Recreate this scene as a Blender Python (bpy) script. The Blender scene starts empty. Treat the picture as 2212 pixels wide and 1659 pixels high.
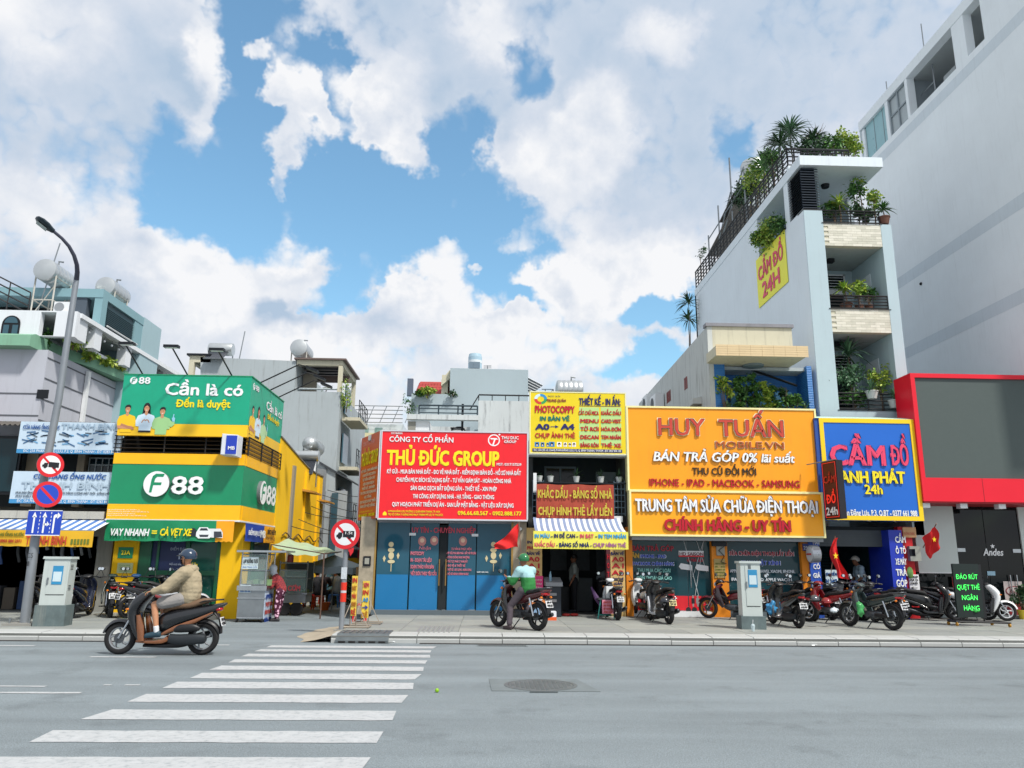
import bpy,bmesh,math,random
from mathutils import Vector,Matrix,noise
R=math.radians
random.seed(7)
S=bpy.context.scene
COL=S.collection
F,CX,CY,CAMH=1659.0,1106.0,829.5,1.55
cam=bpy.data.objects.new('camera',bpy.data.cameras.new('camera'))
COL.objects.link(cam)
cam.data.sensor_width=36.0
cam.data.lens=36.0*F/2212.0
cam.data.clip_end=5000
MC=Matrix.Rotation(R(-1.9),4,'Z')@Matrix.Rotation(R(90+13.0),4,'X')@Matrix.Rotation(R(0.6),4,'Z')
cam.matrix_world=Matrix.Translation((0,0,CAMH))@MC
S.camera=cam
M3=MC.to_3x3()
def ray(px,py):return M3@Vector(((px-CX)/F,-(py-CY)/F,-1.0))
def PY(px,py,Y):
 d=ray(px,py); t=Y/d.y
 return d.x*t,CAMH+d.z*t
def PX(px,py,X):
 d=ray(px,py); t=X/d.x
 return d.y*t,CAMH+d.z*t
def PG(px,py,z=0.0):
 d=ray(px,py); t=(z-CAMH)/d.z
 return d.x*t,d.y*t
S.view_settings.view_transform='Standard'
S.view_settings.look='None'
S.view_settings.exposure=0.6
S.view_settings.gamma=1.0
S.view_settings.use_curve_mapping=False
SUN_DIR=Vector((0.40,-0.46,0.80)).normalized()
sun=bpy.data.objects.new('sun',bpy.data.lights.new('sun','SUN'))
sun.data.energy=2.7; sun.data.angle=R(5.0); sun.data.color=(1,.95,.87)
sun.rotation_euler=SUN_DIR.to_track_quat('Z','Y').to_euler()
COL.objects.link(sun)
W=bpy.data.worlds.new('World'); S.world=W; W.use_nodes=True
def build_sky():
 nt=W.node_tree; N=nt.nodes; L=nt.links; N.clear()
 def nd(t,**k):
  n=N.new(t)
  for a,b in k.items():setattr(n,a,b)
  return n
 def mth(op,a,b=None,c=None,clamp=False):
  n=nd('ShaderNodeMath',operation=op,use_clamp=clamp)
  for i,v in enumerate((a,b,c)):
   if v is None:continue
   if isinstance(v,(int,float)):n.inputs[i].default_value=v
   else:L.new(v,n.inputs[i])
  return n.outputs[0]
 def vm(op,a,b=None):
  n=nd('ShaderNodeVectorMath',operation=op)
  for i,v in enumerate((a,b)):
   if v is None:continue
   if isinstance(v,tuple):n.inputs[i].default_value=v
   else:L.new(v,n.inputs[i])
  return n
 tc=nd('ShaderNodeTexCoord').outputs['Generated']
 dirn=vm('NORMALIZE',tc).outputs[0]
 def noi(vec,sc,det,rough,off=0):
  n=nd('ShaderNodeTexNoise')
  n.inputs['Scale'].default_value=sc; n.inputs['Detail'].default_value=det
  n.inputs['Roughness'].default_value=rough
  v=vm('ADD',vec,(off,off*.7,-off)).outputs[0]
  L.new(v,n.inputs['Vector']); return n
 wn=noi(dirn,9,5,.62,3.1)
 w1=vm('SUBTRACT',wn.outputs['Color'],(.5,.5,.5)).outputs[0]
 w2=vm('MULTIPLY',w1,(.13,.13,.13)).outputs[0]
 dw=vm('NORMALIZE',vm('ADD',dirn,w2).outputs[0]).outputs[0]
 sx=nd('ShaderNodeSeparateXYZ'); L.new(dw,sx.inputs[0])
 az=mth('MULTIPLY',mth('ARCTAN2',sx.outputs[0],sx.outputs[1]),57.2958)
 el=mth('MULTIPLY',mth('ARCSINE',sx.outputs[2]),57.2958)
 cb=nd('ShaderNodeCombineXYZ'); L.new(az,cb.inputs[0]); L.new(el,cb.inputs[1])
 P=cb.outputs[0]
 def ae(px,py):
  d=ray(px,py).normalized()
  return math.degrees(math.atan2(d.x,d.y)),math.degrees(math.asin(d.z))
 def blob(px,py,rx,ry,w):
  a,e=ae(px,py); k=57.3/F
  v=vm('SUBTRACT',P,(a,e,0)).outputs[0]
  v=vm('MULTIPLY',v,(1/(rx*k*1.25),1/(ry*k*1.25),0)).outputs[0]
  ln=vm('LENGTH',v).outputs['Value']
  mr=nd('ShaderNodeMapRange',interpolation_type='SMOOTHERSTEP')
  L.new(ln,mr.inputs[0])
  mr.inputs[1].default_value=0.25; mr.inputs[2].default_value=1.35
  mr.inputs[3].default_value=w; mr.inputs[4].default_value=0
  return mr.outputs[0]
 holes=[(545,40,95,90),(500,190,62,130),(440,400,105,110),(560,500,150,62),(700,470,190,80),(880,440,200,90),(1010,320,110,70),(1000,500,120,70),(730,590,90,70),(860,560,110,60),(1060,600,75,55),(1135,150,62,52),(1150,545,48,50),(700,130,60,40),(560,600,60,45),(1440,670,80,30),(1590,310,40,60),(1070,655,90,20),(700,640,80,30),(740,215,26,50),(1390,770,90,30),(640,300,200,30)]
 clouds=[(640,215,62,75),(620,320,36,45),(612,385,26,30),(800,230,80,62),(870,290,72,55),(905,340,38,34),(390,560,130,60),(470,640,95,90),(630,560,72,50),(640,630,66,55),(960,570,52,44),(950,650,80,62),(860,680,95,60),(1070,690,62,40),(1190,320,120,95),(1100,310,40,40),(1200,600,60,30),(1300,600,150,50),(1120,500,60,30),(430,190,40,150),(1030,590,16,14),(565,90,30,20)]
 veils=[(150,230,330,260),(330,330,120,160),(1700,130,520,190),(950,70,260,110),(60,640,200,120),(1000,190,130,90),(1320,60,260,110),(1450,420,160,90),(640,700,60,40)]
 whites=[(180,480,190,90),(445,210,45,130),(30,40,160,70),(400,560,110,60),(450,650,110,80),(630,540,70,40),(960,560,50,40),(930,650,100,60),(840,240,90,90),(650,200,60,70),(1230,330,110,80),(1290,240,90,60),(1180,600,80,50),(1330,590,150,50),(1250,650,120,50),(1400,620,120,40),(1440,60,90,50),(1050,60,70,60),(700,760,120,40),(1100,740,200,50)]
 f=None
 for b in holes:
  o=blob(*b[:2],b[2]*1.16,b[3]*1.16,-1.75 if b[2]>70 or b[0]<1100 else-1.15); f=o if f is None else mth('ADD',f,o)
 c=None
 for b in clouds:
  o=blob(*b,1.35); c=o if c is None else mth('ADD',c,o)
 gw=None
 for b in veils:
  o=blob(*b,-.42); gw=o if gw is None else mth('ADD',gw,o)
 gw=mth('MAXIMUM',gw,-.42)
 gp=None
 for b in whites:
  o=blob(*b,.46); gp=o if gp is None else mth('ADD',gp,o)
 gw=mth('ADD',gw,mth('MINIMUM',gp,.5))
 f=mth('MAXIMUM',f,-1.75); c=mth('MINIMUM',c,2.2)
 wd=vm('ADD',dirn,vm('MULTIPLY',w1,(.05,.05,.05)).outputs[0]).outputs[0]
 def puff(sc,off):return mth('SUBTRACT',mth('ABSOLUTE',mth('MULTIPLY',mth('SUBTRACT',noi(wd,sc,1.5,.45,off).outputs[0],.5),3.0)),.22)
 v1=puff(15,2.2); v2=puff(38,6.1)
 n1=noi(dirn,8,11,.57,0).outputs[0]
 n1b=noi(vm('ADD',dirn,(.012,-.002,.024)).outputs[0],8,11,.57,0).outputs[0]
 n2=noi(dirn,3.2,3,.5,9).outputs[0]
 n3=noi(dirn,34,8,.66,5).outputs[0]
 dens=mth('ADD',mth('ADD',f,c),mth('MULTIPLY',mth('SUBTRACT',n1,.5),2.3))
 dens=mth('ADD',dens,mth('MULTIPLY',mth('SUBTRACT',n3,.5),.40))
 dens=mth('ADD',dens,mth('ADD',mth('MULTIPLY',v1,1.1),mth('MULTIPLY',v2,.5)))
 dens=mth('ADD',dens,.66)
 mask=nd('ShaderNodeMapRange',interpolation_type='SMOOTHSTEP'); L.new(dens,mask.inputs[0])
 mask.inputs[1].default_value=-.62; mask.inputs[2].default_value=.66
 rel=mth('MULTIPLY',mth('SUBTRACT',n1,n1b),2.8)
 rel=mth('ADD',rel,mth('ADD',mth('MULTIPLY',v1,.35),mth('MULTIPLY',v2,.22)))
 rel3=mth('MULTIPLY',mth('SUBTRACT',n3,.5),.22)
 thick=nd('ShaderNodeMapRange',interpolation_type='SMOOTHSTEP'); L.new(dens,thick.inputs[0])
 thick.inputs[1].default_value=.4; thick.inputs[2].default_value=2.2
 thick.inputs[3].default_value=.70; thick.inputs[4].default_value=.36
 soft=mth('ADD',.55,mth('MULTIPLY',gw,.7),None,True)
 g=mth('ADD',mth('MULTIPLY',mth('ADD',rel,rel3),soft),thick.outputs[0])
 g=mth('ADD',g,gw)
 g=mth('ADD',g,mth('MULTIPLY',mth('SUBTRACT',n2,.5),.5),None,True)
 ramp=nd('ShaderNodeValToRGB'); L.new(g,ramp.inputs[0])
 ramp.color_ramp.elements[0].color=(.30,.38,.48,1); ramp.color_ramp.elements[0].position=.05
 ramp.color_ramp.elements[1].color=(.615,.62,.635,1); ramp.color_ramp.elements[1].position=.95
 e=ramp.color_ramp.elements.new(.45); e.color=(.445,.485,.55,1)
 sky=nd('ShaderNodeTexSky',sky_type='NISHITA')
 sky.sun_disc=False
 sky.sun_elevation=math.asin(SUN_DIR.z); sky.sun_rotation=math.atan2(SUN_DIR.x,SUN_DIR.y)
 sky.air_density=1.1; sky.dust_density=1.6; sky.ozone_density=1.3
 tint=nd('ShaderNodeMix',data_type='RGBA',blend_type='MULTIPLY'); tint.inputs[0].default_value=1
 L.new(sky.outputs[0],tint.inputs[6]); tint.inputs[7].default_value=(.95,1.25,1.22,1)
 b1=nd('ShaderNodeBackground'); L.new(tint.outputs[2],b1.inputs[0]); b1.inputs[1].default_value=.118
 b2=nd('ShaderNodeBackground'); L.new(ramp.outputs[0],b2.inputs[0]); b2.inputs[1].default_value=1.0
 mx=nd('ShaderNodeMixShader'); L.new(mask.outputs[0],mx.inputs[0])
 L.new(b1.outputs[0],mx.inputs[1]); L.new(b2.outputs[0],mx.inputs[2])
 out=nd('ShaderNodeOutputWorld'); L.new(mx.outputs[0],out.inputs[0])
 W.cycles.sampling_method='MANUAL'; W.cycles.sample_map_resolution=512
build_sky()
S.cycles.max_bounces=6; S.cycles.diffuse_bounces=3; S.cycles.glossy_bounces=3
S.cycles.transmission_bounces=4; S.cycles.transparent_max_bounces=6
def lin(h):
 if isinstance(h,tuple):return h
 h=h.lstrip('#')
 return tuple(((c/12.92)if c<=.04045 else((c+.055)/1.055)**2.4)for c in(int(h[i:i+2],16)/255 for i in(0,2,4)))
MATS={}
def M(name,col='#888888',rough=.6,metal=0.0,var=.10,scale=2.0,streak=0.0,bump=0.0,bscale=40.,spec=.5,emit=0.0,alpha=1.0,trans=0.0,coat=0.0,dirt=(.10,.09,.08),wave=None):
 if name in MATS:return MATS[name]
 m=bpy.data.materials.new(name); m.use_nodes=True
 nt=m.node_tree; N=nt.nodes; L=nt.links
 b=N['Principled BSDF']; c=lin(col)
 b.inputs['Roughness'].default_value=rough; b.inputs['Metallic'].default_value=metal
 b.inputs['Specular IOR Level'].default_value=spec
 if coat:b.inputs['Coat Weight'].default_value=coat; b.inputs['Coat Roughness'].default_value=.08
 if trans:b.inputs['Transmission Weight'].default_value=trans
 b.inputs['Base Color'].default_value=(*c,1)
 geo=None
 def pos():
  nonlocal geo
  if geo is None:geo=N.new('ShaderNodeNewGeometry')
  return geo.outputs['Position']
 cur=None
 if var:
  n=N.new('ShaderNodeTexNoise'); n.inputs['Scale'].default_value=scale; n.inputs['Detail'].default_value=6; n.inputs['Roughness'].default_value=.65
  L.new(pos(),n.inputs['Vector'])
  mr=N.new('ShaderNodeMapRange'); L.new(n.outputs[0],mr.inputs[0])
  mr.inputs[1].default_value=.25; mr.inputs[2].default_value=.75; mr.inputs[3].default_value=1-var; mr.inputs[4].default_value=1+var*.6
  x=N.new('ShaderNodeVectorMath'); x.operation='SCALE'; x.inputs[0].default_value=c; L.new(mr.outputs[0],x.inputs['Scale'])
  cur=x.outputs[0]
  r2=N.new('ShaderNodeMapRange'); L.new(n.outputs[0],r2.inputs[0]); r2.inputs[3].default_value=max(0,rough-.1); r2.inputs[4].default_value=min(1,rough+.1)
  L.new(r2.outputs[0],b.inputs['Roughness'])
 if streak:
  mp=N.new('ShaderNodeMapping'); L.new(pos(),mp.inputs[0]); mp.inputs['Scale'].default_value=(5,5,.45)
  n=N.new('ShaderNodeTexNoise'); n.inputs['Scale'].default_value=1.4; n.inputs['Detail'].default_value=8; n.inputs['Roughness'].default_value=.7
  L.new(mp.outputs[0],n.inputs['Vector'])
  mr=N.new('ShaderNodeMapRange'); mr.interpolation_type='SMOOTHSTEP'; L.new(n.outputs[0],mr.inputs[0])
  mr.inputs[1].default_value=.50; mr.inputs[2].default_value=.72; mr.inputs[4].default_value=streak
  mx=N.new('ShaderNodeMix'); mx.data_type='RGBA'; L.new(mr.outputs[0],mx.inputs[0])
  if cur is not None:L.new(cur,mx.inputs[6])
  else:mx.inputs[6].default_value=(*c,1)
  mx.inputs[7].default_value=(*dirt,1); cur=mx.outputs[2]
 if cur is not None:L.new(cur,b.inputs['Base Color'])
 if bump or wave:
  bp=N.new('ShaderNodeBump'); bp.inputs['Strength'].default_value=bump or .5
  if wave:
   w=N.new('ShaderNodeTexWave'); w.bands_direction=wave[0]; w.inputs['Scale'].default_value=wave[1]; L.new(pos(),w.inputs['Vector'])
   L.new(w.outputs['Fac'],bp.inputs['Height']); bp.inputs['Distance'].default_value=.02
  else:
   n=N.new('ShaderNodeTexNoise'); n.inputs['Scale'].default_value=bscale; n.inputs['Detail'].default_value=5; L.new(pos(),n.inputs['Vector'])
   L.new(n.outputs[0],bp.inputs['Height']); bp.inputs['Distance'].default_value=.01
  L.new(bp.outputs[0],b.inputs['Normal'])
 if emit:b.inputs['Emission Color'].default_value=(*c,1); b.inputs['Emission Strength'].default_value=emit
 if alpha<1:
  b.inputs['Alpha'].default_value=alpha
 MATS[name]=m
 return m
def glass(name='window_glass',col='#10242b',rough=.06):
 return M(name,col,rough=rough,var=.0,spec=.35)
class MB:
 def __init__(s):s.v=[]; s.f=[]; s.fm=[]
 def add(s,vs,fs,mi=0):
  o=len(s.v); s.v+=[tuple(v)for v in vs]; s.f+=[tuple(o+i for i in f)for f in fs]; s.fm+=[mi]*len(fs); return s
 def box(s,x0,x1,y0,y1,z0,z1,mi=0):
  if x0>x1:x0,x1=x1,x0
  if y0>y1:y0,y1=y1,y0
  if z0>z1:z0,z1=z1,z0
  return s.add([(x0,y0,z0),(x1,y0,z0),(x1,y1,z0),(x0,y1,z0),(x0,y0,z1),(x1,y0,z1),(x1,y1,z1),(x0,y1,z1)],[(3,2,1,0),(4,5,6,7),(0,1,5,4),(1,2,6,5),(2,3,7,6),(3,0,4,7)],mi)
 def prism(s,pts,ax,a0,a1,mi=0):
  n=len(pts)
  def mk(p,a):return(a,p[0],p[1])if ax=='x' else(p[0],a,p[1])if ax=='y' else(p[0],p[1],a)
  vs=[mk(p,a0)for p in pts]+[mk(p,a1)for p in pts]
  fs=[tuple(range(n)),tuple(range(2*n-1,n-1,-1))]+[(i,i+n,(i+1)%n+n,(i+1)%n)for i in range(n)]
  return s.add(vs,fs,mi)
 def tube(s,pts,r,n=8,mi=0,caps=True):
  pts=[Vector(p)for p in pts]; k=len(pts)
  rs=r if isinstance(r,(list,tuple))else[r]*k
  vs=[]; up=None
  for i,p in enumerate(pts):
   t=(pts[min(i+1,k-1)]-pts[max(i-1,0)])
   t=t.normalized()if t.length>1e-9 else Vector((0,0,1))
   if up is None:up=Vector((0,0,1))if abs(t.z)<.9 else Vector((1,0,0))
   a=t.cross(up); a=a.normalized()if a.length>1e-6 else t.orthogonal().normalized()
   b2=a.cross(t).normalized(); up=b2
   for j in range(n):
    an=2*math.pi*j/n
    vs.append(p+(a*math.cos(an)+b2*math.sin(an))*rs[i])
  fs=[(i*n+j,i*n+(j+1)%n,(i+1)*n+(j+1)%n,(i+1)*n+j)for i in range(k-1)for j in range(n)]
  if caps:fs+=[tuple(range(n-1,-1,-1)),tuple((k-1)*n+j for j in range(n))]
  return s.add(vs,fs,mi)
 def bar(s,a,b,r=.02,mi=0,n=4):return s.tube([a,b],r,n,mi)
 def lathe(s,prof,c=(0,0,0),ax='z',n=20,mi=0,close=True):
  vs=[]
  for(r,h)in prof:
   for j in range(n):
    a=2*math.pi*j/n; x=r*math.cos(a); y=r*math.sin(a)
    p=(x,y,h)if ax=='z' else(x,h,y)if ax=='y' else(h,x,y)
    vs.append((p[0]+c[0],p[1]+c[1],p[2]+c[2]))
  k=len(prof)
  fs=[(i*n+j,i*n+(j+1)%n,(i+1)*n+(j+1)%n,(i+1)*n+j)for i in range(k-1)for j in range(n)]
  if close:fs+=[tuple(range(n-1,-1,-1)),tuple((k-1)*n+j for j in range(n))]
  return s.add(vs,fs,mi)
 def sph(s,c,r,n=12,m=8,mi=0):
  r=r if isinstance(r,tuple)else(r,r,r)
  vs=[(c[0],c[1],c[2]-r[2])]
  for i in range(1,m):
   t=math.pi*i/m-math.pi/2
   for j in range(n):
    a=2*math.pi*j/n
    vs.append((c[0]+r[0]*math.cos(t)*math.cos(a),c[1]+r[1]*math.cos(t)*math.sin(a),c[2]+r[2]*math.sin(t)))
  vs.append((c[0],c[1],c[2]+r[2])); fs=[]
  for j in range(n):
   fs.append((0,1+(j+1)%n,1+j))
   fs.append((len(vs)-1,1+(m-2)*n+j,1+(m-2)*n+(j+1)%n))
  for i in range(m-2):
   for j in range(n):
    a=1+i*n+j; b2=1+i*n+(j+1)%n
    fs.append((a,b2,b2+n,a+n))
  return s.add(vs,fs,mi)
 def pad(s,out,y0,y1,r,inset=None,mi=0):
  inset=inset or r; n=len(out); cx=sum(p[0]for p in out)/n; cz=sum(p[1]for p in out)/n
  ins=[]
  for i in range(n):
   p0=Vector(out[i-1]); p1=Vector(out[i]); p2=Vector(out[(i+1)%n])
   e=(p2-p0)
   nn=Vector((-e.y,e.x)); nn=nn.normalized()if nn.length>0 else nn
   if nn.dot(Vector((cx,cz))-p1)<0:nn=-nn
   ins.append((p1.x+nn.x*inset,p1.y+nn.y*inset))
  lay=[(ins,y0),(out,y0+r),(out,y1-r),(ins,y1)]
  vs=[(p[0],y,p[1])for(o,y)in lay for p in o]
  fs=[tuple(range(n)),tuple(range(4*n-1,3*n-1,-1))]
  for k in range(3):fs+=[(k*n+i,(k+1)*n+i,(k+1)*n+(i+1)%n,k*n+(i+1)%n)for i in range(n)]
  return s.add(vs,fs,mi)
 def mesh(s,name,mats=None,smooth=None,recalc=True):
  me=bpy.data.meshes.new(name); me.from_pydata(s.v,[],s.f)
  if recalc:
   bm=bmesh.new(); bm.from_mesh(me); bmesh.ops.recalc_face_normals(bm,faces=bm.faces)
   bm.to_mesh(me); bm.free()
  if mats is not None:
   if not isinstance(mats,(list,tuple)):mats=[mats]
   for m in mats:me.materials.append(m)
   if len(mats)>1:me.polygons.foreach_set('material_index',s.fm)
  if smooth:
   me.polygons.foreach_set('use_smooth',[True]*len(me.polygons))
   try:me.set_sharp_from_angle(angle=R(smooth))
   except Exception:pass
  return me
 def make(s,name,mats=None,parent=None,smooth=None,loc=None,**k):
  return link(name,s.mesh(name,mats,smooth),parent,loc)
def link(name,data,parent=None,loc=None,rz=0):
 o=bpy.data.objects.new(name,data); COL.objects.link(o)
 if parent is not None:
  o.parent=parent
  if parent.get('absolute'):o.matrix_parent_inverse=Matrix.Translation(-Vector(parent.location))
 if loc is not None:o.location=loc
 if rz:o.rotation_euler.z=rz
 return o
def tag(o,label,cat,group=None):
 o['label']=label; o['category']=cat
 if group:o['group']=group
 return o
def thing(name,label,cat,loc=(0,0,0),rz=0,group=None,absolute=True):
 o=bpy.data.objects.new(name,None); COL.objects.link(o); o.location=loc; o.rotation_euler.z=rz
 o.empty_display_size=.2
 if absolute and not rz:o['absolute']=1
 return tag(o,label,cat,group)
def kind(o,k):o['kind']=k; return o
def clone(root,loc,rz,label=None,group=None,scale=None):
 r=root.copy(); COL.objects.link(r); r.location=loc; r.rotation_euler.z=rz
 if label:r['label']=label
 if group:r['group']=group
 if scale:r.scale=(scale,)*3
 def rec(a,b):
  for ch in list(a.children):
   c=ch.copy(); COL.objects.link(c); c.parent=b; rec(ch,c)
 rec(root,r); return r
def rectY(x0,y0,x1,y1,Y):
 my=(y0+y1)/2; mx=(x0+x1)/2
 a=PY(x0,my,Y)[0]; b=PY(x1,my,Y)[0]; t=PY(mx,y0,Y)[1]; c=PY(mx,y1,Y)[1]
 return a,b,c,t
def rectX(x0,y0a,y1a,x1,y0b,y1b,X):
 Ya,t0=PX(x0,y0a,X); _,b0=PX(x0,y1a,X); Yb,t1=PX(x1,y0b,X); _,b1=PX(x1,y1b,X)
 return Ya,Yb,(b0+b1)/2,(t0+t1)/2
def bY(px,Y,d,name,mat,parent=None,**k):
 x0,x1,z0,z1=rectY(*px,Y)
 return MB().box(x0,x1,Y,Y+d,z0,z1).make(name,mat,parent,**k)
_txt={}
TMP=bpy.data.scenes.new('workbench')
def baked(o):
 TMP.collection.objects.link(o); vl=TMP.view_layers[0]; vl.update(); dg=vl.depsgraph
 me=bpy.data.meshes.new_from_object(o.evaluated_get(dg)); TMP.collection.objects.unlink(o); return me
def text_mesh(body,bold=0.0,ext=.0,res=2):
 key=(body,bold,ext)
 if key in _txt:return _txt[key]
 c=bpy.data.curves.new('t','FONT'); c.body=body; c.offset=bold; c.extrude=ext; c.resolution_u=res
 o=bpy.data.objects.new('t',c)
 me=baked(o)
 bpy.data.objects.remove(o); bpy.data.curves.remove(c)
 me.materials.clear()
 xs=[v.co.x for v in me.vertices]
 _txt[key]=(me,min(xs),max(xs)); return _txt[key]
CAP=.70
def put_text(parent,body,origin,ux,uz,width,cap,mat,bold=.006,fat=.0,ext=0.0,slant=0.0,name='lettering',lift=.004,out=None):
 body=body.replace('Đ','Ð'); fat=fat*.8+bold*.8
 me,x0,x1=text_mesh(body,.0008,1.0 if ext else 0.0)
 ux=Vector(ux); uz=Vector(uz); out=Vector(out)if out is not None else ux.cross(uz)
 sx=width/max(1e-6,x1-x0); sz=cap/CAP; o=Vector(origin)
 n=len(me.vertices); par=list(range(n))
 def fd(a):
  while par[a]!=a:par[a]=par[par[a]]; a=par[a]
  return a
 for e in me.edges:par[fd(e.vertices[0])]=fd(e.vertices[1])
 ids={}; lv=[ids.setdefault(fd(i),len(ids))%5*.0006 for i in range(n)]
 vs=[]; fs=[]
 fl=((0,0),(-fat,-fat*.6),(fat,fat*.6),(-fat,fat*.6),(fat,-fat*.6))if fat>.008 else((0,0),)
 for ci,(dx,dz)in enumerate(fl):
  base=len(vs)
  for i,v in enumerate(me.vertices):
   x=(v.co.x-x0+v.co.y*slant*sz/sx)*sx+dx*cap*min(1,sx/sz)
   w=((v.co.z+1)*.5*ext+lift if ext else lift)+lv[i]+ci*.0032
   vs.append(o+ux*x+uz*(v.co.y*sz+dz*cap)+out*w)
  for p in me.polygons:
   q=list(p.vertices)
   if not ext:
    a,b,c=(vs[base+q[0]],vs[base+q[1]],vs[base+q[2]])
    if(b-a).cross(c-a).dot(out)<0:q.reverse()
   fs.append([base+k for k in q])
 m2=bpy.data.meshes.new(name); m2.from_pydata(vs,[],fs); m2.materials.append(mat)
 return link(name,m2,parent)
def textY(parent,body,x0,x1,yb,cap,Y,mat,**k):
 X0,Zb=PY(x0,yb,Y); X1,_=PY(x1,yb,Y); Xm=(x0+x1)/2
 Zb=PY(Xm,yb,Y)[1]; Zt=PY(Xm,yb-cap,Y)[1]
 return put_text(parent,body,(X0,Y,Zb),(1,0,0),(0,0,1),X1-X0,Zt-Zb,mat,out=(0,-1,0),**k)
# ================================================================ SETTING: road, kerb, pavement
GZ,PZ=0.0,0.14
def asphalt():
 m=M('asphalt','#7e888d',rough=.88,var=.10,scale=.35,bump=.6,bscale=90)
 nt=m.node_tree; N=nt.nodes; L=nt.links; b=N['Principled BSDF']
 src=b.inputs['Base Color'].links[0].from_socket
 g=N.new('ShaderNodeNewGeometry')
 n=N.new('ShaderNodeTexNoise'); n.inputs['Scale'].default_value=90; n.inputs['Detail'].default_value=3; L.new(g.outputs['Position'],n.inputs[0])
 mr=N.new('ShaderNodeMapRange'); L.new(n.outputs[0],mr.inputs[0]); mr.inputs[1].default_value=.3; mr.inputs[2].default_value=.7; mr.inputs[3].default_value=.66; mr.inputs[4].default_value=1.26
 mp=N.new('ShaderNodeMapping'); mp.inputs['Scale'].default_value=(.12,1.1,1); L.new(g.outputs['Position'],mp.inputs[0])
 n2=N.new('ShaderNodeTexNoise'); n2.inputs['Scale'].default_value=1.3; n2.inputs['Detail'].default_value=5; L.new(mp.outputs[0],n2.inputs[0])
 m2=N.new('ShaderNodeMapRange'); L.new(n2.outputs[0],m2.inputs[0]); m2.inputs[1].default_value=.3; m2.inputs[2].default_value=.7; m2.inputs[3].default_value=.84; m2.inputs[4].default_value=1.12
 mu=N.new('ShaderNodeMath'); mu.operation='MULTIPLY'; L.new(mr.outputs[0],mu.inputs[0]); L.new(m2.outputs[0],mu.inputs[1])
 n3=N.new('ShaderNodeTexNoise'); n3.inputs['Scale'].default_value=.9; n3.inputs['Detail'].default_value=9; n3.inputs['Roughness'].default_value=.7; L.new(g.outputs['Position'],n3.inputs[0])
 m3=N.new('ShaderNodeMapRange'); L.new(n3.outputs[0],m3.inputs[0]); m3.inputs[1].default_value=.54; m3.inputs[2].default_value=.74; m3.inputs[3].default_value=1; m3.inputs[4].default_value=.66
 vo=N.new('ShaderNodeTexVoronoi'); vo.inputs['Scale'].default_value=55; L.new(g.outputs['Position'],vo.inputs['Vector']); m4=N.new('ShaderNodeMapRange'); L.new(vo.outputs['Distance'],m4.inputs[0]); m4.inputs[1].default_value=.1; m4.inputs[2].default_value=.7; m4.inputs[3].default_value=1.10; m4.inputs[4].default_value=.90
 for q in(m3,m4):
  mu2=N.new('ShaderNodeMath'); mu2.operation='MULTIPLY'; L.new(mu.outputs[0],mu2.inputs[0]); L.new(q.outputs[0],mu2.inputs[1]); mu=mu2
 v=N.new('ShaderNodeVectorMath'); v.operation='SCALE'; L.new(src,v.inputs[0]); L.new(mu.outputs[0],v.inputs['Scale'])
 L.new(v.outputs[0],b.inputs['Base Color'])
 return m
ASPH=asphalt()
WHITEP=M('road_paint','#b3b6b8',rough=.75,var=.12,scale=6,streak=.0,bump=.2,bscale=90)
def worn_paint():
 m=WHITEP; nt=m.node_tree; N=nt.nodes; L=nt.links; b=N['Principled BSDF']
 src=b.inputs['Base Color'].links[0].from_socket
 g=N.new('ShaderNodeNewGeometry'); n=N.new('ShaderNodeTexNoise'); n.inputs['Scale'].default_value=14; n.inputs['Detail'].default_value=9; n.inputs['Roughness'].default_value=.75
 L.new(g.outputs['Position'],n.inputs[0])
 mr=N.new('ShaderNodeMapRange'); L.new(n.outputs[0],mr.inputs[0]); mr.inputs[1].default_value=.50; mr.inputs[2].default_value=.70; mr.inputs[3].default_value=0; mr.inputs[4].default_value=.8
 mx=N.new('ShaderNodeMix'); mx.data_type='RGBA'; L.new(mr.outputs[0],mx.inputs[0]); L.new(src,mx.inputs[6]); mx.inputs[7].default_value=(.2,.23,.25,1)
 L.new(mx.outputs[2],b.inputs['Base Color'])
worn_paint()
road=kind(MB().add([(-600,-60,0),(600,-60,0),(600,900,0),(-600,900,0)],[(0,1,2,3)]).make('road',ASPH),'structure')
cross=kind(MB().box(-.9,-.89,5.0,5.01,.001,.002).make('crosswalk',WHITEP),'structure')
for k,(ya,yb,xl)in enumerate([(1637,1668,-40),(1580,1605,62),(1535,1556,178),(1501,1518,275),(1474,1488,352),(1455,1467,415),(1439,1448,468),(1425,1432,515),(1413,1419,550),(1403,1408,578),(1394.5,1399,610)]):
 Ya=PG(600,ya)[1]; Yb=PG(600,yb)[1]
 n=14; top=[]; bot=[]
 rr=random.Random(k)
 for i in range(n+1):
  x=-3.88+(3.0)*i/n
  top.append((x+(.0 if 0<i<n else rr.uniform(-.04,.04)),Ya+rr.uniform(-.012,.012),.004)); bot.append((x+(.0 if 0<i<n else rr.uniform(-.04,.04)),Yb+rr.uniform(-.012,.012),.004))
 MB().add(bot+top,[(i,i+1,n+2+i,n+1+i)for i in range(n)]).make('stripe',WHITEP,cross)
def line(x0,x1,y,w,name='lane_line'):
 X0,Y0=PG(x0,y); X1,_=PG(x1,y)
 rr=random.Random(int(x0+y)); n=12
 vs=[(X0+(X1-X0)*i/n,Y0-w/2+rr.uniform(-.01,.01),.004)for i in range(n+1)]+[(X0+(X1-X0)*i/n,Y0+w/2+rr.uniform(-.01,.01),.004)for i in range(n+1)]
 kind(MB().add(vs,[(i,i+1,n+2+i,n+1+i)for i in range(n)]).make(name,WHITEP),'structure')
line(-400,92,1392,.12); line(195,340,1419,.12); line(462,496,1393.5,.12)
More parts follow.
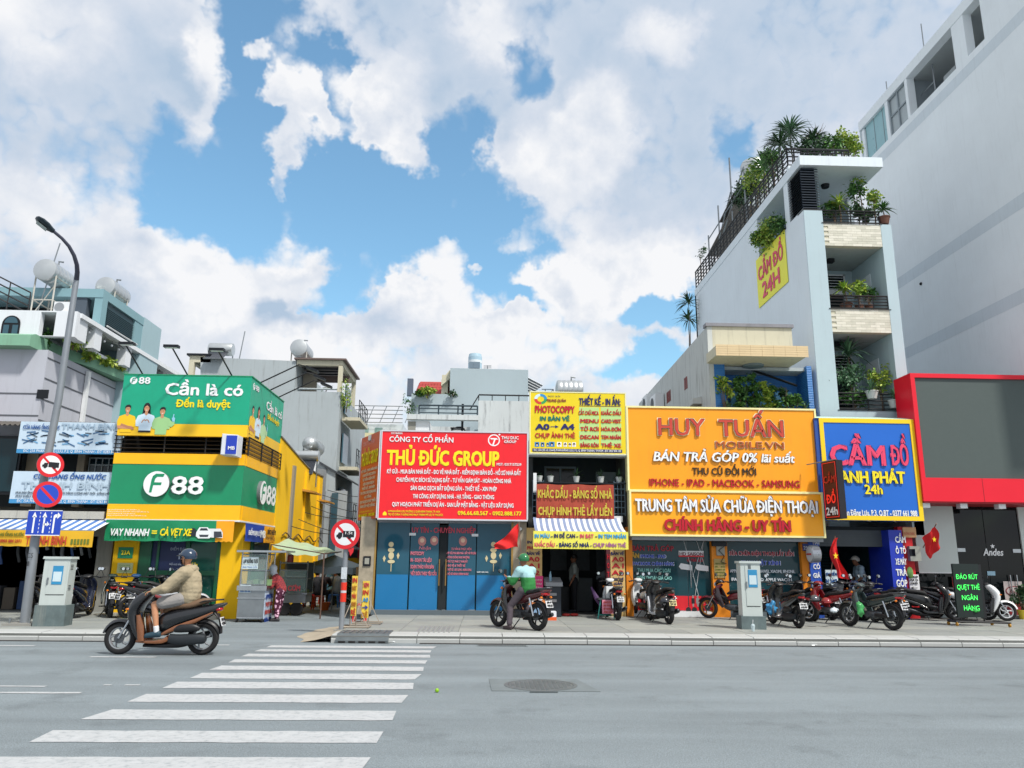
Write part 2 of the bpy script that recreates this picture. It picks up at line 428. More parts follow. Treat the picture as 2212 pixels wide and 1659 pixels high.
line(-500,110,1480,.08); line(-500,184,1494,.10); line(270,302,1480,.07); line(224,240,1480,.07)
CONC=M('joint_concrete','#6d6f6d',rough=.9,var=.2)
SLAB=[M('paving_slab_%d'%i,c,rough=.8,var=.13,scale=1.7,bump=.25,bscale=50,streak=.25,dirt=(.13,.125,.115))for i,c in enumerate(('#8f938f','#969994','#898d8b'))]
KERB=M('kerb_granite','#adb0af',rough=.75,var=.08,scale=3,bump=.2,bscale=70)
def pavement(x0,x1,y0,y1,sx0,sx1,sy1,stuff_rest=True):
 p=kind(MB().box(x0,x1,y0+.02,y1,-.3,PZ-.012).make('pavement',CONC),'structure')
 ms=[MB().box(0,1.19,0,.59,-.03,0).mesh('paving_slab',m)for m in SLAB]
 X=sx0; j=0; rr=random.Random(3)
 while X<sx1-.1:
  Y=y0+.61
  while Y<sy1:
   o=link('paving_slab',rr.choice(ms),p,(X+.005,Y+.005,PZ+rr.uniform(-.0025,.0015)))
   Y+=.6
  X+=1.2; j+=1
 far=MB()
 def fill(a,b2):
  X=a
  while X<b2-.1:
   Y=y0+.61
   while Y<y1-.3:
    far.box(X+.005,X+1.195,Y+.005,Y+.595,PZ-.03,PZ)
    Y+=.6
   X+=1.2
 if x1>sx1:fill(sx1,x1)
 if x0<sx0:fill(x0,sx0)
 o=far.make('paving_beyond',SLAB[0],p); kind(o,'stuff')
 st=MB().prism([(0,-.2),(0,PZ-.07),(.10,PZ+.005),(.60,PZ+.02),(.60,-.2)],'x',0,.805).mesh('kerb_stone',KERB)
 X=x0; k=0; rest=MB()
 while X<x1-.5:
  if sx0-3<X<sx1+4:link('kerb_stone',st,p,(X+.008,y0,rr.uniform(-.003,.003)))
  else:rest.prism([(y0,-.2),(y0,PZ-.07),(y0+.10,PZ+.005),(y0+.60,PZ+.02),(y0+.60,-.2)],'x',X+.008,X+.812)
  X+=.82
 kind(rest.make('kerb_beyond',KERB,p),'stuff')
 return p
PAVR=pavement(-2.9,45,15.5,22.5,-2.9,15.1,21.2)
PAVL=pavement(-42,-6.9,15.5,22.5,-14.1,-6.9,21.2)
GUT=M('gutter_gap_dark','#1e1a19',rough=.95)  # dark tone standing in for the shade inside open slits
g=kind(MB().box(-1.2,45,15.38,15.50,.002,.008).box(-42,-6.9,15.38,15.50,.002,.008).make('gutter',GUT),'structure')
def sand():
 vs=[]; fs=[]; n=26; mrows=9
 for i in range(n):
  a=R(95+120*i/(n-1))if False else 0
 mb=MB(); pts=[]
 for j in range(mrows):
  t=j/(mrows-1)
  for i in range(n):
   s=i/(n-1)
   Y=15.55+s*3.4
   wob=.22*noise.noise(Vector((s*5,3.3,0)))
   xe=-3.45-.35*math.sin(s*2.6)+wob
   X=-2.85+(xe+2.85)*t
   z=(PZ-.02)*(1-t)**1.3+.03*noise.noise(Vector((X*3,Y*3,1)))*(1-t)+.002
   pts.append((X,Y,max(.003,z)))
 fs=[(j*n+i,j*n+i+1,(j+1)*n+i+1,(j+1)*n+i)for j in range(mrows-1)for i in range(n-1)]
 kind(mb.add(pts,fs).make('sandy_ramp',M('sand_cement','#a49a88',rough=.95,var=.25,scale=4,bump=.8,bscale=18),smooth=60),'structure')
sand()
GALV=M('galvanised_steel','#8a9094',rough=.45,metal=.7,var=.2,scale=5)
def drain():
 t=thing('storm_drain','grey chequered steel storm drain box with slots on the pavement corner by the crossing','storm drain',(-2.2,15.6,PZ))
 MB().prism([(15.42,.005),(15.42,.05),(15.62,.165),(16.25,.175),(16.25,.13),(15.6,.01)],'x',-2.80,-1.80).make('cover_plate',M('chequer_plate','#6e7679',rough=.5,metal=.6,var=.25,scale=6,bump=1,bscale=60),t)
 for k in range(5):MB().box(-2.74+.19*k,-2.61+.19*k,15.412,15.45,.012,.04).make('slot',GUT,t)
 rb=MB()
 for k in range(7):rb.box(-2.72+.13*k,-2.69+.13*k,15.66,16.2,.173,.183)
 kind(rb.make('tread',GALV,t),'stuff')
drain()
def tactile():
 a=PG(905,1383,PZ); b=PG(958,1352,PZ)
 t=tag(MB().box(-1.35,-.62,15.95,17.6,PZ+.001,PZ+.006).make('tactile_paving',M('tactile_concrete','#85888a',var=.15)),'ribbed concrete strip set into the pavement by the crossing','tactile paving')
 for k in range(7):MB().prism([(-1.30+.1*k,PZ+.006),(-1.24+.1*k,PZ+.006),(-1.25+.1*k,PZ+.022),(-1.29+.1*k,PZ+.022)],'y',15.98,17.57).make('rib',SLAB[2],t)
tactile()
def manhole():
 (xa,ya)=PG(1062,1493); (xb,yb)=PG(1277,1468)
 t=tag(MB().prism([(xa,ya),(xb-.02,ya-.02),(xb-.2,yb),(xa-.03,yb)],'z',.002,.006).make('manhole',M('patched_asphalt','#70797c',rough=.9,var=.2,scale=3,bump=.5,bscale=90)),'round iron manhole cover in a darker rectangular asphalt patch on the road','manhole')
 cx,cy=PG(1168,1481); r=.40
 MB().lathe([(.47,.006),(.47,.010),(.42,.012),(.42,.006)],(cx,cy,0),n=40).make('ring',M('cast_iron','#6c7375',rough=.6,metal=.4,var=.2),t)
 cv=MB().lathe([(.415,.006),(.415,.011)],(cx,cy,0),n=40)
 cv.make('cover',M('cast_iron'),t)
 st=MB()
 for i in range(-6,7):
  for j in range(-6,7):
   if i*i+j*j<40:st.box(cx+i*.06-.02,cx+i*.06+.02,cy+j*.06-.02,cy+j*.06+.02,.011,.015)
 kind(st.make('studs',M('cast_iron'),t),'stuff')
 MB().box(cx-.17,cx+.17,cy-.56,cy-.52,.006,.02).make('lifting_bar',M('cast_iron'),t)
 x0,y0=PG(1030,1401)
 t=tag(MB().box(x0,x0+.95,15.05,15.3,.002,.006).make('gutter_grate',M('patched_asphalt')),'long narrow iron gutter grate in the road beside the kerb','drain grate')
 for k in range(3):MB().box(x0+.03,x0+.92,15.08+.075*k,15.12+.075*k,.006,.014).make('bar',M('cast_iron'),t)
manhole()
gl=MB().sph((0,0,.024),(.025,.022,.026),8,6)
o=gl.make('fallen_fruit',M('lime_green','#8bbf20',rough=.5,var=.2),smooth=60); o.location=(*PG(944,1496),0); tag(o,'small green fruit lying on the asphalt beside the crossing','fruit')
LITM=M('white_litter','#dcdfe0',rough=.7)
for k,(px,py,lab,s)in enumerate([(706,1382,'white paper scrap on the road left of the drain at the crossing',.12),(846,1389,'crumpled white bag against the kerb below the steel drain',.14),(1760,1396,'white litter in the gutter below the row of parked motorbikes',.08),(1912,1336,'white scrap of paper on the pavement between the parked motorbikes',.08)]):
 X,Y=PG(px,py); rr=random.Random(k); mb=MB(); n=5
 vs=[(X+s*(i/n-.5)*1.6,Y+s*(j/n-.5)*.7,(.16 if k==3 else .012)+abs(noise.noise(Vector((i*.9,j*.9,k))))*s*.5)for i in range(n)for j in range(n)]
 tag(mb.add(vs,[(i*n+j,i*n+j+1,(i+1)*n+j+1,(i+1)*n+j)for i in range(n-1)for j in range(n-1)]).make('litter',LITM),lab,'litter')
# ================================================================ shared building materials
def wallm(name,col='#888888',streak=.25,var=.08,**k):return M(name,col,rough=.85,var=var,scale=.8,streak=streak,bump=.12,bscale=25,**k)
GREYW=wallm('grey_plaster','#a9b2b6',.35)
WHITEW=wallm('white_plaster','#ccd0d0',.15)
BLUEW=wallm('pale_blue_plaster','#a9b9c0',.06,.04)
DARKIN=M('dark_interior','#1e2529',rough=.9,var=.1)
DARKMET=M('dark_metal','#22252a',rough=.45,metal=.5,var=.1)
BLKRAIL=M('black_railing','#17181c',rough=.5,var=.1)
STEEL=M('stainless_steel','#b9bdc0',rough=.22,metal=.9,var=.12,scale=6)
WPAINT=M('white_paint','#dfe2e4',rough=.4,var=.04)
CREAM=wallm('cream_plaster','#c9c4ae',.25)
def pane_window(parent,x0,x1,z0,z1,Y,fm,nx=2,nz=1,d=.06,fw=.05,gm=None,rebate=.05,name='window'):
 f=MB()
 f.box(x0,x1,Y-d,Y,z1-fw,z1); f.box(x0,x1,Y-d,Y,z0,z0+fw)
 f.box(x0,x0+fw,Y-d,Y,z0+fw,z1-fw); f.box(x1-fw,x1,Y-d,Y,z0+fw,z1-fw)
 w=(x1-x0-fw*(nx+1))/nx; h=(z1-z0-fw*(nz+1))/nz
 for i in range(1,nx):f.box(x0+i*(w+fw),x0+i*(w+fw)+fw,Y-d,Y,z0+fw,z1-fw)
 for j in range(1,nz):
  for i in range(nx):f.box(x0+fw+i*(w+fw),x0+(i+1)*(w+fw),Y-d*.9,Y,z0+j*(h+fw),z0+j*(h+fw)+fw)
 o=f.make(name,fm,parent)
 for i in range(nx):
  for j in range(nz):
   a=x0+fw+i*(w+fw); b2=z0+fw+j*(h+fw)
   MB().box(a,a+w,Y-d*.5,Y-d*.3,b2,b2+h).make('pane',gm or glass(),o)
 return o
def railing(parent,a,b,h,nr=3,r=.015,posts=4,mat=None,post_r=.018,name='railing',z=0):
 mat=mat or BLKRAIL; a=Vector(a); b=Vector(b)
 fr=MB()
 for i in range(posts+1):
  p=a.lerp(b,i/posts); fr.bar(p,p+Vector((0,0,h)),post_r)
 fr.bar(a+Vector((0,0,h)),b+Vector((0,0,h)),r*1.5)
 o=fr.make(name,mat,parent)
 for k in range(nr):
  zz=h*(k+.6)/(nr+.4); MB().bar(a+Vector((0,0,zz)),b+Vector((0,0,zz)),r).make('rail',mat,o)
 return o
def water_tank(label,loc,r,ln,axis,legs=1.0,group=None):
 t=thing('water_tank',label,'water tank',loc)
 x,y,z=loc; zc=z+legs+r
 prof=[(0.02,-ln/2-r*.18),(r*.6,-ln/2-r*.12),(r*.96,-ln/2),(r,-ln/2+.04)]
 k=5
 for i in range(1,k):
  h=-ln/2+ln*i/k; prof+=[(r,h-.03),(r*.965,h),(r,h+.03)]
 prof+=[(r,ln/2-.04),(r*.96,ln/2),(r*.6,ln/2+r*.12),(.02,ln/2+r*.18)]
 MB().lathe(prof,(x,y,zc),ax=axis,n=24).make('tank_body',M('tank_steel','#c3c7c8',rough=.33,metal=.75,var=.1),t,smooth=40)
 fr=MB(); q=.03
 lx,ly=(r*.85,ln*.38)if axis=='y' else(ln*.38,r*.85)
 for sx in(-1,1):
  for sy in(-1,1):fr.bar((x+sx*lx,y+sy*ly,z),(x+sx*lx,y+sy*ly,zc-r*.35),q)
 for zz in(z+legs*.5,zc-r*.55):
  for sx in(-1,1):fr.bar((x+sx*lx,y-ly,zz),(x+sx*lx,y+ly,zz),q*.8)
  for sy in(-1,1):fr.bar((x-lx,y+sy*ly,zz),(x+lx,y+sy*ly,zz),q*.8)
 for sy in(-1,1):fr.bar((x-lx,y+sy*ly,z),(x+lx,y+sy*ly,z+legs*.9),q*.6)
 fr.make('stand',M('rusty_white_steel','#b8b6ae',rough=.6,var=.25),t)
 MB().tube([(x+r*.2,y,zc+r),(x+r*.2,y,zc+r*1.35),(x+r*.6,y,zc+r*1.3)],.03).make('inlet_pipe',GALV,t)
 if group:t['group']=group
 return t
# ================================================================ F88 corner building
XF=-6.47
YEL=wallm('yellow_plaster','#f7c203',.16,.08,dirt=(.28,.20,.06))
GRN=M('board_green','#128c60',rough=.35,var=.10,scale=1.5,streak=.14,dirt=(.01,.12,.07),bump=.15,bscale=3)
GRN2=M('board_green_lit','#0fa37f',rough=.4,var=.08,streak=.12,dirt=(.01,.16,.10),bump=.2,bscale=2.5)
ORG=M('board_yellow','#fbbb0c',rough=.4,var=.08,streak=.12,dirt=(.45,.25,.02))
YB2=M('board_pale_yellow','#f3c21c',rough=.4,var=.04)
WLET=M('letter_white','#f0f2f4',rough=.35,var=0)
YLET=M('letter_yellow','#f5e017',rough=.4,var=0)
def f88_building():
 t=thing('shop_building','yellow and green two storey corner shop with roundel logo boards','building',(-8.2,21.3,0))
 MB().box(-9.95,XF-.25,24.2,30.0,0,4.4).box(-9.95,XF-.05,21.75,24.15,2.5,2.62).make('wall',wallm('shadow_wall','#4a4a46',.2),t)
 MB().box(-9.9,-6.62,23.6,23.7,4.2,6.3).box(-9.92,-9.86,21.2,23.6,4.2,6.3).box(-9.9,-6.6,21.1,24,6.28,6.4).box(-9.9,-6.6,21.05,24,4.2,4.26).make('loggia',M('loggia_dark','#1f2326',rough=.8,var=.3),t)
 pane_window(t,-9.5,-8.3,4.3,4.75,23.58,DARKMET,3,1)
 P=[PX(*p,XF)for p in((606,945),(626,968),(645,990),(664,1011),(680,1023),(697,1031))]
 top=[(24.2,P[0][1])]+[(y,z)for y,z in P]; top[-1]=(top[-1][0],top[-1][1])
 ye=top[-1][0]
 MB().prism([(24.18,0)]+top+[(ye,0)],'x',XF-.2,XF+.02).make('side_wall',YEL,t)
 MB().prism([(y,z+.005)for y,z in top]+[(y,z+.05)for y,z in reversed(top)],'x',XF-.22,XF+.05).make('coping',M('coping','#7a7468',var=.3),t)
 for(px)in(626,655,684):
  Y,Z=PX(px,1100,XF); zt=4.6
  MB().box(XF+.02,XF+.09,Y-.14,Y+.14,0,zt).make('pilaster',YEL if px!=626 else wallm('bare_cement','#8f8a80',.3),t)
 for(px,py)in((660,1064),(692,1084)):
  Y,Z=PX(px,py,XF)
  MB().prism([(XF+.02,Z),(XF+.45,Z-.06),(XF+.45,Z),(XF+.02,Z+.08)],'y',Y-.6,Y+.6).make('window_hood',M('hood_paint','#b8873a',var=.2),t)
  MB().box(XF+.021,XF+.03,Y-.4,Y+.4,Z-1.0,Z-.05).make('window_recess',YEL,t)
 x0,x1,z0,z1=rectY(242,1168,296,1330,21.4)
 MB().box(x0,x1,21.3,21.7,PZ,2.5).make('pier',YEL,t)
 x2,x3,_,_=rectY(474,1168,500,1330,21.4)
 MB().box(x2,XF,21.3,21.75,0,2.5).make('pier',YEL,t)
 MB().box(XF-.3,XF-.02,21.75,24.2,0,2.5).make('side_base',YEL,t)
 dk=M('frame_green','#0e5b3c',rough=.4,var=.08)
 fr=MB().box(x1,x1+.32,21.34,21.6,PZ,2.5).box(x2-.12,x2,21.34,21.6,PZ,2.5).box(x1+.32,x2-.12,21.34,21.5,2.35,2.5).box(x1+.32,x2-.12,21.34,21.5,1.10,1.22).box(x1+.32,x2-.12,21.34,21.5,PZ,.3)
 fr.box(-8.0,-7.9,21.36,21.5,.3,2.35).box(-8.75,-8.69,21.36,21.5,.3,2.35)
 f=fr.make('shopfront_frame',dk,t)
 GS=glass('shop_glass','#1d5248',.08)
 for a,b2 in((x1+.32,-8.75),(-8.69,-8.0),(-7.9,x2-.12)):
  MB().box(a,b2,21.42,21.44,1.22,2.35).make('pane',GS,f); MB().box(a,b2,21.42,21.44,.3,1.10).make('pane',GS,f)
 pb=MB().box(-8.95,-8.03,21.40,21.415,1.05,2.34).make('window_poster',M('poster_navy','#1d2c57',rough=.5,var=.05),t)
 pw=M('poster_print','#a9b4c9',rough=.6,var=0)
 textY(pb,'ĐIỂM ĐẠI LÝ',368,412,1189,6,21.39,pw); textY(pb,'MB',386,417,1208,13,21.39,pw,fat=.03)
 for k,s in enumerate(('Hỗ trợ khách hàng 24/7','Đơn - Thủ tục','Thanh toán','Tiền nhanh')):textY(pb,s,366,366+(56 if k==0 else 34),1221+10.6*k,4,21.39,pw,fat=.02)
 textY(t,'Chọn là Vay',400,427,1224,9,21.39,YLET,fat=.03)
 g1=bY((255,1182,287,1206),21.28,.02,'number_plate',GRN,t); textY(g1,'23A',262,281,1198,9,21.27,YLET,fat=.02)
 g2=bY((253,1216,286,1238),21.27,.03,'notice_plate',M('notice','#c7cf9a',var=.1),t)
 for k in range(4):textY(g2,'hồ sơ vay nhanh',257,281,1222+k*4.2,2.2,21.26,GRN)
 Y0=PX(535,1250,XF)[0]; Y1=PX(572,1250,XF)[0]
 d=MB().box(XF,XF+.05,Y0,Y1,0,2.35).make('side_door',M('door_green','#0e4a33',rough=.5,var=.1),t)
 MB().box(XF+.05,XF+.07,Y0+.12,Y1-.12,1.3,2.15).make('pane',glass(),d)
 for k in range(6):
  z=4.32+.11*k
  MB().bar((-10.05,20.95,z),(XF+.02,20.95,z),.013).make('balcony_rail',BLKRAIL,t)
  if k<5:MB().bar((XF+.03,20.95,z),(XF+.03,24.3,z),.013).make('balcony_rail',BLKRAIL,t)
 for p in((-10.0,20.95),(-8.7,20.95),(-7.6,20.95),(XF+.03,20.95),(XF+.03,22.2),(XF+.03,23.3),(XF+.03,24.3)):
  MB().bar((*p,4.26),(*p,4.78),.02).make('baluster',BLKRAIL,t)
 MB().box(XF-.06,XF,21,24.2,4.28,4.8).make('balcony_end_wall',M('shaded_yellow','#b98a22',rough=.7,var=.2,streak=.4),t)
 MB().box(-7.85,-7.1,21.9,22.4,.2,.95).make('counter',WPAINT,t)
f88_building()
def portrait(parent,P,s,hair,shirt,kindn,out,skin='#c98f6c'):
 """flat printed figure: P maps (u,v) in units of head heights to a world point"""
 def poly(name,pts,col,l):
  me=bpy.data.meshes.new(name); vs=[P(x,y,l)for x,y in pts]
  me.from_pydata(vs,[],[tuple(range(len(vs)))]); me.materials.append(M('print_'+col.strip('#'),col,rough=.45,var=.0)); link(name,me,parent)
 def ell(cx,cy,rx,ry,a0=0,a1=360,n=20):return[(cx+rx*math.cos(R(a0+(a1-a0)*i/n)),cy+ry*math.sin(R(a0+(a1-a0)*i/n)))for i in range(n if a1-a0==360 else n+1)]
 if hair=='long':poly('printed_hair',ell(0,.02,.42,.62),'#17161a',1); poly('printed_hair',[(-.4,.1),(.4,.1),(.52,-.95),(.2,-.9),(-.25,-.95),(-.5,-.8)],'#17161a',1)
 poly('printed_shirt',[(-.28,-.62),(.28,-.62),(.95,-.85),(1.15,-1.5),(1.05,-2.1),(.72,-2.1),(.68,-2.75),(-.68,-2.75),(-.72,-2.1),(-1.1,-2.05),(-1.15,-1.4),(-.95,-.85)],shirt,2)
 poly('printed_neck',[(-.16,-.35),(.16,-.35),(.2,-.68),(0,-.85),(-.2,-.68)],skin,3)
 poly('printed_face',ell(0,-.02,.3,.42),skin,4)
 if hair=='short':poly('printed_hair',[(-.33,.02),(-.36,.3),(-.2,.5),(.1,.56),(.33,.42),(.36,.05),(.27,.18),(.1,.27),(-.2,.22)],'#1a181b',5)
 else:poly('printed_hair',[(-.33,-.1),(-.36,.3),(-.15,.53),(.15,.53),(.36,.3),(.33,-.1),(.24,.15),(0,.34),(-.24,.15)],'#17161a',5)
 for sx in(-1,1):
  poly('printed_eye',ell(sx*.11,.02,.045,.022,n=8),'#241a18',5); poly('printed_brow',[(sx*.05,.09),(sx*.17,.1),(sx*.17,.125),(sx*.05,.115)],'#241a18',5)
 poly('printed_smile',ell(0,-.2,.11,.06,180,360,8),'#f3efec',5)
 if kindn=='crossed':poly('printed_arm',[(-1.1,-1.95),(.75,-2.0),(.8,-2.25),(.3,-2.35),(-1.0,-2.3)],skin,6); poly('printed_arm',[(-.6,-1.7),(.95,-2.2),(1.0,-2.4),(.8,-2.45),(-.7,-1.95)],'#b57c5c',7)
 if kindn=='heart':
  poly('printed_hand',[(-.5,-1.7),(-.35,-1.35),(-.12,-1.25),(0,-1.36),(.12,-1.25),(.35,-1.35),(.5,-1.7),(.36,-1.62),(.27,-1.43),(.12,-1.37),(0,-1.5),(-.12,-1.37),(-.27,-1.43),(-.36,-1.62)],skin,6)
  poly('printed_skirt',[(-.68,-2.55),(.68,-2.55),(.75,-2.75),(-.75,-2.75)],'#16171c',6)
 if kindn=='thumb':
  poly('printed_arm',[(.72,-1.1),(1.0,-1.0),(1.35,-1.25),(1.6,-1.2),(1.6,-1.55),(1.25,-1.85),(.8,-1.7)],shirt,6)
  poly('printed_hand',[(1.2,-.75),(1.32,-.7),(1.36,-.3),(1.48,-.3),(1.46,-.65),(1.62,-.8),(1.6,-1.2),(1.3,-1.2)],'#8ec3dd',7)
def logo(parent,P,s,matbg,matf):
 n=36; me=bpy.data.meshes.new('logo_disc'); me.from_pydata([P(math.cos(2*math.pi*i/n),math.sin(2*math.pi*i/n),1)for i in range(n)],[],[tuple(range(n))]); me.materials.append(matbg); link('logo_disc',me,parent)
 pts=[(-.5,-.68),(-.3,-.68),(-.22,-.1),(.38,-.1),(.42,.12),(-.17,.12),(-.12,.4),(.02,.55),(.5,.55),(.58,.8),(-.1,.8),(-.32,.62),(-.4,.35)]
 me=bpy.data.meshes.new('logo_letter'); me.from_pydata([P(x,y,2)for x,y in pts],[],[(0,1,2,5,12),(2,3,4,5),(5,6,11,12),(6,7,10,11),(7,8,9,10)]); me.materials.append(matf); link('logo_letter',me,parent)
def board_print(parent,O,ux,H,flip=False):
 pass
def f88_boards():
 xa,xb=-9.93,XF; z0,zs,z1=4.75,5.08,6.42; Yf=20.8; Ye=24.25
 t=thing('billboard','upper green and yellow corner billboard with three smiling people printed on it','billboard',(-8.2,20.8,4.75))
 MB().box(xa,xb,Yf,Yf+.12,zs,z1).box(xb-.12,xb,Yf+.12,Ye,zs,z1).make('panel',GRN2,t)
 MB().box(xa,xb,Yf,Yf+.12,z0,zs-.003).box(xb-.12,xb,Yf+.12,Ye,z0,zs-.003).make('yellow_strip',YB2,t)
 MB().box(xa-.02,xb+.02,Yf-.01,Yf+.1,z1,z1+.03).box(xb-.1,xb+.02,Yf+.1,Ye,z1,z1+.03).make('edge_trim',GRN,t)
 GL=M('letter_edge','#0b4c3c',rough=.6,var=0)
 textY(t,'Cần là có',357,524,854,25,Yf,WLET,bold=.02,fat=.035)
 textY(t,'Đến là duyệt',380,497,880,16,Yf,YLET,bold=.02,fat=.035)
 textY(t,'88',300,324,829,14,Yf,WLET,bold=.02,fat=.03)
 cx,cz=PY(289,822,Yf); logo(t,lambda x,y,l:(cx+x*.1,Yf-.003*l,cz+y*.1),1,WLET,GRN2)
 def sx(px,py):return PX(px,py,XF)
 def T(body,Y0,Y1,z,cap,m,**k):put_text(t,body,(XF,Y0,z),(0,1,0),(0,0,1),Y1-Y0,cap,m,out=(1,0,0),**k)
 T('Cần là có',22.35,24.1,5.83,.25,WLET,fat=.04); T('Đến là duyệt',22.55,23.85,5.58,.15,YLET,fat=.04); T('88',21.2,21.5,6.14,.15,WLET,fat=.03)
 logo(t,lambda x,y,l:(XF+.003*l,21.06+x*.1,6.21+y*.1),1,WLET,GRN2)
 for(px,hz,sc,hair,sh,kn)in((277,884,.23,'short','#f0c21a','crossed'),(352,889,.23,'short','#9cc98a','thumb'),(318,882,.24,'long','#cfe3f2','heart')):
  cx,cz=PY(px,hz,Yf)
  portrait(t,lambda u,v,l,cx=cx,cz=cz,sc=sc,q=px*.00002:(cx+u*sc*.95,Yf-.002-l*.0012-q,max(z0+.01,cz+v*sc)),1,hair,sh,kn,None)
 for(Y,z,sc,hair,sh,kn)in((21.15,5.55,.25,'short','#f0c21a','crossed'),(22.25,5.5,.25,'short','#b5d6a5','thumb'),(21.7,5.6,.27,'long','#cfe3f2','heart')):
  portrait(t,lambda u,v,l,Y=Y,z=z,sc=sc:(XF+.003+l*.0012+(Y-21)*.001,Y+u*sc,max(z0+.01,z+v*sc)),1,hair,sh,kn,None)
 t=thing('shop_sign','lower wide green board with large raised white logo between yellow bands','sign',(-8.2,20.8,2.5))
 zb,z1,z2,zt=2.53,2.92,3.98,4.27
 MB().box(xa,xb,Yf,Yf+.15,z1,z2).box(xb-.15,xb,Yf+.15,Ye,z1,z2).make('panel',GRN,t)
 MB().box(xa,xb,Yf-.012,Yf+.15,z2+.002,zt).box(xb-.15,xb+.012,Yf+.15,Ye,z2+.002,zt).make('upper_band',ORG,t)
 MB().box(xa,xb,Yf-.012,Yf+.15,zb,z1-.002).box(xb-.15,xb+.012,Yf+.15,Ye,zb,z1-.002).make('lower_band',ORG,t)
 MB().box(xa-.02,xb+.03,Yf-.03,Yf+.15,zb-.04,zb).box(xb-.1,xb+.03,Yf+.15,Ye,zb-.04,zb).make('trim',WPAINT,t)
 textY(t,'88',370,437,1067,38,Yf,M('letter_side','#6d7374',var=0),bold=.02,fat=.02,ext=.06); textY(t,'88',370,437,1067,38,Yf-.065,WLET,bold=.02,fat=.02)
 cx,cz=PY(341,1046,Yf)
 M('letter_side','#6d7374',var=0)
 MB().lathe([(.33,0),(.33,.1)],(cx,Yf-.1,cz),ax='y',n=40).make('logo_edge',M('letter_side','#6d7374',var=0),t)
 logo(t,lambda x,y,l:(cx+x*.335,Yf-.10-.003*l,cz+y*.335),1,WLET,GRN)
 put_text(t,'88',(XF+.03,22.9,3.12),(0,1,0),(0,0,1),.95,.55,WLET,out=(1,0,0),bold=.02,fat=.02,lift=.04)
 MB().lathe([(.33,0),(.33,.1)],(XF,22.45,3.4),ax='x',n=40).make('logo_edge',M('letter_side'),t)
 logo(t,lambda x,y,l:(XF+.1+.003*l,22.45+x*.335,3.4+y*.335),1,WLET,GRN)
 for k in range(4):textY(t,'Công ty cổ phần kinh doanh F88 - hotline 1800 6388 cho vay',232,232+(70,90,60,84)[k],1102+4.2*k,2.2,Yf-.013,WLET)
 x0,x1,z0,z1=rectY(227,1124,505,1169,20.72)
 t=thing('banner','creased green fabric banner with a printed white car over the shop glass','banner',((x0+x1)/2,20.72,z0))
 def cloth(name,xa,xb,za,zb,Y,mat,amp=.03,par=t,seed=0):
  n,m=40,8; vs=[]
  for j in range(m+1):
   for i in range(n+1):
    u=i/n; v=j/m; X=xa+(xb-xa)*u
    vs.append((X,Y+amp*(1-v*.6)*noise.noise(Vector((X*2.2+v*1.5,v*1.2,seed))),za+(zb-za)*v-(1-v)*.012*math.sin(u*22)))
  return MB().add(vs,[(j*(n+1)+i,j*(n+1)+i+1,(j+1)*(n+1)+i+1,(j+1)*(n+1)+i)for j in range(m)for i in range(n)]).make(name,mat,par,smooth=80)
 xs=x0+(x1-x0)*.86
 cloth('green_cloth',x0,xs,z0,z1,20.72,M('banner_green','#12885a',rough=.55,var=.1,bump=.3,bscale=4)); cloth('yellow_cloth',xs,x1,z0,z1,20.72,M('banner_yellow','#f0a410',rough=.55,var=.1))
 textY(t,'VAY NHANH',237,320,1157,15,20.685,WLET,fat=.06,slant=.12); textY(t,'=',328,338,1157,15,20.685,YLET,fat=.06); textY(t,'CÀ VẸT XE',345,412,1157,15,20.685,YLET,fat=.06,slant=.12)
 def pp(nm,pts,col,l):
  me=bpy.data.meshes.new(nm); me.from_pydata([(PY(a,b2,20.685)[0],20.688-.002*l,PY(a,b2,20.685)[1])for a,b2 in pts],[],[tuple(range(len(pts)))]); me.materials.append(M('print_'+col.strip('#'),col,rough=.45,var=0)); link(nm,me,t)
 pp('printed_van',[(450,1142),(476,1142),(481,1150),(481,1162),(452,1161)],'#dfe3e6',1); pp('printed_van',[(462,1148),(478,1148),(480,1160),(462,1162)],'#3a3f49',2)
 pp('printed_motorbike',[(408,1158),(410,1148),(416,1140),(422,1142),(428,1152),(426,1158)],'#252b33',2)
 pp('printed_car',[(424,1150),(431,1139),(449,1139),(456,1149),(458,1158),(452,1163),(428,1163),(423,1158)],'#e9edf0',3); pp('printed_car',[(431,1146),(434,1141),(447,1141),(450,1146)],'#30363f',4); pp('printed_car',[(430,1155),(451,1155),(449,1160),(432,1160)],'#40464e',4)
 t=thing('banner','blue and yellow fabric banner round the corner over the alley side door','banner',(XF+.05,22.6,2.0))
 Ya=20.95; Ym=PX(562,1150,XF+.03)[0]; Yb=PX(586,1150,XF+.03)[0]
 def cl2(a,b2,mat,nm):
  n,m=16,6; vs=[(XF+.14+.03*noise.noise(Vector((a+(b2-a)*i/n*2,j*.3,4))),a+(b2-a)*i/n,2.0+.47*j/m)for j in range(m+1)for i in range(n+1)]
  MB().add(vs,[(j*(n+1)+i,j*(n+1)+i+1,(j+1)*(n+1)+i+1,(j+1)*(n+1)+i)for j in range(m)for i in range(n)]).make(nm,mat,t,smooth=80)
 cl2(Ya,Ym,M('banner_blue','#1b3fa0',rough=.5,var=.1),'blue_cloth'); cl2(Ym,Yb,M('banner_yellow'),'yellow_cloth')
 put_text(t,'ĐIỂM ĐẠI LÝ',(XF+.19,Ya+.08,2.17),(0,1,0),(0,0,1),1.1,.12,WLET,out=(1,0,0),fat=.05)
 put_text(t,'MB',(XF+.19,Ya+1.22,2.13),(0,1,0),(0,0,1),.46,.2,WLET,out=(1,0,0),fat=.05)
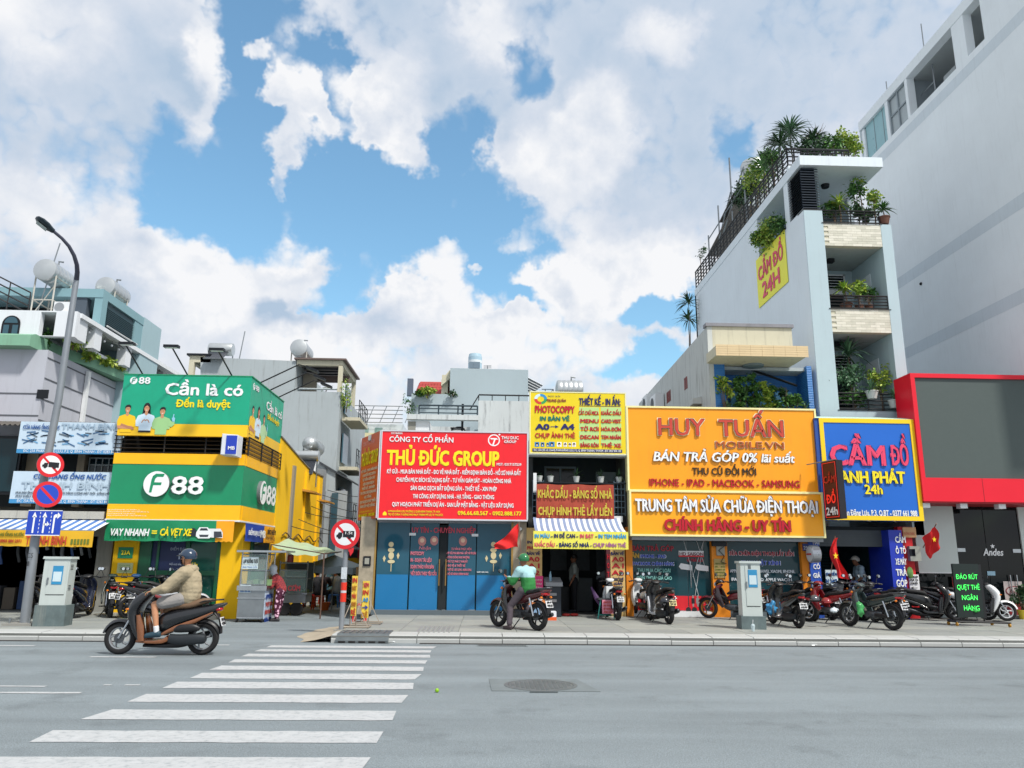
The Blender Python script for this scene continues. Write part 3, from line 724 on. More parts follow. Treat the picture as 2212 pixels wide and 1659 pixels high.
 put_text(t,'BẢO HIỂM',(XF+.19,Ym+.15,2.24),(0,1,0),(0,0,1),Yb-Ym-.3,.14,M('letter_black','#191a1c',rough=.5,var=0),out=(1,0,0),fat=.05)
 put_text(t,'0961 889 600',(XF+.19,Ym+.15,2.07),(0,1,0),(0,0,1),Yb-Ym-.3,.1,M('letter_black'),out=(1,0,0))
 x0,x1,z0,z1=rectY(501,940,519,985,20.5)
 t=thing('light_box_sign','small white and blue light box hung at the corner of the green boards','sign',(-6.9,20.5,z0))
 MB().pad([(-6.95,z0),(-6.53,z0-.03),(-6.53,z1-.03),(-6.95,z1)],20.25,20.7,.02).make('box',M('lightbox_white','#d7dce4',rough=.4),t)
 MB().box(-6.82,-6.54,20.235,20.25,z0+.02,z1-.05).make('face',M('mb_blue','#1f3fb4',rough=.35,var=.04),t)
 put_text(t,'MB',(-6.75,20.235,z0+.13),(1,0,0),(0,0,1),.17,.09,WLET,out=(0,-1,0),fat=.04)
 def arm(pts,hd,lab,dirx):
  q=thing('billboard_lamp',lab,'lamp',pts[0],group='floodlight arms on the green billboard')
  MB().tube(pts,.022,6).make('arm',BLKRAIL,q)
  e=Vector(pts[-1])
  MB().box(e.x-.19,e.x+.19,e.y-.11,e.y+.05,e.z-.05,e.z+.02).make('lamp_head',DARKMET,q)
  MB().box(e.x-.16,e.x+.16,e.y-.09,e.y+.03,e.z-.055,e.z-.05).make('lens',WPAINT,q)
 for k,(bx,ex,ey,lab)in enumerate(((311,276,742,'first slim floodlight arm from the left over the front of the green billboard'),(408,372,748,'second floodlight arm over the front of the green billboard, by its middle'),(504,470,755,'third floodlight arm over the front of the green billboard, by its corner'))):
  X,Z=PY(bx,806,20.9); X2,Z2=PY(ex,ey,19.7)
  arm([(X,20.9,6.42),(X-.12,19.9,Z2+.03),(X2,19.7,Z2)],0,lab,-1)
 for k,(Y,lab)in enumerate(((21.6,'floodlight arm over the alley side of the billboard, next to its corner'),(22.6,'middle floodlight arm over the alley side of the billboard'),(23.6,'floodlight arm over the alley side of the billboard, farthest down the alley'))):
  q=thing('billboard_lamp',lab,'lamp',(XF,Y,6.42),group='floodlight arms on the green billboard')
  MB().tube([(XF-.05,Y,6.42),(XF+1.05,Y,7.0),(XF+1.4,Y,6.92)],.02,6).make('arm',BLKRAIL,q)
  MB().prism([(XF+1.3,6.95),(XF+1.62,6.82),(XF+1.6,6.76),(XF+1.28,6.88)],'y',Y-.13,Y+.13).make('lamp_head',DARKMET,q)
f88_boards()
# ================================================================ left houses
def slats(parent,x0,x1,Y,z0,z1,n,mat,name='slat',d=.03,tilt=.02):
 h=(z1-z0)/n
 for i in range(n):MB().prism([(Y-d,z0+h*i+.01),(Y,z0+h*i+.012+tilt),(Y,z0+h*(i+1)-.004),(Y-d,z0+h*(i+1)-.012)],'x',x0,x1).make(name,mat,parent)
GR2=wallm('lilac_grey_plaster','#b7bac4',.12,.05)
WH2=wallm('pale_house_plaster','#dde1e6',.10,.05)
GREENC=M('green_cornice','#7fae93',rough=.7,var=.1,streak=.2)
def left_house():
 t=thing('house','pale grey house with green cornice, arched window and open terraces behind the street lamp','house',(-14,22.4,0))
 XU=-12.3; XLW=-13.0; Y0=22.4
 zc=PY(60,755,Y0)[1]
 MB().box(-22,XLW,Y0,30,4.8,zc).make('lower_wall',GR2,t)
 for k in range(4):
  z=5.4+k*.62
  MB().box(XLW,XLW+.015,Y0+.02,29.9,z,z+.035).make('siding_joint',M('joint_shadow','#5d6168',rough=.9,var=.1),t)
 MB().box(-22,XLW,Y0-.012,Y0-.001,zc-1.35,zc-1.31).box(-22,XLW,Y0-.012,Y0-.001,zc-2.0,zc-1.96).make('siding_joint',M('joint_shadow'),t)
 MB().box(XLW+.02,XLW+.12,24.6,24.75,4.5,zc-.1).make('drain_pipe',WPAINT,t)
 v=bY((72,897-12,97,909),Y0-.05,.05,'vent_grille',DARKMET,t)if False else MB().box(*[PY(73,905,Y0)[0],PY(97,905,Y0)[0]],Y0-.04,Y0,PY(85,861,Y0)[1]*1,PY(85,842,Y0)[1]).make('vent_grille',DARKMET,t)
 MB().prism([(Y0-.45,zc),(Y0-.45,zc+.32),(Y0-.2,zc+.42),(31,zc+.42),(31,zc)],'x',-22,-13.3).prism([(-13.4,Y0+.3),(-13.35,23.3),(-12.85,24.7),(-12.62,26.7),(-12.6,31),(-14,31),(-14,Y0+.3)],'z',zc+.05,zc+.40).make('cornice',GREENC,t)
 zb=zc+.42; zt0=8.72
 xo0,xo1=PY(84,710,Y0)[0],PY(117,710,Y0)[0]; zo0=PY(100,746,Y0)[1]; zo1=PY(100,674,Y0)[1]
 w=MB().box(-22,xo0,Y0,Y0+.2,zb,zt0).box(xo1,XU-.01,Y0,Y0+.2,zb,zt0).box(xo0,xo1,Y0,Y0+.2,zo1,zt0).box(xo0,xo1,Y0,Y0+.2,zb,max(zb+.02,zo0))
 w.make('upper_wall',WH2,t)
 Yc=[Y0,PX(216,720,XU)[0],PX(276,780,XU)[0]]
 ys=[(Y0+.2,Y0+.75),(Yc[1]-.2,Yc[1]+.25),(Yc[2]-.1,Yc[2]+.3)]
 c=MB()
 for a,b2 in ys:c.box(XU-.35,XU-.05,a,b2,zb,zt0-.14)
 c.box(XU-.3,XU+.03,Y0+.2,31,zt0-.14,zt0)
 c.make('terrace_frame',WH2,t)
 MB().box(-22,XU-2.4,Y0+.2,31,zb,zt0-.05).box(XU-2.4,XU-.3,29.5,29.7,zb,zt0-.1).make('inner_wall',WH2,t)
 MB().box(-22,XU-.3,Y0+.2,31,zt0-.05,zt0+.02).make('roof_slab',WH2,t)
 MB().box(XU-.5,XU-.35,Y0+.8,29.5,zb,zb+.1).make('terrace_kerb',WH2,t)
 for(a,b2)in((Y0+.75,Yc[1]-.2),(Yc[1]+.25,Yc[2]-.1)):
  MB().bar((XU-.1,a,zb+.75),(XU-.1,b2,zb+.75),.02).make('rail',BLKRAIL,t)
 q=thing('string_lights','string of small hanging bulbs under the terrace beam of the pale house','string lights',(XU-.1,24,zt0-.3))
 MB().tube([(XU-.12,Y0+.8+.5*i,zt0-.18-.05*(i%2))for i in range(12)],.008,4).make('cord',BLKRAIL,q)
 for i in range(11):
  MB().bar((XU-.12,Y0+1.0+.5*i,zt0-.2),(XU-.12,Y0+1.0+.5*i,zt0-.32),.008).make('drop',BLKRAIL,q)
  MB().sph((XU-.12,Y0+1.0+.5*i,zt0-.36),.04,8,6).make('bulb',WPAINT,q,smooth=60)
 ax0,ax1=PY(3,715,Y0)[0],PY(42,715,Y0)[0]; az0=PY(22,741,Y0)[1]; az1=PY(22,682,Y0)[1]
 r=(ax1-ax0)/2; cx=(ax0+ax1)/2; arch=[(ax0,az0),(ax1,az0)]+[(cx+r*math.cos(R(a)),az1-r+r*math.sin(R(a)))for a in range(0,181,15)]
 f=MB().prism(arch,'y',Y0-.03,Y0).make('arched_window',DARKMET,t)
 for s in(0,1):MB().box(ax0+.06+s*r,ax0+r-.04+s*r,Y0-.04,Y0-.031,az0+.08,az1-r-.03).make('pane',glass('teal_glass','#3c5a68',.1),f)
 MB().prism([(cx+(r-.07)*math.cos(R(a)),az1-r+.03+(r-.07)*math.sin(R(a)))for a in range(0,181,15)],'y',Y0-.04,Y0-.031).make('pane',glass('teal_glass'),f)
 MB().prism([(-22,zt0),(-15.6,zt0),(-16.0,zt0+1.0),(-22,zt0+2.4)],'y',Y0+1.0,Y0+1.15).make('roof_parapet',GREYW,t)
 rl=MB(); a=Vector((-17.5,Y0+.7,zt0+2.4)); b2=Vector((-14.2,Y0+.7,zt0+.8))
 for k in range(4):rl.bar(a-Vector((0,0,.22*k)),b2-Vector((0,0,.22*k)),.022)
 for k in range(6):p=a.lerp(b2,k/5); rl.bar(p,p-Vector((0,0,.9)),.022)
 rl.make('stair_railing',BLKRAIL,t)
 Yt=23.7; z1=9.9; Ye=26.4; Yf=28.2
 TEAL=wallm('teal_plaster','#7fa3ac',.1,.06); TE2=wallm('pale_teal_plaster','#9db7bf',.1,.05)
 u=thing('house','blue grey rear house with shuttered rooftop room beyond the terraces','house',(XU-3,Yt,0))
 MB().box(XU-5.2,XU,Yt,Ye+.3,z1-.28,z1).make('roof_slab',TEAL,u)
 MB().box(XU-.25,XU,Yt+.02,Yt+.35,zt0,z1-.28).box(XU-.3,XU-.02,Ye-.3,Ye+.3,zt0,z1-.28).make('column',TEAL,u)
 MB().box(XU-.9,XU-.5,Yt+.05,Yt+.3,zt0,z1-.28).make('dark_column',wallm('slate_paint','#4b5662',.1),u)
 MB().box(XU-5,XU-1.2,Yt+1.2,Yt+1.3,zt0,z1-.28).make('back_wall',DARKIN,u)
 sh=MB().box(XU-.1,XU-.06,Yt+.5,Ye-.35,zt0+.12,z1-.33).make('shutter',M('dark_teal_shutter','#1d3c45',rough=.6,var=.2),u)
 for k in range(9):
  zz=zt0+.2+k*(z1-.45-zt0-.2)/9; MB().box(XU-.06,XU-.035,Yt+.5,Ye-.35,zz,zz+.03).make('slat',M('dark_teal_shutter'),sh)
 MB().bar((XU,Yt+.5,zt0+.1),(XU,Ye,zt0+.1),.03).make('rail',WPAINT,u)
 MB().box(XU-5,XU,Ye+.3,Yf,3,9.93).make('rear_block',TE2,u)
 X,Z=PY(95,722,23.4); water_tank('white steel water tank on a tall stand above the arched window house',(-13.85,23.6,zt0),.36,1.15,'y',PY(101,586,23.2)[1]-zt0-.36,'rooftop water tanks')
 Yk=24.8; water_tank('white steel water tank at the roof edge of the blue grey rear house',(XU-.45,Yk+.4,z1),.33,1.2,'y',.1,'rooftop water tanks')
 a=thing('air_conditioner','white outdoor air conditioner on the roof beneath the tall water tank','air conditioner',(-12.9,22.8,zt0))
 MB().box(-13.15,-12.68,22.6,22.85,zt0+.02,zt0+.36).make('case',WPAINT,a)
 MB().lathe([(.14,0),(.14,.02),(.04,.03)],(-12.98,22.58,zt0+.19),ax='y',n=20).make('fan_grille',M('grille_grey','#8a8f94'),a)
 m=thing('antenna','thin rooftop pole rising beside the tall water tank','antenna',(-14.0,23.2,zt0)); MB().bar((-14.0,23.2,zt0),(-13.6,23.2,zt0+2.5),.018,n=6).make('mast',GALV,m)
left_house()
CORR=M('rusty_corrugated','#5f5a55',rough=.7,var=.3,streak=.5)
def corr_roof(name,parent,x0,x1,y0,z0,y1,z1,mat,pitch=.14,amp=.025):
 n=max(2,int((x1-x0)/pitch*4)); vs=[]
 for j,(y,z)in enumerate(((y0,z0),(y1,z1))):
  for i in range(n+1):
   X=x0+(x1-x0)*i/n; vs.append((X,y,z+amp*math.sin(2*math.pi*(X-x0)/pitch)))
 return MB().add(vs,[(i,i+1,n+2+i,n+1+i)for i in range(n)]).make(name,mat,parent,smooth=80)
STRB=M('awning_blue','#4f78b8',rough=.7,var=.1); STRW=M('awning_white','#dcdfe2',rough=.7,var=.08)
def striped_awning(parent,x0,x1,ytop,ztop,ybot,zbot,n,mats,sag=.0,name='stripe'):
 w=(x1-x0)/n
 for i in range(n):
  a=x0+w*i; vs=[]; m=5
  for j in range(m+1):
   t=j/m; y=ytop+(ybot-ytop)*t; z=ztop+(zbot-ztop)*t-sag*math.sin(t*math.pi)
   vs+=[(a,y,z),(a+w,y,z)]
  MB().add(vs,[(2*j,2*j+1,2*j+3,2*j+2)for j in range(m)]).make(name,mats[i%len(mats)],parent,smooth=80)
LBLU=M('lettering_blue','#23589e',rough=.5,var=0)
def pipe_shop():
 t=thing('shop_building','old water pipe shop with tin roof, blue striped awning and dark open front','building',(-12.6,21.4,0))
 Yf=21.4; xl,xr=-15.6,-10.0
 MB().box(-22,-10.02,22.6,29,0,4.9).make('wall',wallm('old_wall','#7d7d78',.4),t)
 MB().box(-22,-14.6,21.6,22.55,2.7,4.95).make('left_wall',wallm('light_wall','#aeb0b0',.3),t)
 x0,x1,z0,z1=rectY(-20,948,39,1062,21.55); MB().box(x0-.06,x1+.06,21.5,21.59,z0-.08,z1+.08).make('window_frame',DARKMET,t); MB().box(x0,x1,21.47,21.5,z0,z1).make('pane',glass('dark_teal_glass','#0d2b33',.15),t)
 corr_roof('tin_roof',t,-14.2,-10.05,21.0,5.02,22.7,5.4,CORR)
 corr_roof('red_tin_roof',t,-17.5,-14.3,21.1,4.98,22.7,5.3,M('red_tin','#9a4038',var=.3,streak=.3))
 MB().box(-14.6,-10.1,22.3,22.35,2.9,4.9).make('balcony_back',DARKIN,t)
 for(a,b2)in((-14.2,-13.9),(-12.9,-12.6),(-11.5,-11.3)):MB().box(a,b2,22.0,22.3,2.9,4.9).make('post',wallm('post_tan','#8f8371',.3),t)
 pane_window(t,-11.25,-10.5,3.5,4.3,22.2,GREYW,4,4,fw=.025)
 MB().box(-14.7,-10.05,20.9,22.6,2.52,2.72).make('ledge',wallm('stained_ledge','#b5b3a9',.5),t)
 MB().box(-14.15,-13.85,21.3,21.9,PZ,2.5).make('pillar',wallm('tiled_white','#b9bcba',.2),t)
 MB().box(-13.85,-10.2,21.9,22.0,2.1,2.5).box(-10.4,-10.0,21.5,21.9,PZ,2.5).make('lintel',wallm('lintel','#8a8a84',.3),t)
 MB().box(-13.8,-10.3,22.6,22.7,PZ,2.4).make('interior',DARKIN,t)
 MB().box(-16.5,-14.2,21.5,21.55,PZ,2.3).make('roller_door',M('roller_orange','#b98a3e',rough=.6,var=.15,wave=('Z',3.5),bump=.8),t)
 for k in range(14):
  rr=random.Random(k); x=-13.6+.24*k; z=1.5+rr.random()*.6
  MB().tube([(x,22.2,2.1),(x+.03,22.15,z),(x+.08,22.2,z-.25)],.03+.02*rr.random(),6).make('hanging_goods',M('goods_%d'%(k%4),('#6a6f78','#2b4f8a','#8a8d90','#3a3f45')[k%4],rough=.4,var=.1),t)
 for k in range(8):
  rr=random.Random(k+40); x=-13.5+.4*k; MB().box(x,x+.3,22.2,22.5,PZ,PZ+.3+.7*rr.random()).make('stacked_goods',M('stock_%d'%(k%3),('#454a52','#5a5248','#24406a')[k%3],rough=.7,var=.2),t)
 a=thing('awning','blue and white striped awning with a yellow printed valance over the pipe shop','awning',(-12.6,20.6,2.4))
 x0,x1,z0,z1=rectY(-150,1145,202,1181,20.0)
 striped_awning(a,x0,x1,21.1,2.55,20.0,z1,34,(STRB,STRW));
 n=40; vs=[(x0+(x1-x0)*i/n,19.98,z1 if j else z0+.02*abs(math.sin(i*.8)))for j in(0,1)for i in range(n+1)]
 MB().add(vs,[(i,i+1,n+2+i,n+1+i)for i in range(n)]).make('valance',M('valance_yellow','#e5b325',rough=.6,var=.1),a)
 textY(a,'THANH BÌNH',55,142,1177,19,19.97,M('lettering_red','#c8402c',rough=.5,var=0),fat=.04)
 textY(a,'CỬA HÀNG ỐNG NƯỚC',-30,52,1158,7,19.97,M('lettering_olive','#6d7a2a',var=0),fat=.03); textY(a,'0903 804 2971',0,46,1172,7,19.97,M('lettering_red'),fat=.03)
 MB().bar((x0,20.0,z1),(x1,20.0,z1),.02).make('front_bar',GALV,a)
 for k in range(6):
  X,Z=PY(152+k*7,1176,19.97); MB().box(X,X+.05,19.965,19.975,Z,Z+.13).make('printed_pipe',M('lettering_olive'),a)
 def sg(r,Y,lab):
  x0,x1,z0,z1=rectY(*r,Y); s=thing('shop_sign',lab,'sign',((x0+x1)/2,Y,z0))
  h=z1-z0
  MB().box(x0,x1,Y,Y+.08,z0+h*.125,z1).make('panel',M('sign_pale_blue','#c3d6e6',rough=.45,var=.05,streak=.12),s)
  MB().box(x0,x1,Y-.003,Y+.08,z0,z0+h*.12).make('address_strip',M('sign_strip_blue','#3f8fc4',rough=.45,var=.05),s)
  return s
 s=sg((40,912,262,980),21.0,'upper pale blue sign of the pipe shop with rows of printed fittings')
 textY(s,'CỬA HÀNG ỐNG NƯỚC',50,129,927,8,20.99,LBLU,fat=.03); textY(s,'THANH BÌNH',133,258,927,11,20.99,M('lettering_faded','#9db4c8',var=0),fat=.05)
 textY(s,'ĐC: 23A PHAN ĐĂNG LƯU, P.3, Q. BÌNH THẠNH - ĐT: 0283 843 9',50,255,978,6,20.985,WLET)
 rr=random.Random(5)
 for k in range(5):
  for j in range(2):
   cx=68+k*38; cy=937+j*19
   for q in range(4):
    X,Z=PY(cx+rr.uniform(-9,9),cy+rr.uniform(-5,5),20.99); a2=rr.uniform(-.5,.5); l=rr.uniform(.06,.16)
    MB().prism([(X-l,Z-l*a2),(X+l,Z+l*a2),(X+l,Z+l*a2+.035),(X-l,Z-l*a2+.03)],'y',20.988,20.994).make('printed_fitting',M('fit_%d'%(q%3),('#3f6791','#56616b','#6fa6cf')[q%3],var=0),s)
 s=sg((24,1019,245,1088),20.95,'lower white and blue sign of the pipe shop just above its awning')
 textY(s,'CỬA HÀNG ỐNG NƯỚC',72,228,1035,10,20.94,LBLU,fat=.05,slant=.12); textY(s,'THANH BÌNH',46,236,1056,14,20.94,M('lettering_pale','#a9bccb',var=0),fat=.05)
 textY(s,'MUA BÁN ỐNG DÙNG NƯỚC - BƠM NƯỚC NĂNG LƯỢNG MẶT TRỜI - ĐỒNG HỒ',34,236,1067,4,20.94,M('lettering_grey','#5c6a78',var=0),fat=.03); textY(s,'PHỤ KIỆN NƯỚC - MÁY BƠM',34,130,1074,4,20.94,M('lettering_grey'),fat=.03)
 textY(s,'ĐC: 23A PHAN ĐĂNG LƯU, P.3, Q. BÌNH THẠNH - ĐT: 0283 843 9',36,240,1086,6,20.935,WLET)
pipe_shop()
# ================================================================ grey building behind the corner shop, alley
def grey_mid():
 Y=32.0
 def q(px,py):return PY(px,py,Y)
 t=thing('house','long grey plastered house with an open roof terrace behind the green billboard','house',(-9,Y,0))
 pts=[q(433,1100),q(433,771),q(640,780),q(640,845),q(736,845),q(736,1250)]
 MB().prism([pts[0],pts[1],pts[2],(pts[2][0],pts[3][1]),(pts[4][0],pts[3][1]),(pts[4][0],0),(pts[0][0],0)],'y',Y,Y+7).make('wall',GREYW,t)
 xa,za=q(641,787); xb,zb=q(741,779); x4=xb
 MB().box(xa,x4,Y,Y+.25,za-.02,zb).box(x4-.2,x4,Y+.25,Y+3.5,za-.02,zb).make('terrace_beam',CREAM,t)
 MB().box(xa-.1,x4+.15,Y-.12,Y+3.6,zb,zb+.07).make('terrace_roof',M('brown_sheet','#6a5a55',var=.2),t)
 zl=pts[3][1]
 MB().box(x4-.17,x4,Y,Y+.2,zl,za).box(x4-.17,x4,Y+3.3,Y+3.5,zl,za).make('column',CREAM,t)
 MB().box(xa,x4,Y+1.8,Y+1.9,za-.35,za-.05).make('inner_beam',M('brown_sheet'),t)
 MB().box(xa+.02,xa+.6,Y+1.2,Y+1.4,zl,za-.1).make('inner_pier',wallm('tan_pier','#8c8578',.2),t)
 MB().bar((xa,Y+.05,zl+.12),(x4,Y+.05,zl+.12),.04).make('rail',GREYW,t)
 for k in range(5):MB().box(xa+.2,x4-.2,Y+.5+k*.5,Y+.54+k*.5,za-.08,za-.02).make('rafter',DARKMET,t)
 a=q(385,1000)[0]; b2=q(433,1000)[0]; z0=q(400,812)[1]; z1=q(400,768)[1]
 MB().box(a,b2,Y,Y+.2,z1-.28,z1).box(a,a+.22,Y,Y+.2,z0-2,z1-.28).box(a,b2,Y,Y+.2,z0-3,z0).box(a,a+.2,Y+.2,Y+3,z1-.28,z1).make('pavilion_frame',CREAM,t)
 MB().box(a-.1,b2,Y-.1,Y+3,z1,z1+.08).make('pavilion_roof',DARKMET,t)
 MB().box(a+.3,b2,Y+2.2,Y+2.3,z0,z0+.9).make('blue_screen',M('blue_sheet','#3c76a8',var=.2),t)
 MB().bar((b2-.4,Y+.8,z0),(b2-.4,Y+.8,z1-.3),.03).make('post',GALV,t)
 xs=PY(736,900,Y)[0]
 for k,zz in enumerate((2.9,5.2,7.3)):
  MB().box(xs,xs+.75,Y+.3,Y+2.6,zz,zz+.14).make('balcony_slab',CREAM,t)
  railing(t,(xs+.7,Y+.3,zz+.14),(xs+.7,Y+2.6,zz+.14),.75,2,.015,5)
  pane_window(t,xs+.02,xs+.3,zz+.4,zz+1.5,Y+.35,WPAINT,1,2)if False else MB().box(xs+.001,xs+.06,Y+.6,Y+1.8,zz+.35,zz+1.6).make('side_window',glass('teal_glass'),t)
 x0,x1,z0,z1=rectY(453,748,504,762,Y+.6)
 s=thing('solar_water_heater','solar water heater with a row of vacuum tubes on the long grey house roof','solar heater',((x0+x1)/2,Y+.6,q(470,773)[1]))
 MB().lathe([(.02,0),(.26,.0),(.28,.03),(.28,x1-x0-.03),(.26,x1-x0),(.02,x1-x0)],(x0,Y+.6,(z0+z1)/2),ax='x',n=18).make('tank_body',M('tank_steel'),s,smooth=40)
 for i in range(16):MB().bar((x0+.15+(x1-x0-.3)*i/15,Y+.45,z0),(x0+.15+(x1-x0-.3)*i/15,Y-.3,z0-.5),.03,n=5).make('vacuum_tube',M('vacuum_tube','#30343c',rough=.2),s)
 MB().bar((x0+.1,Y+.9,z0),(x0+.1,Y+.9,z0-.7),.025).bar((x1-.1,Y+.9,z0),(x1-.1,Y+.9,z0-.7),.025).bar((x0+.1,Y-.3,z0-.5),(x1-.1,Y-.3,z0-.5),.03).make('frame',GALV,s)
 X,Z=q(633,780); water_tank('round ended steel water tank on a frame above the grey terrace house',(X,Y+1.4,Z+.02),.38,1.3,'y',.42,'rooftop water tanks')
 sl=tag(MB().prism([(Y+.8,Z-.05),(Y+2.4,Z+.5),(Y+2.4,Z+.43),(Y+.8,Z-.12)],'x',q(512,770)[0],q(600,770)[0]).make('skylight',M('sheet_white','#b6bbb8',rough=.4)),'low sloped white skylight sheet between the solar heater and the roof tank','skylight')
 for k in range(5):xx=q(514,770)[0]+k*.9; MB().bar((xx,Y+.79,Z-.02),(xx,Y+2.4,Z+.54),.03).make('rib',DARKMET,sl)
 m=thing('antenna','long thin antenna pole at the end of the solar heater','antenna',(*q(504,760)[:1],Y+.8,Z)); a1=q(504,756); a2=q(517,704); MB().bar((a1[0],Y+.8,a1[1]-.4),(a2[0],Y+.8,a2[1]),.022,n=6).make('mast',GALV,m)
 p1=q(681,1010); tag(MB().bar((p1[0],Y-.12,4.5),(p1[0],Y-.12,q(681,951)[1]),.05,n=8).make('vent_pipe',WPAINT),'white vent pipe on the blank grey wall left of the round tank','pipe')
 Yb=29.0
 X,Z=PY(665,968,Yb)
 t2=thing('house','low rooftop room behind the yellow alley wall','house',(X,Yb,0));
 x0,x1,z0,z1=rectY(640,1012,708,1300,Yb-.3)
 MB().box(x0-1.5,XF-.25,Yb+.3,Yb+2.8,0,PY(670,1018,Yb)[1]).make('wall',WH2,t2)
 tk=thing('water_tank','round white water tank end above the yellow alley wall','water tank',(X,Yb,Z),group='rooftop water tanks')
 r=(PY(683,955,Yb)[0]-PY(648,955,Yb)[0])/2; zc=PY(665,957,Yb)[1]
 MB().lathe([(.02,-.45),(r*.55,-.42),(r*.9,-.3),(r,-.1),(r,1.1),(r*.8,1.25)],(X,Yb+.5,zc),ax='y',n=24).make('tank_body',M('tank_steel'),tk,smooth=50)
 for s in(-1,1):MB().bar((X+s*r*.9,Yb+.5,zc-r*.4),(X+s*r*.9,Yb+.5,zc-1.6),.03).make('leg',GALV,tk)
 sh=thing('solar_water_heater','solar water heater with dark tubes under the round white tank','solar heater',(X,Yb-.2,zc-1.4),group=None)
 zz=PY(665,985,Yb-.2)[1]; xx0,xx1=PY(642,985,Yb)[0],PY(692,985,Yb)[0]
 MB().lathe([(.02,0),(.2,0),(.2,xx1-xx0),(.02,xx1-xx0)],(xx0,Yb-.2,zz),ax='x',n=16).make('tank_body',M('tank_steel'),sh,smooth=40)
 for i in range(13):MB().bar((xx0+.2+(xx1-xx0-.3)*i/12,Yb-.25,zz-.15),(xx0+.2+(xx1-xx0-.3)*i/12,Yb-.8,zz-.75),.028,n=5).make('vacuum_tube',M('vacuum_tube'),sh)
grey_mid()
def alley():
 XA=XF-.1
 t=thing('house','dark alley house with tin awnings and barred windows after the yellow wall','house',(XA,34,0))
 MB().box(XA-3,XA,31.95,40,0,5.2).make('wall',wallm('alley_grey','#83878a',.4),t)
 MB().prism([(XA-.3,5.5),(XA+1.3,4.6),(XA+1.3,4.55),(XA-.3,5.4)],'y',31.9,36).make('awning_sheet',M('awning_dark','#3b4046',rough=.6,var=.2),t)
 MB().prism([(XA-.1,2.5),(XA+1.2,2.0),(XA+1.2,1.96),(XA-.1,2.42)],'y',32,35).make('awning_sheet',M('awning_dark'),t)
 for k in range(3):
  MB().box(XA,XA+.06,32.6+k*1.9,33.9+k*1.9,2.7,4.4).make('barred_window',glass('teal_glass'),t)
  for j in range(5):MB().bar((XA+.1,32.7+k*1.9+j*.27,2.7),(XA+.1,32.7+k*1.9+j*.27,4.4),.02).make('bar',WPAINT,t)
 MB().box(XA+.02,XA+.9,31.98,32.1,0,4.3).make('pier',wallm('pale_pier','#a3abb0',.3),t)
 MB().box(XA+.3,XA+.55,31.9,31.97,.2,4.2).make('window_strip',glass('teal_glass'),t)
 Y=44.0
 def q(px,py):return PY(px,py,Y)
 xl=q(700,1000)[0]; xr=q(860,1000)[0]
 t=thing('house','white tiled roof house closing the far end of the alley','house',((xl+xr)/2,Y,0))
 MB().box(xl,xr,Y,Y+6,0,q(750,990)[1]).make('wall',wallm('far_white','#c3ccd2',.1),t)
 for(ya,yb2,nm)in((988,982,'tile_roof'),(1047,1037,'tile_roof')):
  z0=q(750,ya)[1]; z1=q(750,yb2)[1]+.1
  o=MB().prism([(Y-.9,z0),(Y-.9,z0+.06),(Y+.1,z1+.1),(Y+.1,z0)],'x',xl,xr).make(nm,M('clay_tile','#8d5a50',rough=.8,var=.3,scale=8),t)
  for k in range(16):MB().bar((xl+.25+.27*k,Y-.92,z0+.09),(xl+.25+.27*k,Y+.08,z1+.13),.04,n=5).make('tile_rib',M('clay_tile'),o)
 for px in(720,731,742,753,764):pane_window(t,q(px,1000)[0],q(px+8,1000)[0],q(px,1014)[1],q(px,994)[1],Y,WPAINT,1,2,fw=.04,gm=glass('pale_green_glass','#7c9a98',.2))
 MB().box(xl,xr,Y-1.0,Y-.9,q(750,1063)[1],q(750,1055)[1]).make('awning_sheet',M('sheet_white'),t)
 MB().box(xl,xr,Y-.35,Y-.3,0,q(750,1068)[1]).make('dark_opening',M('shade_blue','#1c2b36',rough=.8,var=.2),t)
 Y2=55
 xl,xr=PY(712,950,Y2)[0],PY(870,950,Y2)[0]
 t=thing('house','tall white house with cream balconies far behind the alley end','house',((xl+xr)/2,Y2,0))
 zt=PY(780,915,Y2)[1]
 MB().box(xl,xr,Y2,Y2+8,0,zt).make('wall',wallm('far_white'),t)
 MB().box(xl+.3,xr,Y2-1.2,Y2,PY(760,958,Y2)[1],PY(760,940,Y2)[1]).make('balcony',wallm('far_cream','#cfc79f',.1),t)
 for px in(727,750,780,810):MB().box(PY(px,930,Y2)[0],PY(px+16,930,Y2)[0],Y2-.05,Y2-.01,PY(px,936,Y2)[1],PY(px,924,Y2)[1]).make('window',glass('pale_green_glass'),t)
 for k in range(5):MB().bar((xl,Y2-.6,zt+.3*k),(xr,Y2-.6,zt+.3*k),.03).make('roof_rail',GALV,t)
 for k in range(9):MB().bar((xl+k*.9,Y2-.6,zt),(xl+k*.9+.45,Y2-.6,zt+1.2),.025).make('truss',GALV,t)
 t=thing('house','plain house side wall behind the red sign shop along the alley','house',(-2.5,30,0))
 MB().box(-3.3,1.0,28.1,42,0,4.6).make('wall',wallm('alley_right','#9a9f9f',.3),t)
 Y=36
 a=thing('shopfront','dark shopfront with a yellow fascia deep in the alley','shopfront',(-4.2,Y,0))
 x0,x1,z0,z1=rectY(715,1205,790,1217,Y)
 MB().box(x0,x1,Y,Y+.1,z0,z1).make('fascia',ORG,a); MB().box(x0,x1,Y+.1,Y+.2,0,z0).make('opening',DARKIN,a)
 MB().box(x0,x0+.35,Y-.1,Y,z1,z1+.9).box(x0+1.2,x0+1.5,Y-.1,Y,z1,z1+.8).make('red_panel',M('stall_red','#c8202a',var=.1),a); MB().box(x0,x1,Y,Y+.1,z1,z1+1.1).make('upper_front',M('shade_grey','#3c4247',var=.3),a)
 cb=M('cable_black','#16171a',rough=.6,var=0)
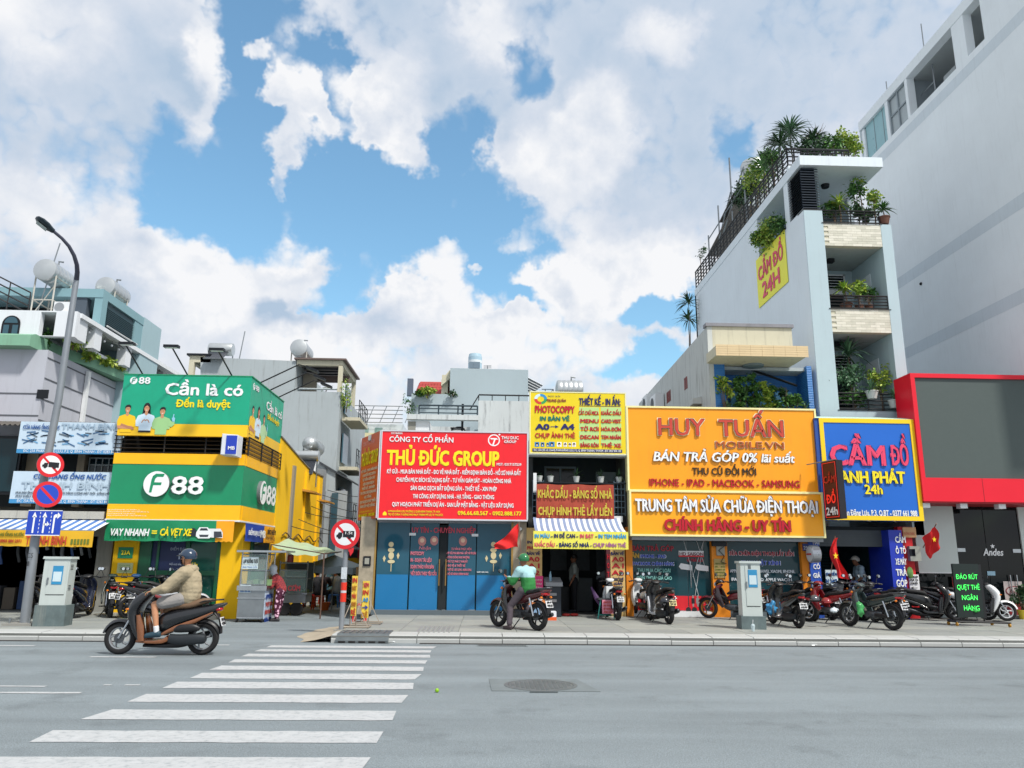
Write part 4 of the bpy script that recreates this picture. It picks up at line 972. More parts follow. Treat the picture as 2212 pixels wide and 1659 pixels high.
 for k in range(7):
  rr=random.Random(k); z=2.6+.28*k; a0=Vector((XF+.1,26+k*.9,z)); b0=Vector((-3.0,25+k*1.1,z-.3+rr.random()*.6))
  pts=[a0.lerp(b0,i/10)-Vector((0,0,.35*math.sin(math.pi*i/10)))for i in range(11)]
  tag(MB().tube(pts,.012,4).make('cable',cb),('lowest','second lowest','third','middle','fifth','second highest','highest')[k]+' of the black cables slung across the alley mouth','cable','cables strung across the alley')
 pts=[(XF+.08,25.0+i*.35,2.28+.1*math.sin(i*1.3)+.03*noise.noise(Vector((i,0,0))))for i in range(19)]
 tag(MB().tube(pts,.02,5).make('wall_cable',M('old_wire','#5a4a30',rough=.8)),'tangled old wire sagging along the foot of the yellow wall','cable')
alley()
def far_row():
 rr=random.Random(11)
 specs=[(-40,-15.8,34,6.5),(-12.5,-9,42,5),(0.5,6.6,40,5.6),(12,40,36,6)]
 labs=['plain low houses beyond the grey house at the far end','pale backyard house wall behind the corner shop','backyard wall seen between the yellow signs','back wall of the houses behind the red framed shop']
 for(a,b2,y,h),l in zip(specs,labs):tag(MB().box(a,b2,y,y+3,0,h).make('house',wallm('far_grey','#a7adb0',.2)),l,'house')
far_row()
# ================================================================ red sign shop and the houses above it
MARB=M('beige_marble','#a59a86',rough=.35,var=.28,scale=6)
TD_RED=M('sign_red','#ec1c28',rough=.35,var=.07,streak=.10,dirt=(.35,.01,.02),bump=.15,bscale=3); TD_ORG=M('sign_orange','#c9481c',rough=.4,var=.04)
def thuduc():
 Y=21.4
 t=thing('shop_building','glass fronted shop with blue lower film and marble piers under the red sign','building',(-.9,Y,PZ))
 xl0=PY(775,1230,Y)[0]; x0=PY(807,1230,Y)[0]; x1=PY(1108,1230,Y)[0]; x2=PY(1137,1230,Y)[0]
 MB().box(xl0,x0,Y,Y+.5,PZ,2.7).make('pier',MARB,t); MB().box(x1,x2,Y,Y+.5,PZ,2.7).make('pier',MARB,t)
 MB().box(xl0+.02,x2-.02,Y+2.6,28,0,4.9).box(xl0+.02,xl0+.2,Y+.5,Y+2.6,0,4.9).box(x2-.2,x2-.02,Y+.5,Y+2.6,0,4.9).box(xl0+.02,x2-.02,Y+.3,28,4.85,5.0).box(xl0+.02,x2-.02,Y+.5,Y+2.6,2.6,2.7).make('wall',wallm('alley_right','#9a9f9f',.3),t)
 MB().box(x0,x1,Y-.15,Y+.5,PZ,.26).make('door_step',wallm('dark_step','#5a666d',.2),t)
 MB().box(x0,x1,Y+.1,Y+.25,2.55,2.69).make('head_rail',M('aluminium','#9aa0a6',rough=.4,metal=.6),t)
 MB().box(x0,x0+.04,Y-.01,Y+.2,.26,2.6).box(x1-.05,x1,Y-.01,Y+.2,.26,2.6).make('gold_trim',M('gold_trim','#a8884a',rough=.4,metal=.3),t)
 G=glass('storefront_glass','#27566a',.05); BF=M('blue_film','#1b72a8',rough=.25,var=.05,scale=1)
 zf=PY(950,1242,Y)[1]; z0=PY(950,1316,Y)[1]
 for a,b2,nm in((812,882,'side_pane'),(884,946,'door_pane'),(966,1027,'door_pane'),(1029,1105,'side_pane')):
  xa,xb=PY(a,1240,Y)[0],PY(b2,1240,Y)[0]
  p=MB().box(xa,xb,Y+.05,Y+.07,.27,2.55).make(nm,G,t)
  MB().box(xa+.01,xb-.01,Y+.04,Y+.049,z0-.04,zf).make('lower_film',BF,p)
 MB().box(PY(947,1240,Y)[0],PY(965,1240,Y)[0],Y+.08,Y+.09,.27,2.5).make('door_gap',DARKIN,t)
 for px in(949,963):
  X=PY(px,1230,Y)[0]; h=MB(); za=PY(px,1208,Y)[1]; zb=PY(px,1265,Y)[1]
  h.tube([(X,Y+.05,za-.03),(X,Y-.04,za),(X,Y-.04,zb),(X,Y+.05,zb+.03)],.017,8).make('door_handle',M('brass','#b08a55',rough=.3,metal=.8),t)
 for(px,py)in((891,1154),(1026,1156),(886,1320),(947,1320),(954,1320),(1019,1320)):
  X,Z=PY(px,py,Y); MB().box(X-.09,X+.09,Y+.02,Y+.045,Z-.035,Z+.035).make('glass_clamp',STEEL,t)
 PK=M('window_letter_pink','#e07a8c',rough=.5,var=0); PR=M('window_letter_red','#c23a52',rough=.5,var=0)
 Yl=Y+.04
 textY(t,'UY TÍN - CHUYÊN NGHIỆP',890,1027,1151,11,Yl,PR,fat=.05)
 textY(t,'Nhận',905,930,1187,7,Yl,PK,slant=.2)
 for k,s in enumerate(('PHOTOCOPY','IN - SOẠN TÀI LIỆU','SOẠN THẢO VĂN BẢN','VIẾT ĐƠN THEO YÊU CẦU')):textY(t,s,887,(916,932,937,943)[k],1199+k*14.5,7.5,Yl,PK,fat=.05)
 for k,s in enumerate(('TƯ VẤN & THỰC HIỆN','- KÝ GỬI, MUA BÁN NHÀ - ĐẤT VÀ TÀI SẢN','- CÔNG CHỨNG SANG NHƯỢNG','- THỦ TỤC PHÁP LÝ NHÀ ĐẤT','- ĐO VẼ & THIẾT KẾ','- THIẾT KẾ - XÂY DỰNG - HOÀN CÔNG','- HỒ SƠ HÀNH CHÍNH KHÁC')):textY(t,s,975 if k==0 else 965,(1018,1028,1014,1010,1005,1018,1012)[k],1188+k*9,4.6,Yl,PK,fat=.05)
 textY(t,'HAPPY NEW YEAR',1030,1055,1237,2.5,Yl,WLET,fat=.03)
 ORN=M('ornament_cream','#cfc29a',rough=.6,var=.1)
 for(cx,s)in((845,1),(1066,1)):
  for(dy,rx,rz)in((1176,.07,.07),(1188,.09,.06),(1200,.075,.1),(1213,.1,.05)):
   X,Z=PY(cx,dy,Yl); MB().prism([(X+rx*math.cos(R(a)),Z+rz*math.sin(R(a)))for a in range(0,360,24)],'y',Yl-.004,Yl).make('window_sticker',ORN,t)
  X,Z=PY(cx,1218,Yl); MB().box(X-.01,X+.01,Yl-.003,Yl,Z-.2,Z).make('window_sticker',ORN,t)
  for(dx,dy)in((-15,1206),(15,1200)):
   X,Z=PY(cx+dx,dy,Yl); MB().prism([(X-.04,Z),(X,Z-.1),(X+.04,Z),(X,Z+.08)],'y',Yl-.003,Yl).make('window_sticker',ORN,t)
 for k,(cx,cy)in enumerate(((912,1169),(938,1168),(1000,1169))):
  X,Z=PY(cx,cy,Yl); MB().prism([(X+.11*math.cos(R(a)),Z+.13*math.sin(R(a)))for a in range(0,360,24)],'y',Yl-.004,Yl).make('window_sticker',M('sticker_rose','#b87a78',var=.2),t)
  MB().prism([(X+.06*math.cos(R(a)),Z+.02+.06*math.sin(R(a)))for a in range(0,360,24)],'y',Yl-.007,Yl-.004).make('window_sticker',M('sticker_pale','#d9b9a0',var=.1),t)
 n=MB(); X,Z=PY(793,1212,Y); n.box(X-.1,X+.1,Y-.03,Y,Z-.13,Z+.13); nn=n.make('wall_box_frame',DARKMET,t); MB().box(X-.06,X+.06,Y-.04,Y-.031,Z-.08,Z+.08).make('plate',M('plate_grey','#9a9a90'),nn)
 X,Z=PY(1122,1141,Y); c=thing('security_camera','small white security camera on the marble pier beside the red flag','camera',(X,Y,Z)); MB().tube([(X,Y,Z),(X,Y-.1,Z),(X+.02,Y-.22,Z-.03)],[.03,.03,.045],8).make('housing',WPAINT,c)
 YS=21.0; x0,x1,z0,z1=rectY(822,934,1138,1121,YS)
 s=thing('shop_sign','large red company sign with big yellow title and white lines of services','sign',((x0+x1)/2,YS,z0))
 MB().box(x0,x1,YS,YS+.35,z0,z1).make('panel',TD_RED,s)
 fr=MB().box(x0-.03,x1+.03,YS-.02,YS+.35,z1,z1+.04).box(x0-.03,x1+.03,YS-.02,YS+.35,z0-.04,z0).box(x0-.04,x0,YS-.02,YS+.35,z0,z1).box(x1,x1+.04,YS-.02,YS+.35,z0,z1); fr.make('frame',M('frame_silver','#c9ccd4',rough=.4),s)
 T=lambda b,a,c,yb,cap,m,**k:textY(s,b,a,c,yb,cap,YS,m,**k)
 T('CHI NHÁNH',845,869,938,4,WLET,fat=.03); T('CÔNG TY CỔ PHẦN',841,979,955,11,WLET,fat=.03)
 T('THỦ ĐỨC GROUP',836,1077,1005,31,YLET,bold=.02,fat=.06)
 T('MST: 0317157539',1073,1126,1006,5.5,WLET,fat=.03)
 for k,(b,a,c)in enumerate((('KÝ GỬI - MUA BÁN NHÀ ĐẤT - ĐO VẼ NHÀ ĐẤT - KIỂM ĐỊNH BẢN ĐỒ - HỒ SƠ NHÀ ĐẤT',836,1125),('CHUYỂN MỤC ĐÍCH SỬ DỤNG ĐẤT - TƯ VẤN GIÁM SÁT - HOÀN CÔNG NHÀ',856,1104),('SÀN GIAO DỊCH BẤT ĐỘNG SẢN - THIẾT KẾ - XIN PHÉP',887,1073),('THI CÔNG XÂY DỰNG NHÀ - HẠ TẦNG - GIAO THÔNG',892,1067),('QUY HOẠCH PHÁT TRIỂN DỰ ÁN - SAN LẤP MẶT BẰNG - VẬT LIỆU XÂY DỰNG',847,1109))):
  T(b,a,c,1024.5+k*17.6,8.8,WLET,fat=.045)
 T('23 PHAN ĐĂNG LƯU, PHƯỜNG 3, QUẬN BÌNH THẠNH, TP. HCM',838,950,1107,4.2,YLET,fat=.03); T('TRỤ SỞ CHÍNH: 71 ĐẶNG NHƯ MAI, P. THẠNH MỸ LỢI, TP. THỦ ĐỨC',838,957,1114,4.2,YLET,fat=.03)
 T('096.66.68.567 - 0902.888.177',989,1126,1113,8.5,YLET,fat=.045)
 T('THU DUC',1083,1120,949,6.5,WLET,fat=.03); T('GROUP',1089,1115,957,5.5,WLET,fat=.03)
 X,Z=PY(831,1109,YS); MB().prism([(X-.05,Z-.05),(X+.05,Z-.05),(X+.05,Z+.01),(X,Z+.06),(X-.05,Z+.01)],'y',YS-.004,YS-.001).make('house_mark',YLET,s)
 X,Z=PY(1067,951,YS); rg=MB(); n=32; o1,o2=.165,.135
 for i in range(n):
  a,b2=2*math.pi*i/n,2*math.pi*(i+1)/n
  rg.add([(X+o1*math.cos(a),YS-.004,Z+o1*math.sin(a)),(X+o1*math.cos(b2),YS-.004,Z+o1*math.sin(b2)),(X+o2*math.cos(b2),YS-.004,Z+o2*math.sin(b2)),(X+o2*math.cos(a),YS-.004,Z+o2*math.sin(a))],[(0,1,2,3)])
 rg.add([(X-.11,YS-.004,Z+.06),(X+.07,YS-.004,Z+.06),(X+.12,YS-.004,Z+.02),(X-.08,YS-.004,Z+.02)],[(0,1,2,3)]).add([(X+.02,YS-.005,Z+.06),(X+.06,YS-.005,Z+.06),(X-.01,YS-.005,Z-.14),(X-.05,YS-.005,Z-.14)],[(0,1,2,3)])
 rg.add([(X+.15+.025*math.cos(a),YS-.004,Z+.16+.025*math.sin(a))for a in[i*.6 for i in range(10)]],[tuple(range(10))]); rg.make('ring_logo',WLET,s)
 A=Vector((x0-.05,YS,0)); Bp=Vector((PY(777,1030,22.5)[0],22.5,0)); d=(Bp-A); L=d.length; d.normalize(); nrm=Vector((d.y,-d.x,0))*-1
 s2=thing('shop_sign','narrow orange board angled back into the alley beside the red company sign','sign',(A.x,A.y,z0))
 if nrm.x>0:nrm=-nrm
 zt2=z1+.02
 MB().add([A+Vector((0,0,z0)),Bp+Vector((0,0,z0)),Bp+Vector((0,0,zt2)),A+Vector((0,0,zt2)),A+Vector((0,0,z0))-nrm*.2,Bp+Vector((0,0,z0))-nrm*.2,Bp+Vector((0,0,zt2))-nrm*.2,A+Vector((0,0,zt2))-nrm*.2],[(0,1,2,3),(4,5,6,7),(0,1,5,4),(1,2,6,5),(2,3,7,6),(3,0,4,7)]).make('panel',TD_ORG,s2)
 def T2(b,a,c,z,cap,m,**k):put_text(s2,b,Bp+(A-Bp)*a+Vector((0,0,z)),(A-Bp).normalized(),(0,0,1),L*(c-a),cap,m,out=nrm,lift=.006,**k)
 T2('CÔNG TY CỔ PHẦN',.1,.7,z1-.25,.12,M('letter_rose','#e0a0a0',var=0)); T2('THỦ ĐỨC GROUP',.08,.93,z1-.82,.36,YLET,fat=.06)
 for k in range(9):T2(('KÝ GỬI - MUA BÁN NHÀ','CHUYỂN MỤC ĐÍCH','TƯ VẤN GIÁM SÁT','SÀN GIAO DỊCH','THIẾT KẾ - XIN PHÉP','THI CÔNG XÂY DỰNG NHÀ','HẠ TẦNG','QUY HOẠCH PHÁT TRIỂN','SAN LẤP MẶT BẰNG')[k],(.12,.2,.2,.24,.2,.12,.35,.12,.15)[k],(.95,.85,.85,.8,.85,.93,.7,.93,.9)[k],z1-1.02-k*.125,.07,M('letter_cream','#ecd6bd',var=0),fat=.05)
 T2('096.66.68.567 - 0902.888',.08,.9,z0+.08,.08,YLET,fat=.04); T2('23 PHAN ĐĂNG LƯU',.1,.8,z0+.2,.04,YLET)
 for e in(A,Bp):MB().box(e.x-.02,e.x+.02,e.y-.02,e.y+.02,z0,zt2).make('edge_strip',M('frame_silver'),s2)
thuduc()
def flag(name,lab,base,tip,droop,star=False,seed=0):
 base=Vector(base); tip=Vector(tip)
 t=thing('flag',lab,'flag',base)
 MB().bar(base,tip,.012,n=6).make('pole',M('flagpole','#8a6a5a',var=.1),t)
 n,m=12,8; d=(base-tip); vs=[]
 for j in range(m+1):
  for i in range(n+1):
   u=i/n; v=j/m
   p=tip+d*(u*.62); q=Vector(droop)*v
   w=.035*math.sin(u*9+v*5+seed)*v
   vs.append(p+q*(1-.25*u)+Vector((w,w*1.5,0)))
 MB().add(vs,[(j*(n+1)+i,j*(n+1)+i+1,(j+1)*(n+1)+i+1,(j+1)*(n+1)+i)for j in range(m)for i in range(n)]).make('cloth',M('flag_red','#d61f22',rough=.7,var=.08),t,smooth=80)
 if star:
  c=tip+d*.3+Vector(droop)*.45+Vector((0,-.07,0)); r=.12
  MB().add([c]+[c+Vector((r*(1 if k%2==0 else .4)*math.cos(R(90+36*k))*.6,0,r*(1 if k%2==0 else .4)*math.sin(R(90+36*k))))for k in range(10)],[(0,k+1,(k+1)%10+1)for k in range(10)]).make('star',M('star_yellow','#f4d21c',var=0),t)
X0,Z0=PY(1119,1131,21.0); X1,Z1=PY(1068,1183,20.4)
def red_flag():
 t=thing('flag','plain red flag blowing to one side across the blue glass shopfront','flag',(X0,21.3,Z0))
 MB().bar((X0+.02,20.9,Z0+.05),(X0+.08,20.9,Z0-.75),.012,n=6).make('pole',M('flagpole','#8a6a5a',var=.1),t)
 n,m=12,6; vs=[]
 for j in range(m+1):
  for i in range(n+1):
   u=i/n; v=j/m
   h=.62*(1-u)+.1*u
   vs.append((X0+(X1-X0)*u+.02*math.sin(v*6+u*4),20.9-.5*u+.07*math.sin(u*11+v*6),Z0+(Z1-Z0)*u*.92-h*v+.02*math.sin(u*8)))
 MB().add(vs,[(j*(n+1)+i,j*(n+1)+i+1,(j+1)*(n+1)+i+1,(j+1)*(n+1)+i)for j in range(m)for i in range(n)]).make('cloth',M('flag_red','#d61f22',rough=.7,var=.08),t,smooth=80)
red_flag()
def houses_mid():
 Y=30.0
 def q(px,py,Y=Y):return PY(px,py,Y)
 t=thing('house','blank blue grey house wall with a red tiled side roof above the red sign','house',(-.5,Y,0))
 BG=wallm('blue_grey_plaster','#a4b3ba',.04,.03)
 x0,z1=q(973,790); x1,z1b=q(1141,799); xl,zl=q(889,850); xm,_=q(984,850)
 MB().prism([(xl,0),(x1,0),(x1,z1b),(x0,z1b+.02),(x0,zl),(xl,zl)],'y',Y,Y+8).make('wall',BG,t)
 xa,za=q(966,826); xb,zb=q(984,805)
 MB().prism([(x0-.02,z1b),(x0-.02,zb-.2),(xa-.25,za-.1),(xa-.25,za+.15)],'y',Y+.2,Y+2.4).make('slanted_canopy',CREAM,t)
 MB().box(x0-.35,x0-.1,Y+.4,Y+.6,zl,zb).make('column',CREAM,t)
 rx0,rz1=q(897,818); rx1,rz0=q(972,846)
 rf=MB().prism([(Y+.6,rz0),(Y+2.6,rz1+.45),(Y+2.6,rz1+.35),(Y+.6,rz0-.1)],'x',rx0,rx1).make('tile_roof',M('red_tile','#b0413c',rough=.7,var=.25,scale=5),t)
 for r_ in range(8):
  y=Y+.6+2.0*r_/8; z=rz0+(rz1+.45-rz0)*r_/8
  for c in range(11):
   X=rx0+(rx1-rx0)*(c+.5)/11; w=(rx1-rx0)/22
   MB().prism([(X-w*.95,z+.0),(X-w*.5,z+.05),(X+w*.5,z+.05),(X+w*.95,z)],'y',y-.03,y+.24).make('tile',M('red_tile'),rf)if False else None
 tm=MB().prism([(-.13,0),(-.07,.06),(.07,.06),(.13,0)],'y',-.05,.26)
 tmesh=tm.mesh('tile',M('red_tile'))
 for r_ in range(8):
  for c in range(11):
   o=link('tile',tmesh,rf,(rx0+(rx1-rx0)*(c+.5)/11,Y+.6+2.0*r_/8,rz0+(rz1+.45-rz0)*r_/8+.0)); o.rotation_euler.x=.38
 MB().box(rx0-.05,rx1,Y+.5,Y+.62,rz0-.2,rz0-.08).make('gutter',M('gutter_maroon','#7a2c30'),t)
 MB().box(rx0-.35,rx0-.12,Y+.4,Y+.6,zl,rz1+.1).make('post',wallm('slate_post','#5c6678',.1),t)
 xc0,zc0=q(1141,812); xc1,zc1=q(1174,829); _,zc2=q(1160,846)
 cp=MB().prism([(xc0,zc0),(xc1,zc1),(xc1-.35,zc2+.05),(xc0,zc2+.05)],'y',Y+.3,Y+.34).make('mesh_canopy',M('mesh_grey','#6d7378',rough=.6,var=.3),t)
 for k in range(6):MB().bar((xc0,Y+.28,zc0-.12*k),(xc1-.05*k,Y+.28,zc1-.09*k),.014).make('mesh_bar',WPAINT,cp)
 fr=MB(); ax,az=q(1160,846)
 for px in(1160,1182,1200):fr.bar((q(px,840)[0],Y+1,az-1),(q(px,840)[0],Y+1,q(px,829)[1]),.02)
 fr.bar((xc1,Y+1,q(1174,829)[1]),(q(1200,829)[0],Y+1,q(1174,829)[1]),.02).bar((q(1182,840)[0],Y+1,az),(q(1200,829)[0],Y+1,q(1174,829)[1]),.015); fr.make('roof_frame',GALV,t)
 pf=thing('skylight','small triangular white frame on the roof of the blank grey wall','skylight',(q(1068,795)[0],Y+1,z1b))
 a,b2,c=q(1056,796),q(1079,797),q(1068,781)
 f=MB().bar((a[0],Y+1,a[1]),(c[0],Y+1.4,c[1]),.025).bar((b2[0],Y+1,b2[1]),(c[0],Y+1.4,c[1]),.025).bar((a[0],Y+1,a[1]),(b2[0],Y+1,b2[1]),.025)
 for k in range(1,4):
  s=k/4; f.bar((a[0]+(b2[0]-a[0])*s,Y+1,a[1]),(c[0],Y+1.4,c[1]),.012)
  f.bar((a[0]+(c[0]-a[0])*s,Y+1,a[1]+(c[1]-a[1])*s),(b2[0]+(c[0]-b2[0])*s,Y+1,b2[1]+(c[1]-b2[1])*s),.012)
 f.make('frame',WPAINT,pf)
 for(px,py0,py1,lab)in((1053,797,776,'short roof aerial left of the triangular roof frame'),(1096,799,792,'small cross shaped aerial at the right of the triangular roof frame')):
  A=thing('antenna',lab,'antenna',(q(px,py0)[0],Y+1,z1b)); X=q(px,py0)[0]; za2,zb2=q(px,py0)[1]-.2,q(px,py1)[1]
  m=MB().bar((X,Y+1,za2),(X,Y+1,zb2),.015);
  for k in range(3):m.bar((X-.16,Y+1,zb2-.02-.05*k),(X+.16,Y+1,zb2-.05*k),.01)
  m.make('mast',GALV,A)
 T=230.0; x0,x1,z0,z1=rectY(1011,762,1041,800,T)
 tw=thing('tower','distant round glass apartment tower above the blank grey wall','tower',((x0+x1)/2,T,0)); r=(x1-x0)/2
 MB().lathe([(r,0),(r,z1-1),(r*.9,z1),(.1,z1+.2)],((x0+x1)/2,T+r,0),n=28).make('shaft',M('tower_glass','#a5c0cf',rough=.25,var=.1,scale=.2),tw)
 for k in range(12):
  zz=z1-3-k*2.6
  MB().lathe([(r*1.015,zz),(r*1.02,zz+.9),(r*.99,zz+.9),(r*.99,zz)],((x0+x1)/2,T+r,0),n=28,close=False).make('floor_band',M('tower_white','#d6dee2',var=.03),tw)
 for a in(250,285):
  for k in range(7):MB().box((x0+x1)/2+r*math.cos(R(a))-1,(x0+x1)/2+r*math.cos(R(a))+1,T+r+r*math.sin(R(a))-.5,T+r+r*math.sin(R(a)),z1-5-k*5.2,z1-3-k*5.2).make('balcony',M('tower_dark','#6d7f8c'),tw)
 Y=26.0
 ST=wallm('stained_white','#c6ccce',.75,.08,dirt=(.09,.095,.11))
 t=thing('house','stained white house with rooftop railings just behind the red sign','house',(0,Y,0))
 x0,z1=q(1034,865,Y); x1,_=q(1150,870,Y)
 MB().box(x0,x1,Y,Y+3.8,0,z1).make('stained_wall',ST,t)
 xl,zl=q(881,896,Y); xm=q(928,900,Y)[0]; zb=q(900,907,Y)[1]
 MB().box(xl,xm,Y,Y+3.8,0,zl-.2).make('left_wall',WH2,t)
 MB().box(xl-.02,x0,Y-.15,Y+.1,zb,zl).make('beam',ST,t)
 z2,z3=q(970,912,Y)[1],q(970,923,Y)[1]
 MB().box(xm,x0-.3,Y+.9,Y+1.0,z3,z2).make('second_beam',ST,t)
 MB().box(xm,x0,Y+1.6,Y+1.7,0,z3+.05).make('rear_wall',WH2,t)
 MB().box(q(882,920,Y)[0],q(898,920,Y)[0],Y-.02,Y-.001,q(890,933,Y)[1],q(890,911,Y)[1]).make('bare_patch',wallm('cement_patch','#8f8f88',.4),t)
 a=q(905,892,Y); b2=q(1031,901,Y)
 railing(t,(a[0],Y,zl),(b2[0],Y,zl),q(960,876,Y)[1]-zl,2,.02,3,M('rail_teal_dark','#33434c',var=.1),.025)
 railing(t,(x0,Y+.1,z1),(x1,Y+.1,z1),.22,0,.018,4,BLKRAIL,.015)
 MB().bar((x0-.3,Y,zl+.2),(x0,Y+.1,z1+.2),.02).make('rail',BLKRAIL,t)
 MB().tube([(x0-.75+.3*math.cos(a),Y+.3,zl-.5+.3*math.sin(a)-.1*a)for a in[i*.5 for i in range(16)]],.025,6).make('spiral_rail',DARKMET,t)
 MB().bar((x0-.55,Y+.2,zb-1),(x0-.55,Y+.2,zl+.45),.04).make('stair_post',DARKMET,t)
 for k in range(4):MB().box(x0-.95,x0-.5,Y+.1,Y+.5,zb-.25-k*.22,zb-.22-k*.22).make('stair_tread',DARKMET,t)
 X,Z=q(1233,842,27); water_tank('small steel water tank just above the photocopy sign',(X,27.5,Z-.4),.38,.9,'x',.1,'rooftop water tanks')
houses_mid()
# ================================================================ photocopy shop
NAVY=M('lettering_navy','#161c63',rough=.5,var=0); REDL=M('lettering_crimson','#c3122b',rough=.5,var=0); TEALL=M('lettering_teal','#0f7a68',rough=.5,var=0)
def photocopy():
 Y=21.6
 x0,x1,_,_=rectY(1141,1000,1362,1300,Y)
 t=thing('shop_building','narrow photocopy shop with a dark plant filled balcony and an open dark entrance','building',((x0+x1)/2,Y,0))
 MB().box(x0,x1,Y+2.5,27,0,4.6).box(x0,x0+.12,Y,Y+2.5,0,4.9).box(x1-.12,x1,Y,Y+2.5,0,4.9).make('wall',wallm('dark_grey_wall','#45494a',.3),t)  # walls and slabs in dark greys with random streaks
 MB().box(x0+.12,x1-.12,Y+.6,Y+2.5,2.55,2.7).box(x0+.12,x1-.12,Y+.2,Y+2.5,4.75,4.9).make('slab',wallm('dark_grey_slab','#3a3d3e',.3),t)
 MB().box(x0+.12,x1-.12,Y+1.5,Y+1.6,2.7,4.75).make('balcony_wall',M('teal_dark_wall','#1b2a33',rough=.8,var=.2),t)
 pane_window(t,PY(1176,1010,Y+1.4)[0],PY(1245,1010,Y+1.4)[0],3.0,4.35,Y+1.5,M('frame_slate','#5a6d7c',rough=.6),2,2,fw=.06,gm=glass('dark_glass','#0a1318',.1))
 MB().box(PY(1288,1020,Y+1.4)[0],PY(1330,1020,Y+1.4)[0],Y+1.42,Y+1.5,3.0,4.2).make('grey_door',M('door_slate','#75858f',rough=.7,var=.15),t)
 MB().box(PY(1312,1010,Y+1.4)[0],PY(1328,1010,Y+1.4)[0],Y+1.38,Y+1.41,3.6,3.9).make('door_pane',DARKIN,t)
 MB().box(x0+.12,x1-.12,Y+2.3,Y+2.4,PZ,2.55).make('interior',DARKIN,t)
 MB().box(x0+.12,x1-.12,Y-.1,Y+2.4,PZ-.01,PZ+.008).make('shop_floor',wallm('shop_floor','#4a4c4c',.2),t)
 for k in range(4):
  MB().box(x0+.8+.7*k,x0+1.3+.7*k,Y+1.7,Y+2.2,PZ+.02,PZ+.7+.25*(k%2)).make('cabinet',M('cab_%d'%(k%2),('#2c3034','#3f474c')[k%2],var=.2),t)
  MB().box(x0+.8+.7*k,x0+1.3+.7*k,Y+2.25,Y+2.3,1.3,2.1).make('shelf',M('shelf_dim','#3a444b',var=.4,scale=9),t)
 g=MB()
 for s in(0,1):
  xa=x0+.1 if s==0 else PY(1327,1060,21.2)[0]; xb=xa+.3
  for k in range(6):g.bar((xa,21.25,2.85+.17*k),(xb,21.25,2.85+.17*k),.01)
  for k in range(4):g.bar((xa+.1*k,21.25,2.8),(xa+.1*k,21.25,3.75),.01)
 kind(g.make('grille',M('frame_slate'),t),'stuff')
 MB().box(x0+.1,x1-.15,21.22,21.5,3.66,3.70).make('plant_shelf',DARKMET,t)
 MB().box(x0+.3,x1-.3,21.1,21.3,2.62,2.78).make('sign_ledge',WPAINT,t)
 q=thing('tube_lamp','white fluorescent tube lamp upright at the left of the dark balcony','lamp',(x0,21.2,3.8)); X,Z=PY(1155,1042,21.15); X2,Z2=PY(1154,1022,21.15)
 MB().box(X-.04,X+.05,21.1,21.18,PY(1154,1064,21.15)[1],PY(1154,1022,21.15)[1]).make('lamp_body',WPAINT,q)
 pr=MB().box(PY(1350,1260,Y)[0],PY(1364,1260,Y)[0],21.35,21.9,PZ,2.5).make('orange_pier',M('orange_paint','#e0850f',rough=.6,var=.1,streak=.1),t)
 TAN=M('pier_tan','#d9b776',rough=.6,var=.08)
 def pier(a,b2,lab,lines,mat=TAN):
  x0_,x1_,z0_,z1_=rectY(a,1160,b2,1300,21.35)
  s=thing('pier_sign',lab,'sign',((x0_+x1_)/2,21.35,.6)); MB().box(x0_,x1_,21.35,21.6,PZ,2.45).make('panel',mat,s)
  for(tx,c0,c1,yb,cap,m)in lines:textY(s,tx,c0,c1,yb,cap,21.35,m,fat=.06)
 L=lambda o:[('BẢN VẼ',1138+o,1166+o,1199,6.5,NAVY),('A0',1140+o,1165+o,1213,10,REDL),('A1',1140+o,1165+o,1227,10,REDL),('A2',1140+o,1165+o,1242,10,REDL)]
 pier(1137,1171,'tan pier sign ending in A2 between the marble pier and the photocopy entrance',[('IN',1139,1148,1174,6,NAVY),('PH',1139,1150,1187,7,REDL)]+L(0))
 pier(1319,1350,'tan pier sign between the photocopy entrance and the orange pier',L(182)+[('ẢNH THẺ',1323,1347,1253,5,NAVY),('(GẤP)',1326,1344,1263,5,NAVY)])
 x0_,x1_,_,_=rectY(1310,1160,1318,1300,21.32); s=thing('pier_sign','thin maroon upright sign spelling PHOTO beside the photocopy entrance','sign',(x0_,21.3,1)); MB().box(x0_,x1_,21.3,21.5,PZ+.9,2.45).make('panel',M('maroon','#54212a',rough=.6),s)
 for k,c in enumerate('HOTO'):textY(s,c,1311.5,1316.5,1208+k*19,11,21.3,REDL,fat=.05)
 YS=21.0; x0,x1,z0,z1=rectY(1146,849,1351,979,YS)
 s=thing('shop_sign','yellow photocopy sign listing print services with small passport photo samples','sign',((x0+x1)/2,YS,z0))
 MB().box(x0,x1,YS,YS+.12,z0,z1).make('panel',M('photo_yellow','#e8cf14',rough=.4,var=.08,streak=.14,dirt=(.4,.33,.03),bump=.2,bscale=3),s)
 MB().box(x0-.03,x1+.03,YS-.01,YS+.15,z1,z1+.03).box(x0-.03,x1+.03,YS-.01,YS+.15,z0-.03,z0).box(x0-.03,x0,YS-.01,YS+.15,z0,z1).box(x1,x1+.03,YS-.01,YS+.15,z0,z1).make('frame',M('frame_cream','#e6e3b4'),s)
 lg=M('mint_patch','#b5d98a',rough=.45,var=.03)
 for c in range(2):
  for r_ in range(5):
   a,b2,c2,d=rectY(1251+c*47,880+r_*17.2,1294+c*48,894+r_*17.2,YS); MB().box(a,b2,YS-.003,YS-.0005,c2,d).make('mint_patch',lg,s)
 T=lambda b,a,c,yb,cap,m,**k:textY(s,b,a,c,yb,cap,YS-.003,m,**k)
